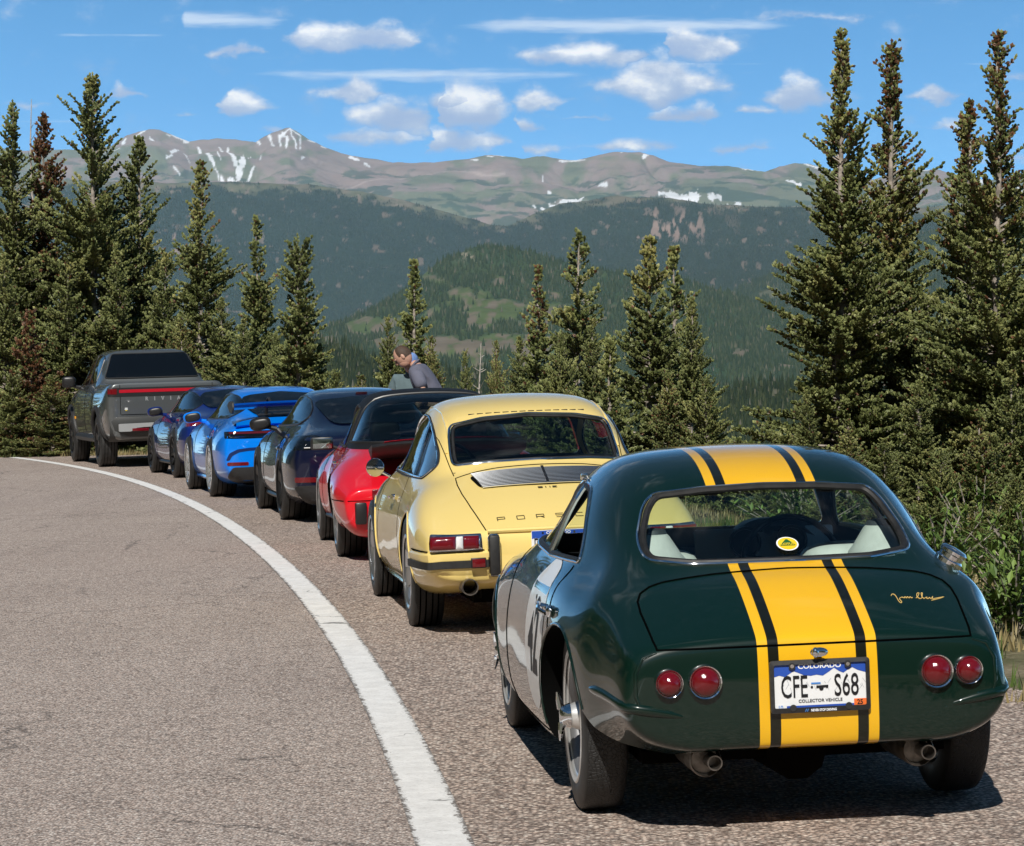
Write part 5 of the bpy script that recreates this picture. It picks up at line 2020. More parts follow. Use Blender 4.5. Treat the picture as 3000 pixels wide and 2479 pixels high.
    for y, z in pth:
        c = sf.rear(y, .40)[0]
        vs += [(c.x - .004, y, .45), (c.x - .010, y, .36), (c.x + .05, y, .30), (c.x + .16, y, .275)]
    for i in range(19):
        for k in range(3):
            fs.append((i * 4 + k, i * 4 + k + 1, i * 4 + k + 5, i * 4 + k + 4))
    vd.add(vs, fs)
    vd.build('rear_valance', pm, T)
    e_ = MB()
    e_.lathe([(.046, -.55), (.046, -.945), (.040, -.945), (.040, -.7), (0, -.7)], 28, 'x', (0, .54, .285))
    e_.lathe([(0, -.25), (.09, -.27), (.09, -.62), (0, -.66)], 20, 'x', (0, .25, .27))
    e_.build('exhaust', M_PIPE, T)
    p0 = sf.rear(.1, .49)[0]
    plate(T, lambda u, v, w: (p0.x - .012 - w, -u + .035, .50 + v), ('DMX', '482'), None, False, True)
    lp = MB()
    lp.tube([sf.rear(y, .584)[0] + Vector((-.012, 0, 0)) for y in np.linspace(-.425, .425, 24)], .015, 8)
    lp.build('lid_lip', pm, body)
    # furniture
    for sy, pr in ((1, sf.left), (-1, sf.right)):
        dh = MB()
        p, n = pr(.98, .705)
        dh.tube([p + n * .004, p + n * .034], .011, 8)
        dh.tube([p + Vector((-.012, sy * .034, .006)), p + Vector((.06, sy * .036, 0)), p + Vector((.12, sy * .03, -.005))], [.012, .010, .009], 8)
        dh.ellipsoid(p + n * .012, (.016, .014, .018))
        dh.build('door_handle', M_CHROME, T)
        sp_ = MB()
        sp_.tube([pr(x, .215)[0] + Vector((0, sy * .004, 0)) for x in np.linspace(.42, 1.88, 12)], .016, 8)
        sp_.build('sill_trim', M_CHROME, T)
    p, n = sf.left(1.84, .80)
    mi_ = MB()
    Mm = Matrix.Rotation(R(-172), 3, 'Z')
    c = p + Vector((-.02, .10, .065))
    mi_.lathe([(.0, -.03), (.03, -.028), (.052, -.012), (.060, 0.), (.057, .004)], 28, 'x', c, M=Mm)
    mi_.tube([p, p + Vector((0, .05, .03)), c], .009, 8)
    mo = mi_.build('door_mirror', M_CHROME, T)
    mi_ = MB()
    mi_.lathe([(.055, .003), (0, .0045)], 28, 'x', c, M=Mm)
    mi_.build('mirror_glass', M_MIRROR, mo)
    blk = mat('black_vinyl', (.012, .012, .013), .6)
    for y in (.36, -.36):
        seat(T, .62, y, .35, .93, .22, blk, None, 'seat')
    s_ = MB()
    for y in (.33, -.33):
        s_.ellipsoid((.10, y, .80), (.09, .17, .15), 20, 12, 0, .5)
    s_.box((.05, 0, .86), (.10, .50, .02), 0)
    s_.build('rear_seats', blk, T)
    d = MB()
    d.ellipsoid((1.72, 0, .80), (.16, .62, .085), 24, 12, 0, .5)
    d.build('dashboard', M_BLACK, T)
    steering(T, 1.45, .36, .83, .19)
    m2 = MB()
    m2.ellipsoid((1.42, -.02, 1.145), (.014, .11, .03), 20, 10, 0, .5)
    m2.tube([(1.42, -.02, 1.16), (1.5, -.02, 1.25)], .008, 6)
    m2.build('rear_view_mirror', M_BLACK, T)
    for cx in (0, 2.268):
        for sy in (1, -1):
            make_wheel(T, (cx, sy * .697, .32), sy, .32, .188, .205, 'five', M_ALLOY, .03, .3 if cx else 1.0)
    u = MB()
    u.box((1.1, 0, .20), (1.7, .48, .03), 0)
    u.box((-.35, 0, .27), (.35, .45, .07), 0)
    u.build('floor_pan', M_UNDER, T)
    return T, sf


YCAR, YCAR_SF = yellow_coupe()


def red_car():
    T = empty('wide_open_top_car', mat=car_frame((-.50 - .075, 22.74), 7.6, .0))
    tag(T, 'bright red wide-bodied car with black targa roof and black whale-tail spoiler', 'car', 'cars parked along the shoulder')
    S = []
    for x, pts in CLASSIC:
        fl = .085 * math.exp(-((x + .02) / .52) ** 4) + .055 * math.exp(-((x - 2.27) / .45) ** 4) + (.05 if x < -.5 else 0)
        q = []
        for k, (y, z) in enumerate(pts):
            w = [0, 0, 0, 0, .25, 1, 1.0, .8, .5][k]
            q.append((y + fl * w, z))
        if x < -.6:
            q = q[:6] + [(q[6][0] + .01, q[6][1]), (q[7][0] + .02, q[7][1] - .06), (q[8][0] + .02, q[8][1] - .08)]
        S.append((x, q))
    pm = paint('guards_red', (.68, .008, .020), rough=.3)
    N = NT(pm.node_tree)
    b = N.n['Principled BSDF']
    s_ = N.new('ShaderNodeSeparateXYZ')
    N.l.new(N.new('ShaderNodeTexCoord').outputs['Object'], s_.inputs[0])
    X, Z = s_.outputs[0], s_.outputs[2]
    hoop = N.m('MULTIPLY', N.m('GREATER_THAN', Z, .845), N.m('LESS_THAN', X, .78))
    roof = N.m('MULTIPLY', N.m('GREATER_THAN', Z, 1.165), N.m('LESS_THAN', X, 1.58))
    blk = N.m('MAXIMUM', hoop, roof)
    N.l.new(N.mix(blk, (.68, .008, .020), (.012, .012, .013)), b.inputs['Base Color'])
    N.l.new(N.m('MULTIPLY_ADD', blk, -1.0, 1.0), b.inputs['Coat Weight'])
    N.l.new(N.m('MULTIPLY_ADD', blk, .3, .3), b.inputs['Roughness'])
    body = loft('body', S, 4, 2, (.02, .03))
    body.data.materials.append(pm)
    sf = Surf(body)
    # the wrap-round rear glass is the body surface itself behind the hoop
    gl = link('rear_window', body.data.copy())
    gl.data.materials.clear()
    gl.data.materials.append(M_SMOKE)
    bm = bmesh.new()
    bm.from_mesh(gl.data)
    for co, no in (((.60, 0, 0), (1, 0, 0)), ((0, 0, .895), (0, 0, -1)), ((-.30, 0, 0), (-1, 0, 0))):
        bmesh.ops.bisect_plane(bm, geom=bm.verts[:] + bm.edges[:] + bm.faces[:], plane_co=co, plane_no=no, clear_outer=True)
    # drop the shoulders, keep what rises as the greenhouse
    bmesh.ops.delete(bm, geom=[f for f in bm.faces if f.calc_center_median().x < -.13], context='FACES')
    bm.to_mesh(gl.data)
    bm.free()
    gl.data.polygons.foreach_set('use_smooth', np.full(len(gl.data.polygons), True))
    gl.parent = T
    dw = rounded([(.76, .85), (.78, 1.165), (1.15, 1.19), (1.42, 1.14), (1.62, 1.02), (1.82, .855)], [.02, .03, .06, .08, .08, .03], 5)
    ws = rounded([(-.55, .90), (0, .905), (.55, .90), (.44, 1.16), (0, 1.19), (-.44, 1.16)], [.04, .02, .04, .06, .02, .06], 4)
    cs_wheels = [(0, .315, .36, .52, .345), (2.272, .315, .35, .5, .34)]
    back = [(-.30, .895), (.60, .895), (.60, 1.5), (-.30, 1.5)]
    finish_body(body, sf, S, pm, T, [(ws, 1.3, 3.4)], [dw, back], cs_wheels, (.035, .0, 1.95, .32))
    k = MB()
    for zz in np.linspace(0, 1, 2):
        pass
    hoop_pts = [sf.left(.60, z)[0] for z in np.linspace(.90, 1.17, 8)] + [sf.top(.60, y)[0] for y in np.linspace(.44, -.44, 14)] + [sf.right(.60, z)[0] for z in np.linspace(1.17, .90, 8)]
    k.tube(hoop_pts, .012, 8)
    k.build('window_trim', M_BLACK, gl)
    k = MB()
    base = [sf.left(x, .897)[0] for x in np.linspace(.60, .05, 8)] + [sf.rear(y, .897)[0] for y in np.linspace(.50, -.50, 12)] + [sf.right(x, .897)[0] for x in np.linspace(.05, .60, 8)]
    k.tube(base, .010, 8)
    k.build('rubber_seal', M_RUBBER, gl)
    for pr in (sf.left, sf.right):
        g = patch('side_window', dw, pr, -.010, M_TINT, T, .08)
        k = MB()
        k.tube(on_surf(dw, pr, .001, .05), .009, 8, True)
        k.build('rubber_seal', M_RUBBER, g)
    patch('windscreen', ws, sf.front, -.006, M_TINT, T, .08)
    for pr in (sf.left, sf.right):
        q = MB()
        seam(q, [(.76, .845), (.72, .74), (.62, .58), (.58, .45), (.60, .30), (.66, .215), (1.70, .205), (1.80, .30), (1.84, .5), (1.82, .84)], pr, .003)
        q.build('door_gap', M_SEAM, body)
    for sy in (1, -1):
        q = MB()
        q.tube(round_corner(sf, sy, -.36, .36, .475, 16, 6, 89, .0), .004, 6)
        q.build('bumper_gap', M_SEAM, body)
    # whale tail: black rubber tray with a red middle
    sp = MB()
    V, F = [], []
    ns = 20
    for i in range(ns + 1):
        y = .60 - 1.20 * i / ns
        e = 1 - abs(y / .66) ** 3
        xr = -.80 - .28 * (1 - (y / .72) ** 2)
        zr = .86 + .045 * e
        p0 = sf.top(-.40, y * .93)[0]
        V += [(p0.x, p0.y, p0.z - .01), (-.55, y, .845 + .03 * e), (xr, y, zr + .03), (xr - .03, y, zr + .012), (xr + .01, y, zr - .035), (-.58, y * .97, .78)]
    for i in range(ns):
        for k in range(5):
            F.append((i * 6 + k, i * 6 + k + 1, i * 6 + k + 7, i * 6 + k + 6))
    F += [tuple(range(6)), tuple(ns * 6 + k for k in range(5, -1, -1))]
    sp.add(V, F)
    so = sp.build('rear_spoiler', M_RUBBER, T, sharp=50)
    sp = MB()
    V, F = [], []
    for i in range(17):
        y = .50 - 1.0 * i / 16
        e = 1 - abs(y / .66) ** 3
        xr = -.80 - .28 * (1 - (y / .72) ** 2)
        V += [(-.50, y, .852 + .03 * e), (-.62, y, .876 + .036 * e), (xr + .05, y, .90 + .045 * e)]
    for i in range(16):
        for k in range(2):
            F.append((i * 3 + k, i * 3 + k + 1, i * 3 + k + 4, i * 3 + k + 3))
    sp.add(V, F)
    sp.build('spoiler_panel', pm if False else paint('guards_red_panel', (.68, .008, .020), rough=.3), so)
    for sy, pr in ((1, sf.left), (-1, sf.right)):
        b_ = MB()
        c = sf.hit((-1.3, sy * .70, .40), (1, 0, 0))[0]
        b_.box((c.x - .012, sy * .70, .38), (.035, .045, .085), 0, None, .015)
        b_.build('bumper_guard', M_BLACK, T)
        l_ = MB()
        c = sf.hit((-1.3, sy * .6, .52), (1, 0, 0))[0]
        l_.box((c.x - .004, sy * .47, .525), (.02, .14, .035), 0, None, .01)
        l_.build('tail_lamp', M_REDLENS, T)
        dh = MB()
        p, n = pr(.98, .715)
        dh.tube([p + Vector((-.06, sy * .006, 0)), p + Vector((-.02, sy * .03, 0)), p + Vector((.07, sy * .03, 0)), p + Vector((.1, sy * .006, 0))], .011, 8)
        dh.build('door_handle', M_CHROME, T)
        p, n = pr(1.70, .815)
        mi = MB()
        c = p + Vector((0, sy * .13, .045))
        mi.box(c, (.045, .095, .055), 0, Matrix.Rotation(R(-8 * sy), 3, 'Z'), .02)
        mi.tube([p, c], .016, 8)
        mo = mi.build('door_mirror', M_BLACK, T)
        mi = MB()
        mi.box(c + Vector((-.045, 0, 0)), (.004, .082, .043), 0, Matrix.Rotation(R(-8 * sy), 3, 'Z'), .003)
        mi.build('mirror_glass', M_MIRROR, mo)
        si = MB()
        si.tube([pr(x, .24)[0] for x in np.linspace(.42, 1.88, 12)], .02, 8)
        si.build('sill_trim', M_BLACK, T)
    dk = mat('black_vinyl', (.012, .012, .013), .6)
    for y in (.36, -.36):
        seat(T, .72, y, .35, .90, .22, dk, None, 'seat', True)
    d = MB()
    d.ellipsoid((1.72, 0, .80), (.16, .62, .085), 24, 12, 0, .5)
    d.build('dashboard', M_BLACK, T)
    steering(T, 1.40, .36, .83, .19)
    ex = MB()
    ex.lathe([(.04, -.5), (.04, -.98), (.034, -.98), (.034, -.7), (0, -.7)], 20, 'x', (0, .42, .24))
    ex.build('exhaust', M_PIPE, T)
    for cx in (0, 2.272):
        for sy in (1, -1):
            make_wheel(T, (cx, sy * (.715 if cx == 0 else .725), .318), sy, .318, .24 if cx == 0 else .2, .215, 'five', M_ALLOY, .03, .5 if cx else .9)
    u = MB()
    u.box((1.1, 0, .20), (1.7, .52, .03), 0)
    u.box((-.35, 0, .27), (.35, .5, .07), 0)
    u.build('floor_pan', M_UNDER, T)
    return T, sf


RCAR, RCAR_SF = red_car()

# ------------------------------------------------------------------ three modern sports cars
MODERN = [(-1.06, [(0, .80), (.25, .80), (.5, .795), (.70, .78), (.80, .735), (.835, .62), (.835, .45), (.78, .33), (.66, .26)]),
          (-1.02, [(0, .845), (.25, .843), (.5, .838), (.72, .82), (.84, .775), (.88, .64), (.88, .45), (.84, .30), (.70, .22)]),
          (-.85, [(0, .90), (.25, .895), (.48, .885), (.68, .865), (.83, .815), (.915, .66), (.92, .45), (.88, .28), (.72, .2)]),
          (-.6, [(0, .95), (.25, .945), (.45, .93), (.62, .905), (.81, .855), (.93, .68), (.935, .45), (.9, .26), (.74, .17)]),
          (-.3, [(0, 1.035), (.26, 1.025), (.46, .998), (.59, .95), (.775, .885), (.925, .70), (.935, .45), (.9, .24), (.74, .15)]),
          (0, [(0, 1.135), (.27, 1.125), (.475, 1.088), (.595, .99), (.745, .902), (.915, .71), (.93, .45), (.9, .24), (.74, .15)]),
          (.3, [(0, 1.22), (.28, 1.21), (.495, 1.168), (.615, 1.02), (.735, .905), (.89, .71), (.915, .45), (.88, .24), (.74, .14)]),
          (.65, [(0, 1.278), (.29, 1.268), (.515, 1.222), (.63, 1.04), (.74, .90), (.865, .70), (.895, .45), (.87, .24), (.74, .14)]),
          (1.1, [(0, 1.30), (.3, 1.29), (.525, 1.24), (.64, 1.05), (.745, .895), (.86, .69), (.89, .45), (.87, .24), (.74, .14)]),
          (1.5, [(0, 1.275), (.29, 1.26), (.505, 1.20), (.635, 1.03), (.75, .885), (.86, .68), (.89, .45), (.87, .24), (.74, .14)]),
          (1.85, [(0, 1.14), (.28, 1.12), (.49, 1.05), (.63, .95), (.76, .87), (.865, .68), (.89, .45), (.87, .25), (.74, .15)]),
          (2.25, [(0, .90), (.28, .893), (.5, .88), (.65, .86), (.77, .84), (.87, .68), (.90, .45), (.87, .26), (.74, .16)]),
          (2.6, [(0, .80), (.26, .79), (.45, .785), (.62, .80), (.77, .805), (.88, .67), (.91, .45), (.88, .28), (.74, .18)]),
          (2.95, [(0, .70), (.24, .69), (.42, .69), (.58, .72), (.73, .72), (.83, .62), (.87, .44), (.84, .28), (.7, .18)]),
          (3.25, [(0, .58), (.2, .575), (.36, .575), (.5, .595), (.64, .59), (.72, .52), (.76, .42), (.73, .28), (.6, .2)]),
          (3.40, [(0, .46), (.16, .46), (.3, .455), (.42, .46), (.52, .45), (.57, .42), (.58, .36), (.55, .28), (.45, .22)])]


def shape(yscale=1.0, dz=0.0, rear=0.0, wide=0.0, roof=0.0):
    out = []
    for x, p in MODERN:
        q = []
        for k, (y, z) in enumerate(p):
            yy = y * yscale + (wide * math.exp(-(x / .6) ** 4) if k in (5, 6, 7) else 0)
            zz = z + (roof if (k < 4 and z > 1.0) else 0)
            q.append((yy, zz))
        out.append((x + (rear if x < -.55 else rear * .4 if x < -.2 else 0), q))
    return out


def modern(name, label, M, pm, S, side, rearwin, wheel, tailfn, mirror_mat=None, arch=(.375, .37), wb=2.45, wy=.80, tw=.30, sill=None, dglass=None):
    T = empty(name, mat=M)
    tag(T, label, 'car', 'cars parked along the shoulder')
    body = loft('body', S, 4, 2, (.03, .03))
    body.data.materials.append(pm)
    sf = Surf(body)
    finish_body(body, sf, S, pm, T, [], [], [(0, .35, arch[0], .5, arch[1]), (wb, .34, arch[0] * .98, .5, arch[1] * .98)])
    for pr in (sf.left, sf.right):
        g = patch('side_window', side, pr, .006, dglass or M_DARKGLASS, T, .035)
        k = MB()
        k.tube(on_surf(side, pr, .002, .05), .009, 6, True)
        k.build('window_trim', M_BLACK, g)
    g = patch('rear_window', rearwin, sf.rear, .012, dglass or M_DARKGLASS, T, .035)
    ws = rounded([(-.62, .93), (0, .94), (.62, .93), (.50, 1.20), (0, 1.235), (-.50, 1.20)], [.05, .02, .05, .06, .02, .06], 4)
    patch('windscreen', ws, sf.front, .003, M_DARKGLASS, T, .08)
    for pr in (sf.left, sf.right):
        q = MB()
        seam(q, [(.62, .895), (.58, .72), (.50, .55), (.46, .40), (.50, .26), (.50, .23), (1.85, .23), (1.93, .5), (1.90, .87)], pr, .004)
        q.build('door_gap', M_SEAM, body)
    for sy, pr in ((1, sf.left), (-1, sf.right)):
        mi = MB()
        p, n = pr(1.72, .875)
        c = p + Vector((-.01, sy * .175, .06))
        Mx = Matrix.Rotation(R(-10 * sy), 3, 'Z') @ Matrix.Rotation(R(-8 * sy), 3, 'X')
        mi.ellipsoid(c, (.065, .115, .07), 20, 12, 0, .7, Mx)
        mi.tube([p, p + Vector((0, sy * .08, .02)), c + Vector((0, 0, -.03))], [.03, .022, .02], 8)
        mo = mi.build('door_mirror', mirror_mat or pm, T)
        mi = MB()
        mi.ellipsoid(c + Vector((-.045, 0, 0)), (.026, .098, .056), 20, 10, 0, .7, Mx)
        mi.build('mirror_glass', M_BLACK, mo)
        h = MB()
        p, n = pr(.78, .70)
        h.ellipsoid(p, (.10, .014, .018), 16, 8, 0, .7)
        h.build('door_handle', pm, T)
        si = MB()
        si.tube([pr(x, .20)[0] for x in np.linspace(.42, wb - .42, 12)], .03, 8)
        si.build('side_sill', sill or M_BLACK, T)
    for cx in (0, wb):
        for sy in (1, -1):
            Rt = .352 if cx == 0 else .34
            make_wheel(T, (cx, sy * (wy + (0 if cx == 0 else -.0)), Rt), sy, Rt, tw if cx == 0 else tw - .05, Rt - .095, wheel[0], wheel[1], wheel[2], wheel[3])
    u = MB()
    u.box((1.15, 0, .19), (1.9, .6, .04), 0)
    u.build('floor_pan', M_UNDER, T)
    tailfn(T, sf, pm)
    return T, sf


def wrap_lamp(T, sf, name, mats, y0, y1, z0, z1, sy, off=.004, r=.03, lens=None, shape_=None, thick=.02):
    """a lamp that follows the tail: outline in (y, z) seen from behind and a little from the side"""
    def pr(a, b):
        return sf.hit((-1.25 + 0.0, a + sy * .10, b), (1, -sy * .35, 0))
    pr.__name__ = 'rear'
    poly = shape_ or [(y0, z0), (y1, z0), (y1, z1), (y0, z1)]
    pl = rounded([(sy * a, b) for a, b in poly], r, 4)
    return patch(name, pl, pr, off, mats, T, .04, thick), pr


def tail_992(T, sf, pm):
    for sy in (1, -1):
        o, pr = wrap_lamp(T, sf, 'tail_lamp', M_REDLENS, .25, .85, .745, .80, sy, .004, .02, None, [(.10, .775), (.62, .765), (.90, .74), (.90, .80), (.62, .805), (.10, .81)])
        o2, _ = wrap_lamp(T, sf, 'reflector', M_REDLENS, .62, .82, .40, .43, sy, .004, .01)
        e = MB()
        e.lathe([(.05, -.8), (.05, -1.09), (.043, -1.09), (.043, -.95), (0, -.95)], 20, 'x', (0, sy * .45, .27))
        e.build('exhaust', M_CHROME, T)
    v = wrap_lamp(T, sf, 'rear_diffuser', M_SATIN, 0, 0, 0, 0, 1, .006, .03, None, [(-.74, .25), (.74, .25), (.80, .36), (-.80, .36)], .02)


def tail_gt3(T, sf, pm):
    for sy in (1, -1):
        o, pr = wrap_lamp(T, sf, 'tail_lamp', M_DARKGLASS, 0, 0, 0, 0, sy, .006, .015, None, [(.08, .715), (.62, .71), (.86, .715), (.90, .79), (.62, .795), (.08, .80)])
        rl = [(.10, .765), (.62, .762), (.80, .765), (.80, .785), (.62, .785), (.10, .79)]
        patch('lens', rounded([(sy * a, b) for a, b in rl], .008, 3), pr, .012, mat('smoked_red', (.10, .006, .008), .1, coat=1.0), o, .05)
        k = MB()
        pp = [pr(sy * a, b) for a, b in ((.78, .755), (.795, .74), (.78, .728), (.60, .724), (.40, .724))]
        k.tube([c + n * .012 for c, n in pp], .005, 6)
        k.build('lamp_chrome', M_CHROME, o)
        wrap_lamp(T, sf, 'reflector', M_REDLENS, .57, .83, .395, .435, sy, .006, .018)
        # the curved outlet above the reflector: a dark recess with its lip
        ol = [(.845, .455), (.80, .54), (.70, .585), (.56, .60), (.40, .605), (.40, .570), (.56, .565), (.68, .55), (.765, .51), (.80, .455)]
        wrap_lamp(T, sf, 'air_outlet', mat('outlet_blue_dark', (.0, .015, .10), .4), 0, 0, 0, 0, sy, .003, .02, None, ol, .004)
    wrap_lamp(T, sf, 'rear_diffuser', M_SATIN, 0, 0, 0, 0, 1, .010, .03, None, [(-.80, .19), (.80, .19), (.86, .25), (.76, .375), (-.76, .375), (-.86, .25)], .02)
    # duck tail, swan-neck wing
    d = MB()
    V, F = [], []
    for i in range(21):
        y = .74 - 1.48 * i / 20
        a, _ = sf.top(-.62, y)
        b, _ = sf.top(-.96, y)
        e = max(0, 1 - abs(y / .74) ** 4)
        V += [(-.55, y, a.z - .01 + .02), (-.80, y, (a.z + b.z) / 2 + .045 * e), (-1.06, y, .895 + .055 * e), (-1.05, y, .86 + .02 * e), (-.95, y, b.z - .03)]
    for i in range(20):
        for k in range(4):
            F.append((i * 5 + k, i * 5 + k + 1, i * 5 + k + 6, i * 5 + k + 5))
    d.add(V, F)
    d.build('ducktail', pm, T)
    eg = patch('engine_grille', rounded([(-.34, .42), (-.60, .40), (-.60, -.40), (-.34, -.42)], .05, 4), sf.top, .012, M_SATIN, T, .06)
    w = MB()
    V, F = [], []
    prof = [(-.64, 1.085), (-.74, 1.12), (-.88, 1.135), (-1.04, 1.14), (-1.04, 1.118), (-.88, 1.085), (-.74, 1.06)]
    for i in range(13):
        y = .76 - 1.52 * i / 12
        V += [(x, y, z - .02 * (y / .76) ** 2) for x, z in prof]
    n = len(prof)
    for i in range(12):
        for k in range(n):
            F.append((i * n + k, i * n + (k + 1) % n, (i + 1) * n + (k + 1) % n, (i + 1) * n + k))
    F += [tuple(range(n)), tuple(12 * n + k for k in range(n - 1, -1, -1))]
    w.add(V, F)
    wo = w.build('rear_wing', paint('wing_blue', (.0, .06, .36), rough=.3), T)
    for sy in (1, -1):
        e = MB()
        pl = rounded([(-.62, 1.10), (-.80, 1.145), (-1.06, 1.15), (-1.10, 1.06), (-1.02, 1.0), (-.80, 1.02)], .03, 4)
        k = len(pl)
        e.add([(p.x, sy * .765, p.y) for p in pl] + [(p.x, sy * .785, p.y) for p in pl], [tuple(range(k)), tuple(range(2 * k - 1, k - 1, -1))] + [(i, i + k, (i + 1) % k + k, (i + 1) % k) for i in range(k)])
        e.build('end_plate', M_SATIN, wo)
        s = MB()
        pts = [(-.46, sy * .30, .94), (-.52, sy * .30, 1.08), (-.62, sy * .30, 1.165), (-.74, sy * .30, 1.17), (-.82, sy * .30, 1.13)]
        s.tube(pts, [.022, .018, .016, .016, .014], 8)
        s.build('wing_mount', M_SATIN, wo)


def tail_navy(T, sf, pm):
    for sy in (1, -1):
        o, pr = wrap_lamp(T, sf, 'tail_lamp', M_DARKGLASS, 0, 0, 0, 0, sy, .006, .05, None, [(.50, .72), (.93, .715), (1.0, .76), (.93, .845), (.66, .85), (.50, .80)])
        k = MB()
        for y0, y1 in ((.56, .66), (.70, .76)):
            pp = [pr(sy * a, .735) for a in np.linspace(y0, y1, 5)]
            k.tube([c + n * .012 for c, n in pp], .006, 6)
        k.build('reversing_lens', M_WHITELENS, o)
        wrap_lamp(T, sf, 'reflector', M_REDLENS, .40, .87, .40, .45, sy, .006, .012)
    wrap_lamp(T, sf, 'rear_diffuser', M_SATIN, 0, 0, 0, 0, 1, .008, .04, None, [(-.76, .20), (.76, .20), (.87, .37), (-.87, .37)], .02)
    k = MB()
    for sy in (1, -1):
        pts = [sf.hit((-1.3, sy * (y + .1), z), (1, -sy * .35, 0))[0] + Vector((-.012, 0, 0)) for y, z in ((.88, .27), (.80, .29), (.70, .33), (.60, .365))]
        k.tube(pts, .010, 6)
    k.build('diffuser_trim', mat('grey_trim', (.08, .08, .085), .4), T)
    l = MB()
    c, n = sf.rear(-.0, 1.235)
    l.box(c + n * .006, (.02, .06, .012), 0, None, .006)
    l.build('brake_lamp', M_DARKLENS, T)


SIDE_911 = rounded([(-.03, .935), (-.13, 1.03), (.10, 1.12), (.45, 1.195), (.9, 1.225), (1.3, 1.205), (1.62, 1.10), (1.95, .905), (.9, .92)], [.04, .05, .1, .1, .1, .1, .1, .04, .02], 5)
SIDE_CAY = rounded([(.16, .945), (.10, 1.02), (.22, 1.10), (.50, 1.185), (.9, 1.225), (1.3, 1.205), (1.62, 1.10), (1.95, .905), (.9, .925)], [.05, .05, .06, .1, .1, .1, .1, .04, .02], 5)
RW_911 = [(0, 1.00), (.44, .985), (.50, 1.06), (.475, 1.15), (.40, 1.20), (0, 1.238)]
RW_911 = rounded(RW_911 + [(-x, z) for x, z in RW_911[-2:0:-1]], .03, 4)
RW_GT3 = [(0, 1.06), (.46, 1.05), (.52, 1.12), (.47, 1.195), (.40, 1.21), (0, 1.24)]
RW_GT3 = [(0, .98), (.42, .97), (.49, 1.05), (.50, 1.12), (.47, 1.175), (.38, 1.20), (0, 1.232)]
RW_GT3 = rounded(RW_GT3 + [(-x, z) for x, z in RW_GT3[-2:0:-1]], .03, 4)
RW_CAY = [(0, .945), (.36, .94), (.43, .97), (.50, 1.14), (.44, 1.175), (0, 1.21)]
RW_CAY = rounded(RW_CAY + [(-x, z) for x, z in RW_CAY[-2:0:-1]], .04, 4)

P_NAVY = paint('navy_paint', (.0008, .003, .020), .0, .1)
P_SHARK = paint('bright_blue_paint', (.0, .20, .82), .0, 0, .3)
P_DEEP = paint('deep_blue_paint', (.001, .012, .115), .0, .2)
NCAR, NCAR_SF = modern('dark_coupe', 'glossy navy coupe with dark tail lamps, parked ahead of the red car', car_frame((-1.40 - .03, 28.61), 11.0), P_NAVY,
                       shape(.975, 0, .07, .0, -.005), SIDE_CAY, RW_CAY, ('five', M_DARKALLOY, .03, .4), tail_navy, M_BLACK, wb=2.475, wy=.765)
GCAR, GCAR_SF = modern('winged_coupe', 'bright blue modern coupe with a big rear wing and silver wheels', car_frame((-2.67 - .055, 34.39), 13.2), P_SHARK,
                       shape(1.0, 0, 0, .0), SIDE_911, RW_GT3, ('ten', mat('bright_alloy', (.75, .76, .78), .25, .8), .03, .2), tail_gt3, None, wb=2.457, wy=.795, tw=.31, sill=P_SHARK)
BCAR, BCAR_SF = modern('smooth_coupe', 'deep blue coupe with black wheels, parked just behind the grey pickup', car_frame((-3.93 - .035, 40.96), 15.3), P_DEEP,
                       shape(1.0, 0, 0, -.01), SIDE_911, RW_911, ('ten', M_DARKALLOY, .03, .5), tail_992, None, wb=2.45, wy=.79)

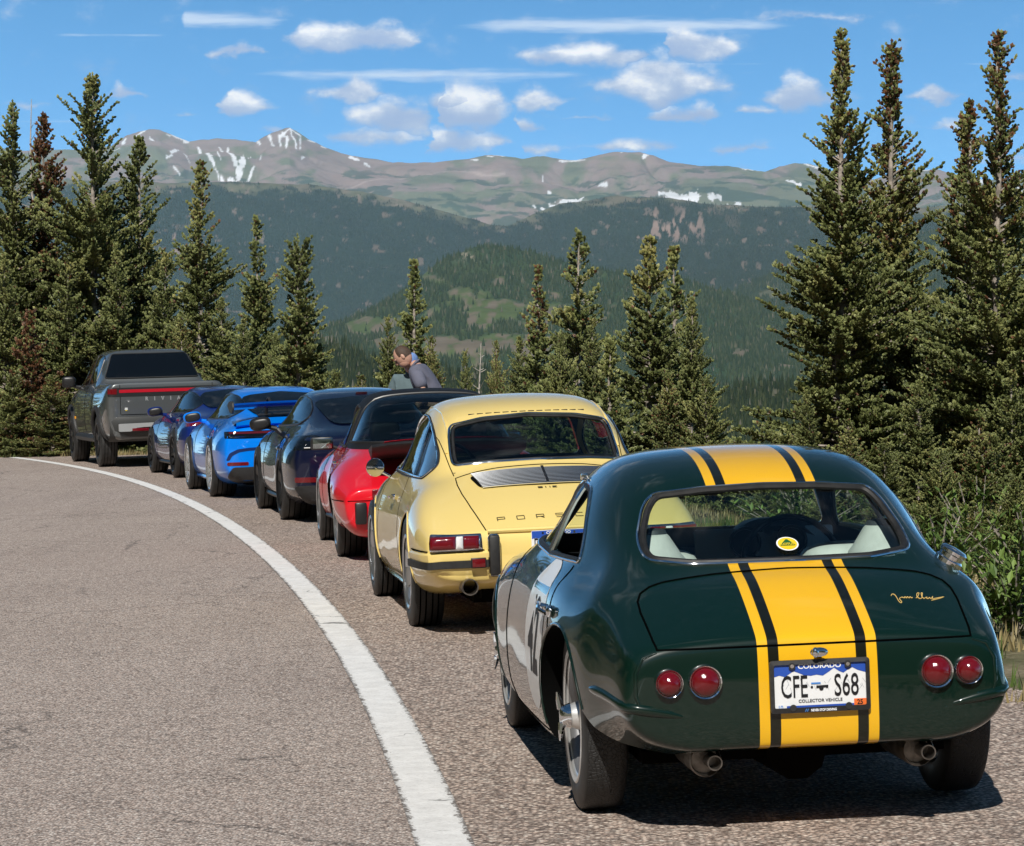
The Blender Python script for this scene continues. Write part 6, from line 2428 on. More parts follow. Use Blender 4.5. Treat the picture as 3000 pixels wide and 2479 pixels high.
# ------------------------------------------------------------------ grey pickup at the head of the row
def grey_truck():
    T = empty('pickup_truck', mat=car_frame((-5.75 - .10, 46.85), 15.8))
    tag(T, 'dark grey crew-cab pickup with a full-width red light bar, at the far end', 'pickup truck', 'cars parked along the shoulder')
    S = [(-1.10, [(0, 1.33), (.3, 1.33), (.6, 1.33), (.80, 1.325), (.87, 1.27), (.905, 1.1), (.905, .86), (.87, .66), (.75, .50)]),
         (-1.06, [(0, 1.365), (.3, 1.365), (.6, 1.365), (.83, 1.36), (.91, 1.29), (.955, 1.1), (.955, .86), (.915, .62), (.78, .46)]),
         (-.85, [(0, 1.34), (.3, 1.34), (.62, 1.345), (.85, 1.36), (.94, 1.28), (.99, 1.08), (.99, .86), (.96, .60), (.82, .44)]),
         (-.3, [(0, 1.335), (.3, 1.335), (.62, 1.34), (.85, 1.36), (.94, 1.28), (1.0, 1.06), (1.0, .86), (.97, .58), (.84, .42)]),
         (.25, [(0, 1.34), (.3, 1.34), (.62, 1.345), (.85, 1.36), (.94, 1.28), (1.0, 1.06), (1.0, .86), (.97, .56), (.84, .40)]),
         (.36, [(0, 1.42), (.35, 1.42), (.70, 1.41), (.82, 1.385), (.94, 1.28), (1.0, 1.06), (1.0, .86), (.97, .55), (.84, .40)]),
         (.52, [(0, 1.70), (.35, 1.695), (.66, 1.67), (.78, 1.48), (.935, 1.29), (.995, 1.06), (1.0, .86), (.97, .54), (.84, .40)]),
         (.66, [(0, 1.875), (.34, 1.868), (.63, 1.83), (.77, 1.55), (.93, 1.30), (.99, 1.06), (1.0, .86), (.97, .53), (.84, .40)]),
         (.90, [(0, 1.915), (.36, 1.91), (.66, 1.86), (.79, 1.57), (.925, 1.30), (.985, 1.06), (.995, .86), (.965, .52), (.84, .40)]),
         (1.5, [(0, 1.93), (.36, 1.925), (.68, 1.875), (.80, 1.57), (.925, 1.29), (.985, 1.06), (.995, .86), (.965, .52), (.84, .40)]),
         (2.2, [(0, 1.90), (.36, 1.893), (.67, 1.84), (.80, 1.55), (.925, 1.28), (.985, 1.06), (.995, .86), (.965, .52), (.84, .40)]),
         (2.6, [(0, 1.76), (.36, 1.745), (.66, 1.67), (.80, 1.45), (.93, 1.27), (.985, 1.06), (.995, .86), (.965, .52), (.84, .40)]),
         (3.15, [(0, 1.30), (.36, 1.295), (.68, 1.28), (.82, 1.26), (.93, 1.22), (.985, 1.04), (1.0, .86), (.97, .54), (.84, .42)]),
         (3.8, [(0, 1.24), (.36, 1.235), (.66, 1.22), (.82, 1.20), (.91, 1.15), (.965, 1.0), (.98, .84), (.95, .56), (.82, .44)]),
         (4.25, [(0, 1.18), (.36, 1.175), (.62, 1.16), (.76, 1.13), (.84, 1.08), (.88, .95), (.90, .80), (.87, .58), (.75, .48)]),
         (4.40, [(0, 1.06), (.36, 1.055), (.58, 1.05), (.70, 1.02), (.76, .98), (.79, .90), (.80, .78), (.77, .62), (.68, .54)])]
    pm = paint('storm_grey', (.105, .113, .115), .6, .3)
    N = NT(pm.node_tree)
    b = N.n['Principled BSDF']
    body = loft('body', S, 4, 2, (.02, .03))
    body.data.materials.append(pm)
    sf = Surf(body)
    finish_body(body, sf, S, pm, T, [], [], [(0, .44, .50, .55, .50), (3.45, .44, .50, .55, .50)])
    rw = rounded([(-.78, 1.44), (.78, 1.44), (.62, 1.84), (-.62, 1.84)], .05, 4)
    g = patch('rear_window', rw, sf.rear, .014, M_DARKGLASS, T, .05)
    k = MB()
    k.tube(on_surf(rw, sf.rear, .008, .06), .012, 6, True)
    k.build('rubber_seal', M_RUBBER, g)
    for sy, pr in ((1, sf.left), (-1, sf.right)):
        for poly in ([(.78, 1.37), (.86, 1.78), (1.0, 1.82), (1.52, 1.84), (1.52, 1.34)], [(1.60, 1.34), (1.60, 1.84), (2.1, 1.81), (2.45, 1.68), (2.95, 1.30)]):
            pl = rounded(poly, .04, 4)
            g = patch('side_window', pl, pr, .008, M_DARKGLASS, T, .05)
            k = MB()
            k.tube(on_surf(pl, pr, .002, .06), .01, 6, True)
            k.build('window_trim', M_BLACK, g)
        for cx in (0, 3.45):
            a = MB()
            a.tube(on_surf([(cx + .53 * math.cos(t), .44 + .53 * math.sin(t)) for t in np.linspace(-.1, PI + .1, 30)], pr, .004, .08, False), .035, 8)
            a.build('wheel_arch_trim', M_SATIN, T)
        si = MB()
        si.tube([pr(x, .46)[0] for x in np.linspace(.55, 2.9, 14)], .07, 8)
        si.build('side_sill', M_SATIN, T)
        mi = MB()
        p, n = pr(2.72, 1.30)
        c = p + Vector((0, sy * .20, .10))
        Mx = Matrix.Rotation(R(-10 * sy), 3, 'Z')
        mi.ellipsoid(c, (.075, .12, .10), 20, 12, 0, .55, Mx)
        mi.tube([p, p + Vector((0, sy * .1, .02)), c], [.04, .03, .03], 8)
        mi.build('door_mirror', M_BLACK, T)
        am = MB()
        p, n = pr(2.84, .78)
        am.box(p, (.05, .012, .025), 0, None, .006)
        am.build('side_marker', mat('amber_lens', (.75, .33, .02), .2, coat=.6), T)
        # tail lamp: corner piece and half of the bar
        def tp(a, b_, sy=sy):
            return sf.hit((-1.3, a + sy * .08, b_), (1, -sy * .35, 0))
        tp.__name__ = 'rear'
        patch('tail_lamp', rounded([(sy * .79, 1.185), (sy * .945, 1.19), (sy * .945, 1.27), (sy * .79, 1.275)], .012, 3), tp, .008, M_REDLENS, T, .05, .02)
        for pth, pj in (([(sy * .75, 1.34), (sy * .75, .86)], sf.rear), ([(.60, 1.30), (.56, .9), (.60, .55)], pr), ([(1.56, 1.32), (1.56, .55)], pr)):
            q = MB()
            seam(q, pth, pj, .005)
            q.build('panel_gap', M_SEAM, body)
    tg = MB()
    q = MB()
    seam(q, [(y, .855) for y in np.linspace(-.74, .74, 12)], sf.rear, .006)
    q.build('tailgate_gap', M_SEAM, T)
    patch('light_bar', rounded([(-.765, 1.208), (.765, 1.208), (.765, 1.258), (-.765, 1.258)], .012, 3), sf.rear, .010, mat('light_bar_red', (.42, .008, .022), .15, coat=1.0), T, .06, .02)
    patch('lamp_surround', rounded([(-.94, 1.145), (.94, 1.145), (.95, 1.29), (-.95, 1.29)], .02, 3), sf.rear, .004, M_BLACK, T, .06, .01)
    lt = MB()
    for i, ch in enumerate('RIVIAN'):
        v, f = text2d(ch, .085, .9, .003)
        yc = .325 - .13 * i
        lt.add([sf.rear(yc - x, 1.075 + y)[0] + Vector((-.006, 0, 0)) for x, y in v], f)
    lt.build('lettering', mat('bright_letter', (.50, .52, .53), .35, .6), T, smooth=False, fix=False)
    st = MB()
    c = sf.rear(.66, .93)[0]
    for dz, w in ((.03, .045), (.012, .05), (-.006, .03)):
        st.add([Vector((c.x - .006, .66 + a, .93 + dz + b_)) for a, b_ in ((-w / 2, -.006), (w / 2, -.006), (w / 2, .006), (-w / 2, .006))], [(0, 1, 2, 3)], 0 if dz > 0 else 1)
    st.build('badge_sticker', [M_PWHITE, M_YELLOW], T, smooth=False, fix=False)
    # bumper: grey upper step, black lower part with a silver skid frame
    b_ = MB()
    V, F = [], []
    n = 24
    for i in range(n + 1):
        y = .93 - 1.86 * i / n
        e = .10 * (abs(y) / .93) ** 4
        V += [(-1.10 + e, y, .845), (-1.175 + e, y, .82), (-1.19 + e, y, .75), (-1.17 + e, y, .60), (-1.12 + e, y, .50), (-.95 + e, y, .42)]
    for i in range(n):
        for k in range(5):
            F.append((i * 6 + k, i * 6 + k + 1, i * 6 + k + 7, i * 6 + k + 6))
    b_.add(V, F)
    bo = b_.build('rear_bumper', mat('bumper_grey', (.035, .037, .037), .5), T)
    sk = MB()
    for sy in (1, -1):
        out = rounded([(sy * .80, .71), (sy * .15, .72), (sy * .15, .655), (sy * .40, .65), (sy * .52, .64), (sy * .60, .585), (sy * .80, .585)], .02, 3)
        n = len(out)
        sk.add([(-1.205, p.x, p.y) for p in out] + [(-1.15, p.x, p.y) for p in out], [tuple(range(n)), tuple(range(2 * n - 1, n - 1, -1))] + [(i, i + n, (i + 1) % n + n, (i + 1) % n) for i in range(n)])
    sk.build('skid_frame', mat('skid_silver', (.42, .43, .43), .4, .4), bo, smooth=False)
    for sy in (1, -1):
        r_ = MB()
        r_.box((-1.20, sy * .45, .612), (.012, .135, .024), 0, None, .006)
        r_.build('reflector', M_REDLENS, bo)
    tyre_pos = [(0, 1), (0, -1), (3.45, 1), (3.45, -1)]
    for cx, sy in tyre_pos:
        make_wheel(T, (cx, sy * .85, .43), sy, .43, .285, .28, 'five', M_DARKALLOY, .02, .3)
    u = MB()
    u.box((1.6, 0, .42), (2.3, .62, .06), 0)
    u.tube([(0, -.7, .42), (0, .7, .42)], .08, 8)
    u.build('chassis', M_UNDER, T)
    for k in range(2):
        a = MB()
        a.box((.95, -.10 + .12 * k, 1.922), (.05, .03, .012), 0, None, .006)
        a.build('roof_aerial', M_BLACK, T)
    return T, sf


TRUCK, TRUCK_SF = grey_truck()

# ------------------------------------------------------------------ trees and plants by the road
def needle_mat(name='spruce_needles'):
    if name in MATS: return MATS[name]
    m_ = bpy.data.materials.new(name)
    m_.use_nodes = True
    T = NT(m_.node_tree)
    b = T.n['Principled BSDF']
    at = T.new('ShaderNodeAttribute', attribute_name='tint').outputs['Color']
    T.l.new(at, b.inputs['Base Color'])
    b.inputs['Roughness'].default_value = .55
    b.inputs['Specular IOR Level'].default_value = .35
    MATS[name] = m_
    return m_


M_BARK = mat('spruce_bark', (.30, .26, .22), .9, noise=.45, nscale=14, bump=.6, bscale=40)
M_DEAD = mat('dead_wood', (.42, .38, .34), .9, noise=.3, nscale=10)


def frames(D):
    D = D / np.linalg.norm(D, axis=1)[:, None]
    a = np.where(np.abs(D[:, 2:3]) < .9, np.array([[0, 0, 1.0]]), np.array([[1.0, 0, 0]]))
    x = np.cross(a, D)
    x /= np.linalg.norm(x, axis=1)[:, None]
    return x, np.cross(D, x), D


def tufts(P, D, L, Wd, rs, n=5):
    """spiky shoots: P base, D direction, L length, Wd radius"""
    k = len(P)
    x, y, d = frames(D)
    rot = rs.rand(k) * 6.28
    V = np.zeros((k, 2 * n + 2, 3))
    V[:, 0] = P
    for q in range(2 * n):
        a = rot + PI * q / n
        tip = q % 2 == 0
        r = Wd * (1.0 if tip else .42) * (.75 + .5 * rs.rand(k))
        h = L * ((.62 if tip else .34) + .16 * (rs.rand(k) - .5))
        V[:, 1 + q] = P + x * (np.cos(a) * r)[:, None] + y * (np.sin(a) * r)[:, None] + d * h[:, None]
    V[:, 2 * n + 1] = P + d * L[:, None]
    idx = []
    for q in range(2 * n):
        a, b = 1 + q, 1 + (q + 1) % (2 * n)
        idx += [(0, b, a), (a, b, 2 * n + 1)]
    F = (np.arange(k)[:, None, None] * (2 * n + 2) + np.array(idx)[None]).reshape(-1, 3)
    return V.reshape(-1, 3), F, 2 * n + 2


def conifer_mesh(seed, H, Rb, tuft, prof=.85, top=.03, gaps=.35, brown_top=0.0, brown=0.0, lean=0.0, tone=1.0, sparse=1.0, blunt=False):
    rs = np.random.RandomState(seed)
    z = .03 * H
    B = []
    while z < H * .985:
        t = 1 - z / H
        R_ = Rb * ((t ** (prof + .15)) * (1 - top) + top) * (1 + .20 * math.sin(z / H * 23 + seed) + .14 * math.sin(z / H * 51 + 2 * seed))
        if blunt and t < .25: R_ = max(R_, Rb * .34)
        nb = 3 + int(rs.rand() * 2.2) + (2 if t > .3 else 0)
        for q in range(nb):
            az = rs.rand() * 6.283
            g = float(vnoise(np.array([az * 1.4 + seed]), np.array([z * 2.3 / max(H, 1) * 3]))[0])
            if g > .62 - gaps * .95 and rs.rand() < .9: continue
            l = R_ * (.45 + .65 * rs.rand()) * (1 + .45 * g)
            if rs.rand() < .10: l *= 1.45
            B.append((z, az, max(l, tuft * .45), t))
        z += tuft * (.42 + .22 * rs.rand()) / sparse * (1.0 if t > .12 else .8)
    P, D, L, W_, TT, HV = [], [], [], [], [], []
    limbs = MB()
    for (z, az, l, t) in B:
        el = R(48) * (1 - t) ** 1.5 + R(4) - R(20) * t * rs.rand()
        dh = np.array([math.cos(az), math.sin(az), 0])
        n = max(2, int(l / (tuft * .50)))
        side = np.array([-math.sin(az), math.cos(az), 0])
        pts = []
        for i in range(n + 1):
            s = i / n
            up = math.tan(el) * s * l + (.16 * l * s * s if t > .2 else .08 * l * s)
            pts.append(np.array([0, 0, z]) + dh * s * l + np.array([0, 0, up]))
        if l > tuft * 1.5:
            limbs.tube([pts[0], pts[len(pts) // 2], pts[-1]], [.006 + .012 * l, .004 + .006 * l, .002], 3, cap=False)
        for i in range(1, n + 1):
            s = i / n
            if s < .22 and l > tuft * 3: continue
            tg = (pts[i] - pts[i - 1])
            tg /= np.linalg.norm(tg)
            ln = tuft * (.8 + .45 * rs.rand())
            P.append(pts[i] - tg * ln * .3)
            D.append(tg + np.array([0, 0, .25]) + .25 * rs.randn(3))
            L.append(ln)
            TT.append(t)
            k = 2 if s < .97 else 1
            wl = l * .30 * (1.15 - s)
            for sg in (-1, 1)[:k]:
                dd = tg * .6 + side * sg * .85 + np.array([0, 0, .12 + .3 * rs.rand()]) + .25 * rs.randn(3)
                dd /= np.linalg.norm(dd)
                m_ = max(1, int(wl / (tuft * .6)))
                for j in range(m_):
                    P.append(pts[i] + dd * j * tuft * .55)
                    D.append(dd + .3 * rs.randn(3) + np.array([0, 0, .2]))
                    L.append(tuft * (.7 + .4 * rs.rand()))
                    TT.append(t)
    P, D, L, TT = np.array(P), np.array(D), np.array(L), np.array(TT)
    D[:, 2] += .0
    # leading shoot
    P = np.concatenate([P, [[0, 0, H - tuft * (.6 + .5 * q)] for q in range(4)]])
    D = np.concatenate([D, [[.05, 0, 1.0]] * 4])
    L = np.concatenate([L, [tuft] * 4])
    TT = np.concatenate([TT, [0.01] * 4])
    if lean: P[:, 0] += lean * P[:, 2] ** 2 / H
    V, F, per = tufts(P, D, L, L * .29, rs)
    k = len(P)
    nz = fbm(P[:, 0] * 2.2 + seed, P[:, 2] * 2.2 + P[:, 1] * 2.0, 3)
    g = rs.rand(k)
    c = np.array((.085, .110, .032)) * (1 - g[:, None]) + np.array((.265, .288, .108)) * g[:, None]
    c = c * (1 + .35 * nz[:, None])
    c[:, 0] *= 1 + .25 * np.maximum(nz, 0)
    br = (rs.rand(k) < brown + brown_top * np.clip((.45 - TT) / .45, 0, 1) + .02 + .45 * brown * (nz > .1)) & (rs.rand(k) < .9)
    c[br] = np.array((.13, .062, .030)) * (.6 + .9 * rs.rand(br.sum())[:, None])
    c *= tone
    shade = np.ones(per)  # shade painted into each shoot's colour: dark base and hollows, bright tip
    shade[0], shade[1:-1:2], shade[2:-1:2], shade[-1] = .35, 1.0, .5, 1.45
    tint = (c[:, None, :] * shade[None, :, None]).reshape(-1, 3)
    tr = MB()
    n = 12
    r0 = .008 + .009 * H
    pts = [(lean * (H * q / n) ** 2 / H + .015 * math.sin(q * 1.7 + seed), .015 * math.cos(q * 1.3), H * q / n * .985) for q in range(n + 1)]
    tr.tube(pts, [r0 * (1 - q / n) ** .8 + .006 for q in range(n + 1)], 9)
    tr.v += limbs.v if False else []
    o = len(tr.v)
    tr.v += limbs.v
    tr.f += [tuple(i + o for i in f) for f in limbs.f]
    tr.mi += limbs.mi
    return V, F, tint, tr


def plant_at(u, Y, sink=.05):
    X = (u - CX) / FPX * Y
    z, _ = ground_z(np.array([[X, Y]]))
    return Vector((X, Y, float(z[0]) - sink))


TREE_N = [0]


def conifer(dx_, dy_, Y, ratio, label, tuft=None, group='spruces beside the road', share=None, cat='tree', **kw):
    """dx_, dy_: where the tip stands in the 2101-wide photo; Y: metres ahead"""
    p = plant_at(dx_ * DSP, Y)
    top = CAMZ + (Y0 - dy_ * DSP) / FPX * Y
    H = top - p.z
    TREE_N[0] += 1
    sd = TREE_N[0] * 7 + 3
    root = empty('spruce_tree', p)
    root.rotation_euler.z = (sd * 1.3) % 6.28
    tag(root, label, cat, group)
    if share:
        cme, tme, H0, R0 = share
        for nm, me in (('crown', cme), ('trunk', tme)):
            o = bpy.data.objects.new(nm, me)
            COL.objects.link(o)
            o.parent = root
        k = H / H0
        root.scale = (ratio * H / R0, ratio * H / R0, k)
        return root
    tu = tuft or (.042 + .0009 * Y)
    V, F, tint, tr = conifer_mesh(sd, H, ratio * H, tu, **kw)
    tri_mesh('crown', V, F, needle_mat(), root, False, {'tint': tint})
    tr.build('trunk', M_BARK, root, fix=False)
    return root


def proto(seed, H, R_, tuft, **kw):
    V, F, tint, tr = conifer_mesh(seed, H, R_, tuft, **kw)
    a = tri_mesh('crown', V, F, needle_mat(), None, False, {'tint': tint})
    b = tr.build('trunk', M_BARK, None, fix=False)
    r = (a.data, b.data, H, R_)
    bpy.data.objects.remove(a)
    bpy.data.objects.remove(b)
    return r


# the tall clump on the right
conifer(1725, 62, 26.0, .215, 'tall slender spruce, leftmost of the big clump on the right', tuft=.053, gaps=.18, brown_top=.12, prof=.95)
conifer(1828, 85, 27.5, .20, 'tall spruce with a brown-tinged pointed top, second from the left in the right-hand clump', tuft=.055, gaps=.30, brown_top=.6, prof=.9)
conifer(2045, 65, 25.0, .215, 'tall spruce with a thin brownish spire, farthest right in the big clump', tuft=.053, gaps=.30, brown_top=.55, prof=.95)
conifer(1987, 205, 26.3, .21, 'shorter brown-topped spruce pressed against the tall rightmost spruce', tuft=.054, gaps=.32, brown_top=.5)
conifer(2118, 330, 27.5, .19, 'spruce cut off by the right edge of the picture', tuft=.057, gaps=.3)
# the middle, behind the cars
conifer(1187, 475, 38, .27, 'pointed dark spruce behind the yellow car roof, left of the twin spruces', gaps=.30, prof=.9)
conifer(1104, 548, 40, .17, 'thin reddish-topped spruce standing just left of the pointed dark spruce', gaps=.4, brown_top=.6)
conifer(1333, 485, 34, .27, 'left one of the twin spruces right of the yellow roof', gaps=.30)
conifer(1382, 508, 35, .25, 'right one of the twin spruces, with a bare pale stem near its top', gaps=.5)
conifer(850, 535, 46, .17, 'slim pointed spruce rising behind the bending man', gaps=.25, prof=.8)
conifer(612, 520, 48, .24, 'blunt round-topped spruce behind the bright blue coupe', gaps=.25, blunt=True)
conifer(527, 447, 52, .21, 'open slender spruce behind the deep blue coupe', gaps=.5)
conifer(412, 330, 55, .20, 'tall narrow spruce right of the pickup cab', gaps=.45, brown_top=.15)
# the tall group on the left
conifer(287, 280, 58, .23, 'tall spruce directly above the pickup, right side of the left-hand group', gaps=.3)
conifer(192, 152, 57, .24, 'tallest spruce of the left-hand group, with broad upper limbs', gaps=.35, prof=.75)
conifer(90, 232, 59, .20, 'half-dead spruce with a rust-brown top in the left-hand group', gaps=.35, brown=.35, brown_top=.8)
conifer(28, 208, 58, .22, 'green pointed spruce near the left edge of the picture', gaps=.3)
conifer(-40, 300, 59, .18, 'spruce cut off by the left edge of the picture', gaps=.3)
conifer(62, 640, 54.5, .30, 'low rust-brown spruce at the left edge beside the pickup', gaps=.2, brown=.75)
conifer(1250, 700, 33, .25, 'bushy low spruce between the twin spruces and the dark pointed one', gaps=.25)

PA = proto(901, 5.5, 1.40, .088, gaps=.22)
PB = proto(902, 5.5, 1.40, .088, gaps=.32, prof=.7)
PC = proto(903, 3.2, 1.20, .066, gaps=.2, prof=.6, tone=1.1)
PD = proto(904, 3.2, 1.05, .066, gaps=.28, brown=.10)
low = [  # tip x, tip y, metres, half-width / height, mesh, where
    (10, 520, 55.5, .26, PA, 'bushy spruce filling the left edge under the tall ones'),
    (140, 540, 55.8, .26, PB, 'bushy spruce left of the pickup mirror, below the tallest tree'),
    (240, 500, 56, .24, PA, 'mid-height spruce behind the pickup roof'),
    (340, 520, 56.5, .22, PB, 'mid-height spruce to the right of the pickup roof'),
    (372, 640, 53, .27, PD, 'low spruce just right of the pickup rear window'),
    (455, 610, 53, .25, PA, 'low spruce between the two slender spruces left of centre'),
    (500, 655, 51, .27, PB, 'low spruce left of the round-topped one'),
    (565, 690, 50, .27, PC, 'low bright spruce above the bright blue roof'),
    (655, 705, 49, .28, PA, 'low spruce right of the round-topped one'),
    (690, 765, 47, .40, PC, 'small spruce above the gap before the bending man'),
    (742, 770, 46.5, .40, PD, 'small spruce immediately left of the men'),
    (797, 652, 47, .20, PB, 'short pointed spruce just left of the bending man'),
    (885, 690, 45, .24, PD, 'small spruce just right of the bending man'),
    (955, 722, 50, .17, PB, 'thin small spruce above the red car roof'),
    (1018, 700, 47, .19, PD, 'thin small spruce beside the grey snag'),
    (1065, 690, 41, .24, PA, 'small spruce at the foot of the reddish-topped one'),
    (1150, 690, 37, .26, PC, 'low spruce behind the left of the yellow roof'),
    (1215, 655, 36.5, .22, PB, 'low spruce at the right foot of the dark pointed one'),
    (1420, 610, 33.5, .22, PA, 'spruce leaning on the right of the twin spruces'),
    (1448, 780, 31, .32, PC, 'rounded low spruce at the right end of the middle clump'),
    (1370, 760, 31, .30, PD, 'low spruce in front of the twin spruces'),
    (1570, 950, 22.5, .34, PC, 'small spruce behind the green roof, left of the big clump'),
    (1655, 800, 24.5, .28, PA, 'mid-height spruce between the trunks at the left of the big clump'),
    (1740, 860, 22.5, .34, PD, 'broad low spruce in front of the leftmost tall spruce'),
    (1815, 900, 22, .36, PB, 'broad low spruce above the right shoulder of the green car'),
    (1885, 780, 23.5, .28, PA, 'spruce filling the gap between the tall spruces'),
    (1930, 930, 21, .38, PC, 'broad bright spruce right of the green roof'),
    (2010, 840, 22, .34, PD, 'low spruce in front of the rightmost tall spruce'),
    (2075, 760, 23, .30, PB, 'spruce at the right edge under the tall spire'),
    (2085, 980, 19.5, .42, PC, 'broad low spruce nearest the right edge'),
    (2000, 1040, 18.8, .48, PD, 'small spruce right behind the fuel cap of the green car'),
    (105, 770, 54, .50, PD, 'ground-hugging spruce left of the pickup wheels'),
    (25, 775, 54.2, .50, PC, 'ground-hugging spruce at the left edge by the road'),
    (1690, 1000, 20, .55, PC, 'small spruce seen through the rear glass of the green car, left part'),
    (1800, 1010, 19.5, .55, PD, 'small spruce seen through the rear glass of the green car, right part'),
]
for a in low:
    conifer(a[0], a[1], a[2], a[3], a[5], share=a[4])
# across the road, outside the picture: they show in the paintwork of the cars
for i, (x, y, h) in enumerate([(-15.5, 7, 6), (-16, 17, 6.5), (-17, 28, 7), (-15.5, 0, 6), (-20, 15, 9), (-21, 6, 9), (-17, 4, 6.5), (-19, 9, 8), (-18, 14, 5.5), (-21, 19, 7.5), (-20, 25, 6), (-24, 30, 8), (-22, -4, 7), (-25, 12, 9), (-27, 22, 9)]):
    z, _ = ground_z(np.array([[x, y]]))
    root = empty('spruce_tree', (x, y, float(z[0]) - .1))
    root.rotation_euler.z = i * 1.1
    tag(root, 'spruce on the bank across the road', 'tree', 'spruces across the road')
    pr_ = (PA, PB)[i % 2]
    for nm, me in (('crown', pr_[0]), ('trunk', pr_[1])):
        o = bpy.data.objects.new(nm, me)
        COL.objects.link(o)
        o.parent = root
    root.scale = (h / 5.0, h / 5.0, h / 5.5)


def snag(dx_, dy_, Y, label, seed):
    p = plant_at(dx_ * DSP, Y)
    H = CAMZ + (Y0 - dy_ * DSP) / FPX * Y - p.z
    rs = np.random.RandomState(seed)
    m_ = MB()
    n = 10
    pts = [(.05 * math.sin(q * .9 + seed) * H * .12, .03 * math.cos(q), H * q / n) for q in range(n + 1)]
    m_.tube(pts, [.012 * H * (1 - q / n) + .006 for q in range(n + 1)], 7)
    root = empty('dead_tree', p)
    tag(root, label, 'dead tree')
    m_.build('trunk', M_DEAD, root, fix=False)
    b = MB()
    for k in range(26):
        z = H * (.3 + .65 * rs.rand())
        a = rs.rand() * 6.28
        l = .16 * H * (1.1 - z / H) * (.4 + .8 * rs.rand())
        c = np.array([np.interp(z, [q[2] for q in pts], [q[0] for q in pts]), 0, z])
        d = np.array([math.cos(a), math.sin(a), .25 + .5 * rs.rand()])
        b.tube([c, c + d * l * .5, c + d * l + np.array([0, 0, .08 * l])], [.010, .007, .003], 4)
    b.build('branches', M_DEAD, root, fix=False)
    return root


snag(70, 205, 60, 'bare grey dead trunk between the two leftmost tall spruces', 3)
snag(985, 705, 52, 'small bare grey snag above the red car', 5)


def leaf_shrub(x, y, h, w, label, seed, n=900, leaf=.075, col=((.05, .09, .018), (.16, .24, .05))):
    rs = np.random.RandomState(seed)
    z, _ = ground_z(np.array([[x, y]]))
    root = empty('willow_shrub', (x, y, float(z[0]) - .03))
    tag(root, label, 'shrub', 'leafy shrubs on the verge')
    st = MB()
    P, D = [], []
    for k in range(26):
        a = rs.rand() * 6.28
        r = w * rs.rand() ** .6
        tip = np.array([math.cos(a) * r, math.sin(a) * r, h * (.55 + .5 * rs.rand()) * (1 - .35 * (r / w) ** 2)])
        m_ = tip * np.array([.35, .35, .55])
        st.tube([(0, 0, 0), m_, tip], [.008, .006, .003], 4, cap=False)
        for q in range(n // 26):
            t = .25 + .75 * rs.rand()
            c = m_ * (2 * t * (1 - t)) + tip * t * t
            P.append(c + .03 * rs.randn(3))
            D.append(np.array([math.cos(a), math.sin(a), .4]) * .5 + .7 * rs.randn(3) + np.array([0, 0, .3]))
    P, D = np.array(P), np.array(D)
    x_, y_, d_ = frames(D)
    L = leaf * (.6 + .7 * rs.rand(len(P)))[:, None]
    V = np.stack([P, P + d_ * L * .5 + x_ * L * .19 + y_ * L * .05, P + d_ * L, P + d_ * L * .5 - x_ * L * .19 + y_ * L * .05], 1).reshape(-1, 3)
    F = np.arange(len(P) * 4).reshape(-1, 4)
    g = rs.rand(len(P))[:, None]
    c = np.array(col[0]) * (1 - g) + np.array(col[1]) * g
    tri_mesh('foliage', V, F, needle_mat(), root, False, {'tint': np.repeat(c, 4, 0)})
    st.build('stems', M_BARK, root, fix=False)


leaf_shrub(2.95, 16.0, .70, .45, 'bright green leafy shrub at the right edge, just above the grass', 1)
leaf_shrub(2.6, 17.2, .6, .45, 'bright green leafy shrub right behind the green car, left of the other leafy ones', 2)
leaf_shrub(2.62, 14.7, .50, .36, 'low leafy shrub on the grass beside the right rear of the green car', 3, 700)
leaf_shrub(2.2, 21.5, .75, .6, 'leafy shrub seen through the rear window of the green car', 4, 1000)
leaf_shrub(3.3, 20.0, .85, .6, 'leafy shrub at the foot of the right-hand spruces', 5, 1000)
leaf_shrub(-5.2, 54.0, .5, .7, 'leafy shrub on the verge beyond the pickup', 6, 700, .10)
leaf_shrub(-9.6, 55.2, .6, .8, 'reddish leafy shrub at the left edge beside the pickup', 7, 700, .10, ((.10, .045, .03), (.20, .10, .06)))


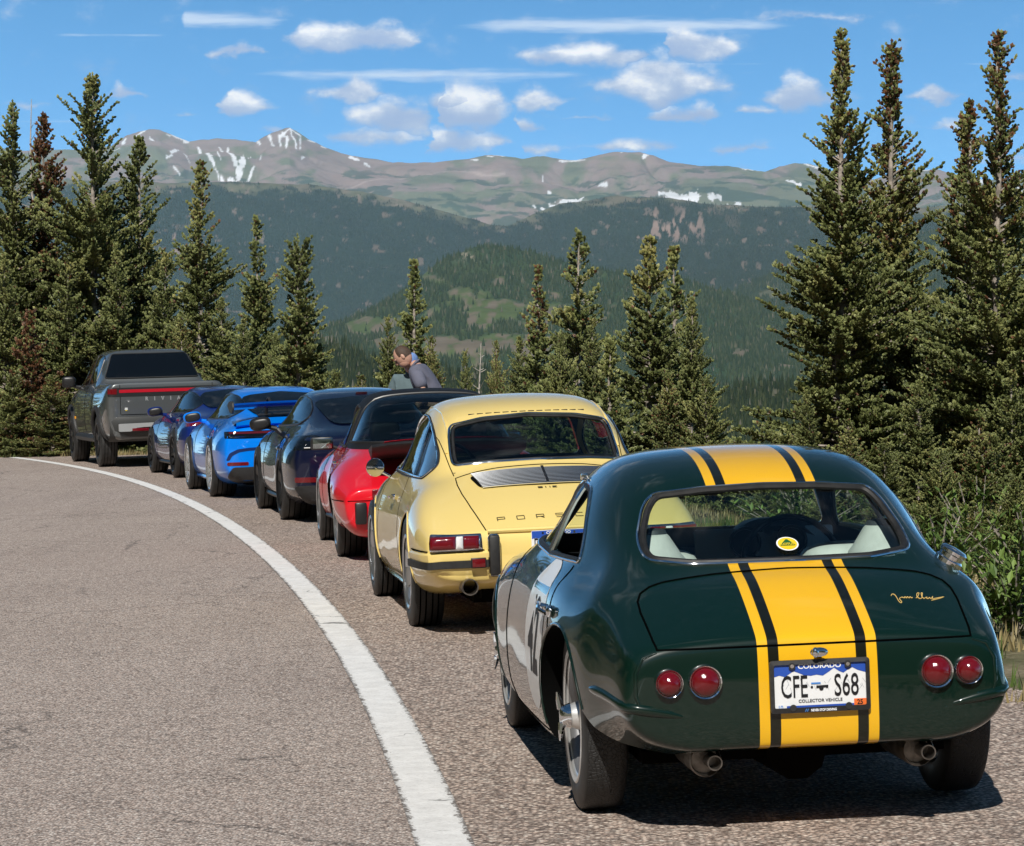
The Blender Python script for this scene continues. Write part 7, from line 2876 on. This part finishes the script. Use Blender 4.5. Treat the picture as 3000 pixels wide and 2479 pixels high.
def verge_grass():
    rs = np.random.RandomState(8)
    es = np.concatenate([[0], np.cumsum(np.linalg.norm(np.diff(EDGE, axis=0), axis=1))])
    n = 9000
    s = es[2] + (es[-2] - es[2]) * rs.rand(n)
    k = np.stack([np.interp(s, es, EDGE[:, 0]), np.interp(s, es, EDGE[:, 1])], 1)
    k2 = np.stack([np.interp(s + .3, es, EDGE[:, 0]), np.interp(s + .3, es, EDGE[:, 1])], 1)
    t = k2 - k
    t /= np.linalg.norm(t, axis=1)[:, None]
    out = np.stack([t[:, 1], -t[:, 0]], 1)
    off = -.15 + 2.2 * rs.rand(n) ** .8
    C = k + out * off[:, None]
    keep = vnoise(C[:, 0] * 1.6, C[:, 1] * 1.6) + .5 * vnoise(C[:, 0] * 5, C[:, 1] * 5) > -.25 - .25 * np.clip(off, 0, 1)
    C = C[keep]
    z, _ = ground_z(C)
    B = 7
    P = np.repeat(np.column_stack([C, z - .012]), B, 0) + np.concatenate([.05 * rs.randn(len(C) * B, 2), np.zeros((len(C) * B, 1))], 1)
    h = (.04 + .09 * rs.rand(len(P)))[:, None]
    a = rs.rand(len(P)) * 6.28
    w = .006 + .004 * rs.rand(len(P))
    sx = np.stack([np.cos(a) * w, np.sin(a) * w, 0 * a], 1)
    ln = np.stack([np.cos(a + 1.2), np.sin(a + 1.2), 0 * a], 1) * .45 * h * rs.rand(len(P))[:, None]
    V = np.stack([P - sx, P + sx, P + ln + np.array([0, 0, 1]) * h], 1).reshape(-1, 3)
    F = np.arange(len(P) * 3).reshape(-1, 3)
    g = rs.rand(len(P))[:, None]
    dry = (fbm(P[:, 0] * 1.1, P[:, 1] * 1.1, 3) > .05)[:, None]
    c = np.where(dry, np.array((.26, .21, .10)), np.array((.07, .11, .025))) * (.6 + .8 * g)
    tag(tri_mesh('verge_grass', V, F, needle_mat(), None, False, {'tint': np.repeat(c, 3, 0)}), 'short green and dry grass along the edge of the shoulder', 'grass', None, 'stuff')


verge_grass()

# ------------------------------------------------------------------ two men beside the cars
def skin_mesh(name, joints, edges, rad, m_, parent, root=0, levels=2):
    me = bpy.data.meshes.new(name)
    me.from_pydata([tuple(j) for j in joints], edges, [])
    o = link(name, me)
    o.modifiers.new('skin', 'SKIN').use_smooth_shade = True
    for i, r in enumerate(rad):
        v = me.skin_vertices[0].data[i]
        v.radius = (r, r) if not isinstance(r, tuple) else r
        v.use_root = (i == root)
    sb = o.modifiers.new('sub', 'SUBSURF')
    sb.levels = sb.render_levels = levels
    e = evaluated(o)
    drop(o)
    e.name = name
    e.polygons.foreach_set('use_smooth', np.full(len(e.polygons), True))
    return link(name, e, m_, parent)


def person(loc, yaw, label, shirt_col, lean, head_pitch, cap=None, skin=(.52, .30, .22), hair=(.06, .035, .022), bald=False, hands_x=.12):
    T = empty('person', loc)
    T.rotation_euler.z = yaw
    tag(T, label, 'person', 'men standing beside the parked cars')
    ms = mat('skin_%d' % int(skin[0] * 100), skin, .5)
    s, c = math.sin(lean), math.cos(lean)
    pel = Vector((-.53 * s, 0, .98))

    def up(d, y=0.0, f=0.0):
        return pel + Vector((s * d + c * f, y, c * d - s * f))
    neck, nk2 = up(.54), up(.60, 0, .02)
    hd = nk2 + Vector((.055 + .06 * math.sin(head_pitch), 0, .075 - .02 * math.sin(head_pitch)))
    J = [pel, up(.20), up(.40), neck, nk2,
         up(.46, .19), up(.20, .255, .03), up(.0, .22, .16) + Vector((hands_x, 0, .02)), up(-.06, .20, .22) + Vector((hands_x, 0, 0)),
         up(.46, -.19), up(.20, -.255, .03), up(.0, -.22, .16) + Vector((hands_x, 0, .02)), up(-.06, -.20, .22) + Vector((hands_x, 0, 0)),
         Vector((pel.x + .02, .095, .90)), Vector((pel.x + .12, .10, .50)), Vector((pel.x + .06, .105, .09)), Vector((pel.x + .21, .115, .04)),
         Vector((pel.x + .02, -.095, .90)), Vector((pel.x + .12, -.10, .50)), Vector((pel.x + .06, -.105, .09)), Vector((pel.x + .21, -.115, .04))]
    E_ = [(0, 1), (1, 2), (2, 3), (3, 4), (2, 5), (5, 6), (6, 7), (7, 8), (2, 9), (9, 10), (10, 11), (11, 12), (0, 13), (13, 14), (14, 15), (15, 16), (0, 17), (17, 18), (18, 19), (19, 20)]
    Rd = [.13, .13, .13, .058, .055, .046, .042, .034, .028, .046, .042, .034, .028, .085, .06, .045, .035, .085, .06, .045, .035]
    # head, nose, ears, fingers go into the body mesh
    body = skin_mesh('body', J, E_, Rd, ms, T)
    Mh = Matrix.Rotation(head_pitch, 3, 'Y')
    h = MB()
    h.ellipsoid(hd, (.098, .076, .118), 24, 16, 0, 1.0, Mh)
    h.ellipsoid(hd + Mh @ Vector((.022, 0, -.055)), (.074, .062, .072), 20, 12, 0, 1.0, Mh)
    h.ellipsoid(hd + Mh @ Vector((.102, 0, -.018)), (.020, .014, .026), 12, 8, 0, 1.0, Mh)
    h.ellipsoid(hd + Mh @ Vector((.088, 0, .018)), (.02, .055, .012), 12, 8, 0, 1.0, Mh)
    h.ellipsoid(hd + Mh @ Vector((.078, 0, -.072)), (.02, .026, .009), 12, 8, 0, 1.0, Mh)
    for sy in (1, -1):
        h.ellipsoid(hd + Mh @ Vector((-.008, sy * .077, -.012)), (.020, .010, .032), 12, 8, 0, 1.0, Mh)
        hand = J[8] if sy > 0 else J[12]
        for k in range(4):
            b = hand + Vector((.015, (k - 1.5) * .019, -.03))
            h.tube([b, b + Vector((.028, 0, -.028 - .004 * k)), b + Vector((.036, 0, -.058 + .004 * abs(k - 1)))], [.009, .008, .006], 6)
        h.tube([hand + Vector((.01, -sy * .025, 0)), hand + Vector((.035, -sy * .045, -.02)), hand + Vector((.05, -sy * .04, -.045))], [.011, .009, .006], 6)
    ho = h.build('head', ms, None, sharp=180)
    bm = bmesh.new()
    bm.from_mesh(body.data)
    bm.from_mesh(ho.data)
    bm.to_mesh(body.data)
    bm.free()
    drop(ho)
    body.data.polygons.foreach_set('use_smooth', np.full(len(body.data.polygons), True))
    e = MB()
    for sy in (1, -1):
        e.ellipsoid(hd + Mh @ Vector((.088, sy * .032, .0)), (.009, .014, .008), 10, 8, 0, 1.0, Mh)
    e.build('eyes', mat('eye_dark', (.03, .025, .02), .2), T)
    # clothes
    SJ = [up(-.11), up(.20), up(.40), up(.52), up(.455, .185), up(.25, .25, .02), up(.455, -.185), up(.25, -.25, .02)]
    shirt = skin_mesh('shirt', SJ, [(0, 1), (1, 2), (2, 3), (2, 4), (4, 5), (2, 6), (6, 7)], [.155, .155, .168, .088, .090, .078, .090, .078], mat('shirt_' + label.split()[0], shirt_col, .85, noise=.12, nscale=9, bump=.3, bscale=25), T)
    col = MB()
    col.tube([neck + Matrix.Rotation(lean, 3, 'Y') @ Vector((.064 * math.cos(t), .066 * math.sin(t), .012 - .022 * math.cos(t))) for t in np.linspace(0, 2 * PI, 20)[:-1]], .015, 6, True)
    col.build('collar', mat('shirt_' + label.split()[0]), shirt)
    TJ = [pel + Vector((0, 0, .05)), J[13], J[14], J[15] + Vector((0, 0, .0)), J[17], J[18], J[19]]
    skin_mesh('trousers', TJ, [(0, 1), (1, 2), (2, 3), (0, 4), (4, 5), (5, 6)], [.150, .105, .08, .066, .105, .08, .066], mat('trousers_dark', (.03, .033, .045), .9), T)
    sh = MB()
    for sy in (1, -1):
        sh.ellipsoid((pel.x + .14, sy * .112, .045), (.145, .05, .05), 16, 8, 0, .7)
    sh.build('shoes', mat('shoe_leather', (.03, .02, .015), .5), T)
    hm = MB()
    if cap:
        hm.ellipsoid(hd + Mh @ Vector((-.008, 0, .035)), (.108, .088, .098), 24, 14, 0, 1.0, Mh)
        hm.v = [Vector(v) for v in hm.v]
        hm.ellipsoid(hd + Mh @ Vector((.115, 0, .035)), (.075, .07, .010), 18, 8, 0, 1.0, Mh)
        hm.build('cap', mat('cap_cloth', cap, .85, noise=.15), T)
    else:
        n, m_ = 24, 14
        vs, fs = [], []
        for i in range(m_ + 1):
            a = -.35 + (PI / 2 + .35) * i / m_
            for k in range(n):
                t = 2 * PI * k / n
                d = Vector((math.cos(a) * math.cos(t), math.cos(a) * math.sin(t), math.sin(a)))
                back = .5 - .5 * math.cos(t)            # 0 in front, 1 behind
                lift = 1.055 if back > .28 and (i < m_ * .78 or not bald) else .97
                if i < 3 and back < .5: lift = .95
                vs.append(hd + Mh @ Vector((d.x * .098 * lift - .004, d.y * .076 * lift, d.z * .118 * lift + .004)))
        for i in range(m_):
            for k in range(n):
                fs.append((i * n + k, i * n + (k + 1) % n, (i + 1) * n + (k + 1) % n, (i + 1) * n + k))
        hm.add(vs, fs)
        hm.build('hair', mat('brown_hair', hair, .7, noise=.3, nscale=60), T)
    return T


p1 = to_ground(1213, 0) if False else None


def stand(u, Y):
    X = (u - CX) / FPX * Y
    return (X, Y, BANK * X)


p1 = person(stand(1218, 32.7), R(172), 'balding man in a slate polo shirt bending forward to look at the cars', (.115, .12, .165), R(30), R(42), None, bald=True)
p1.scale = (1.03, 1.03, 1.04)
p2 = person(stand(1209, 33.5), R(255), 'man in a teal grey T-shirt and light blue cap, standing just behind the bending man', (.11, .16, .175), R(6), R(10), (.16, .27, .55))
p2.scale = (1.04, 1.04, .935)

# ------------------------------------------------------------------ the air: a thin even haze round everything
def haze():
    x0, x1, y0, y1, z0, z1 = -14000, 14000, -2500, 22500, -2600, 1750
    V = [(x, y, z) for z in (z0, z1) for y in (y0, y1) for x in (x0, x1)]
    F = [(0, 2, 3, 1), (4, 5, 7, 6), (0, 1, 5, 4), (2, 6, 7, 3), (0, 4, 6, 2), (1, 3, 7, 5)]
    m_ = bpy.data.materials.new('haze')
    m_.use_nodes = True
    T = NT(m_.node_tree)
    T.n.clear()
    out = T.new('ShaderNodeOutputMaterial')
    v = T.new('ShaderNodeVolumePrincipled')
    v.inputs['Color'].default_value = (.62, .80, 1.0, 1)
    v.inputs['Density'].default_value = 2.3e-5
    v.inputs['Anisotropy'].default_value = 0.0
    T.l.new(v.outputs[0], out.inputs['Volume'])
    tag(mesh('haze', V, F, m_, None, False), 'thin blue haze in the air over the valley', 'haze', None, 'stuff')


haze()
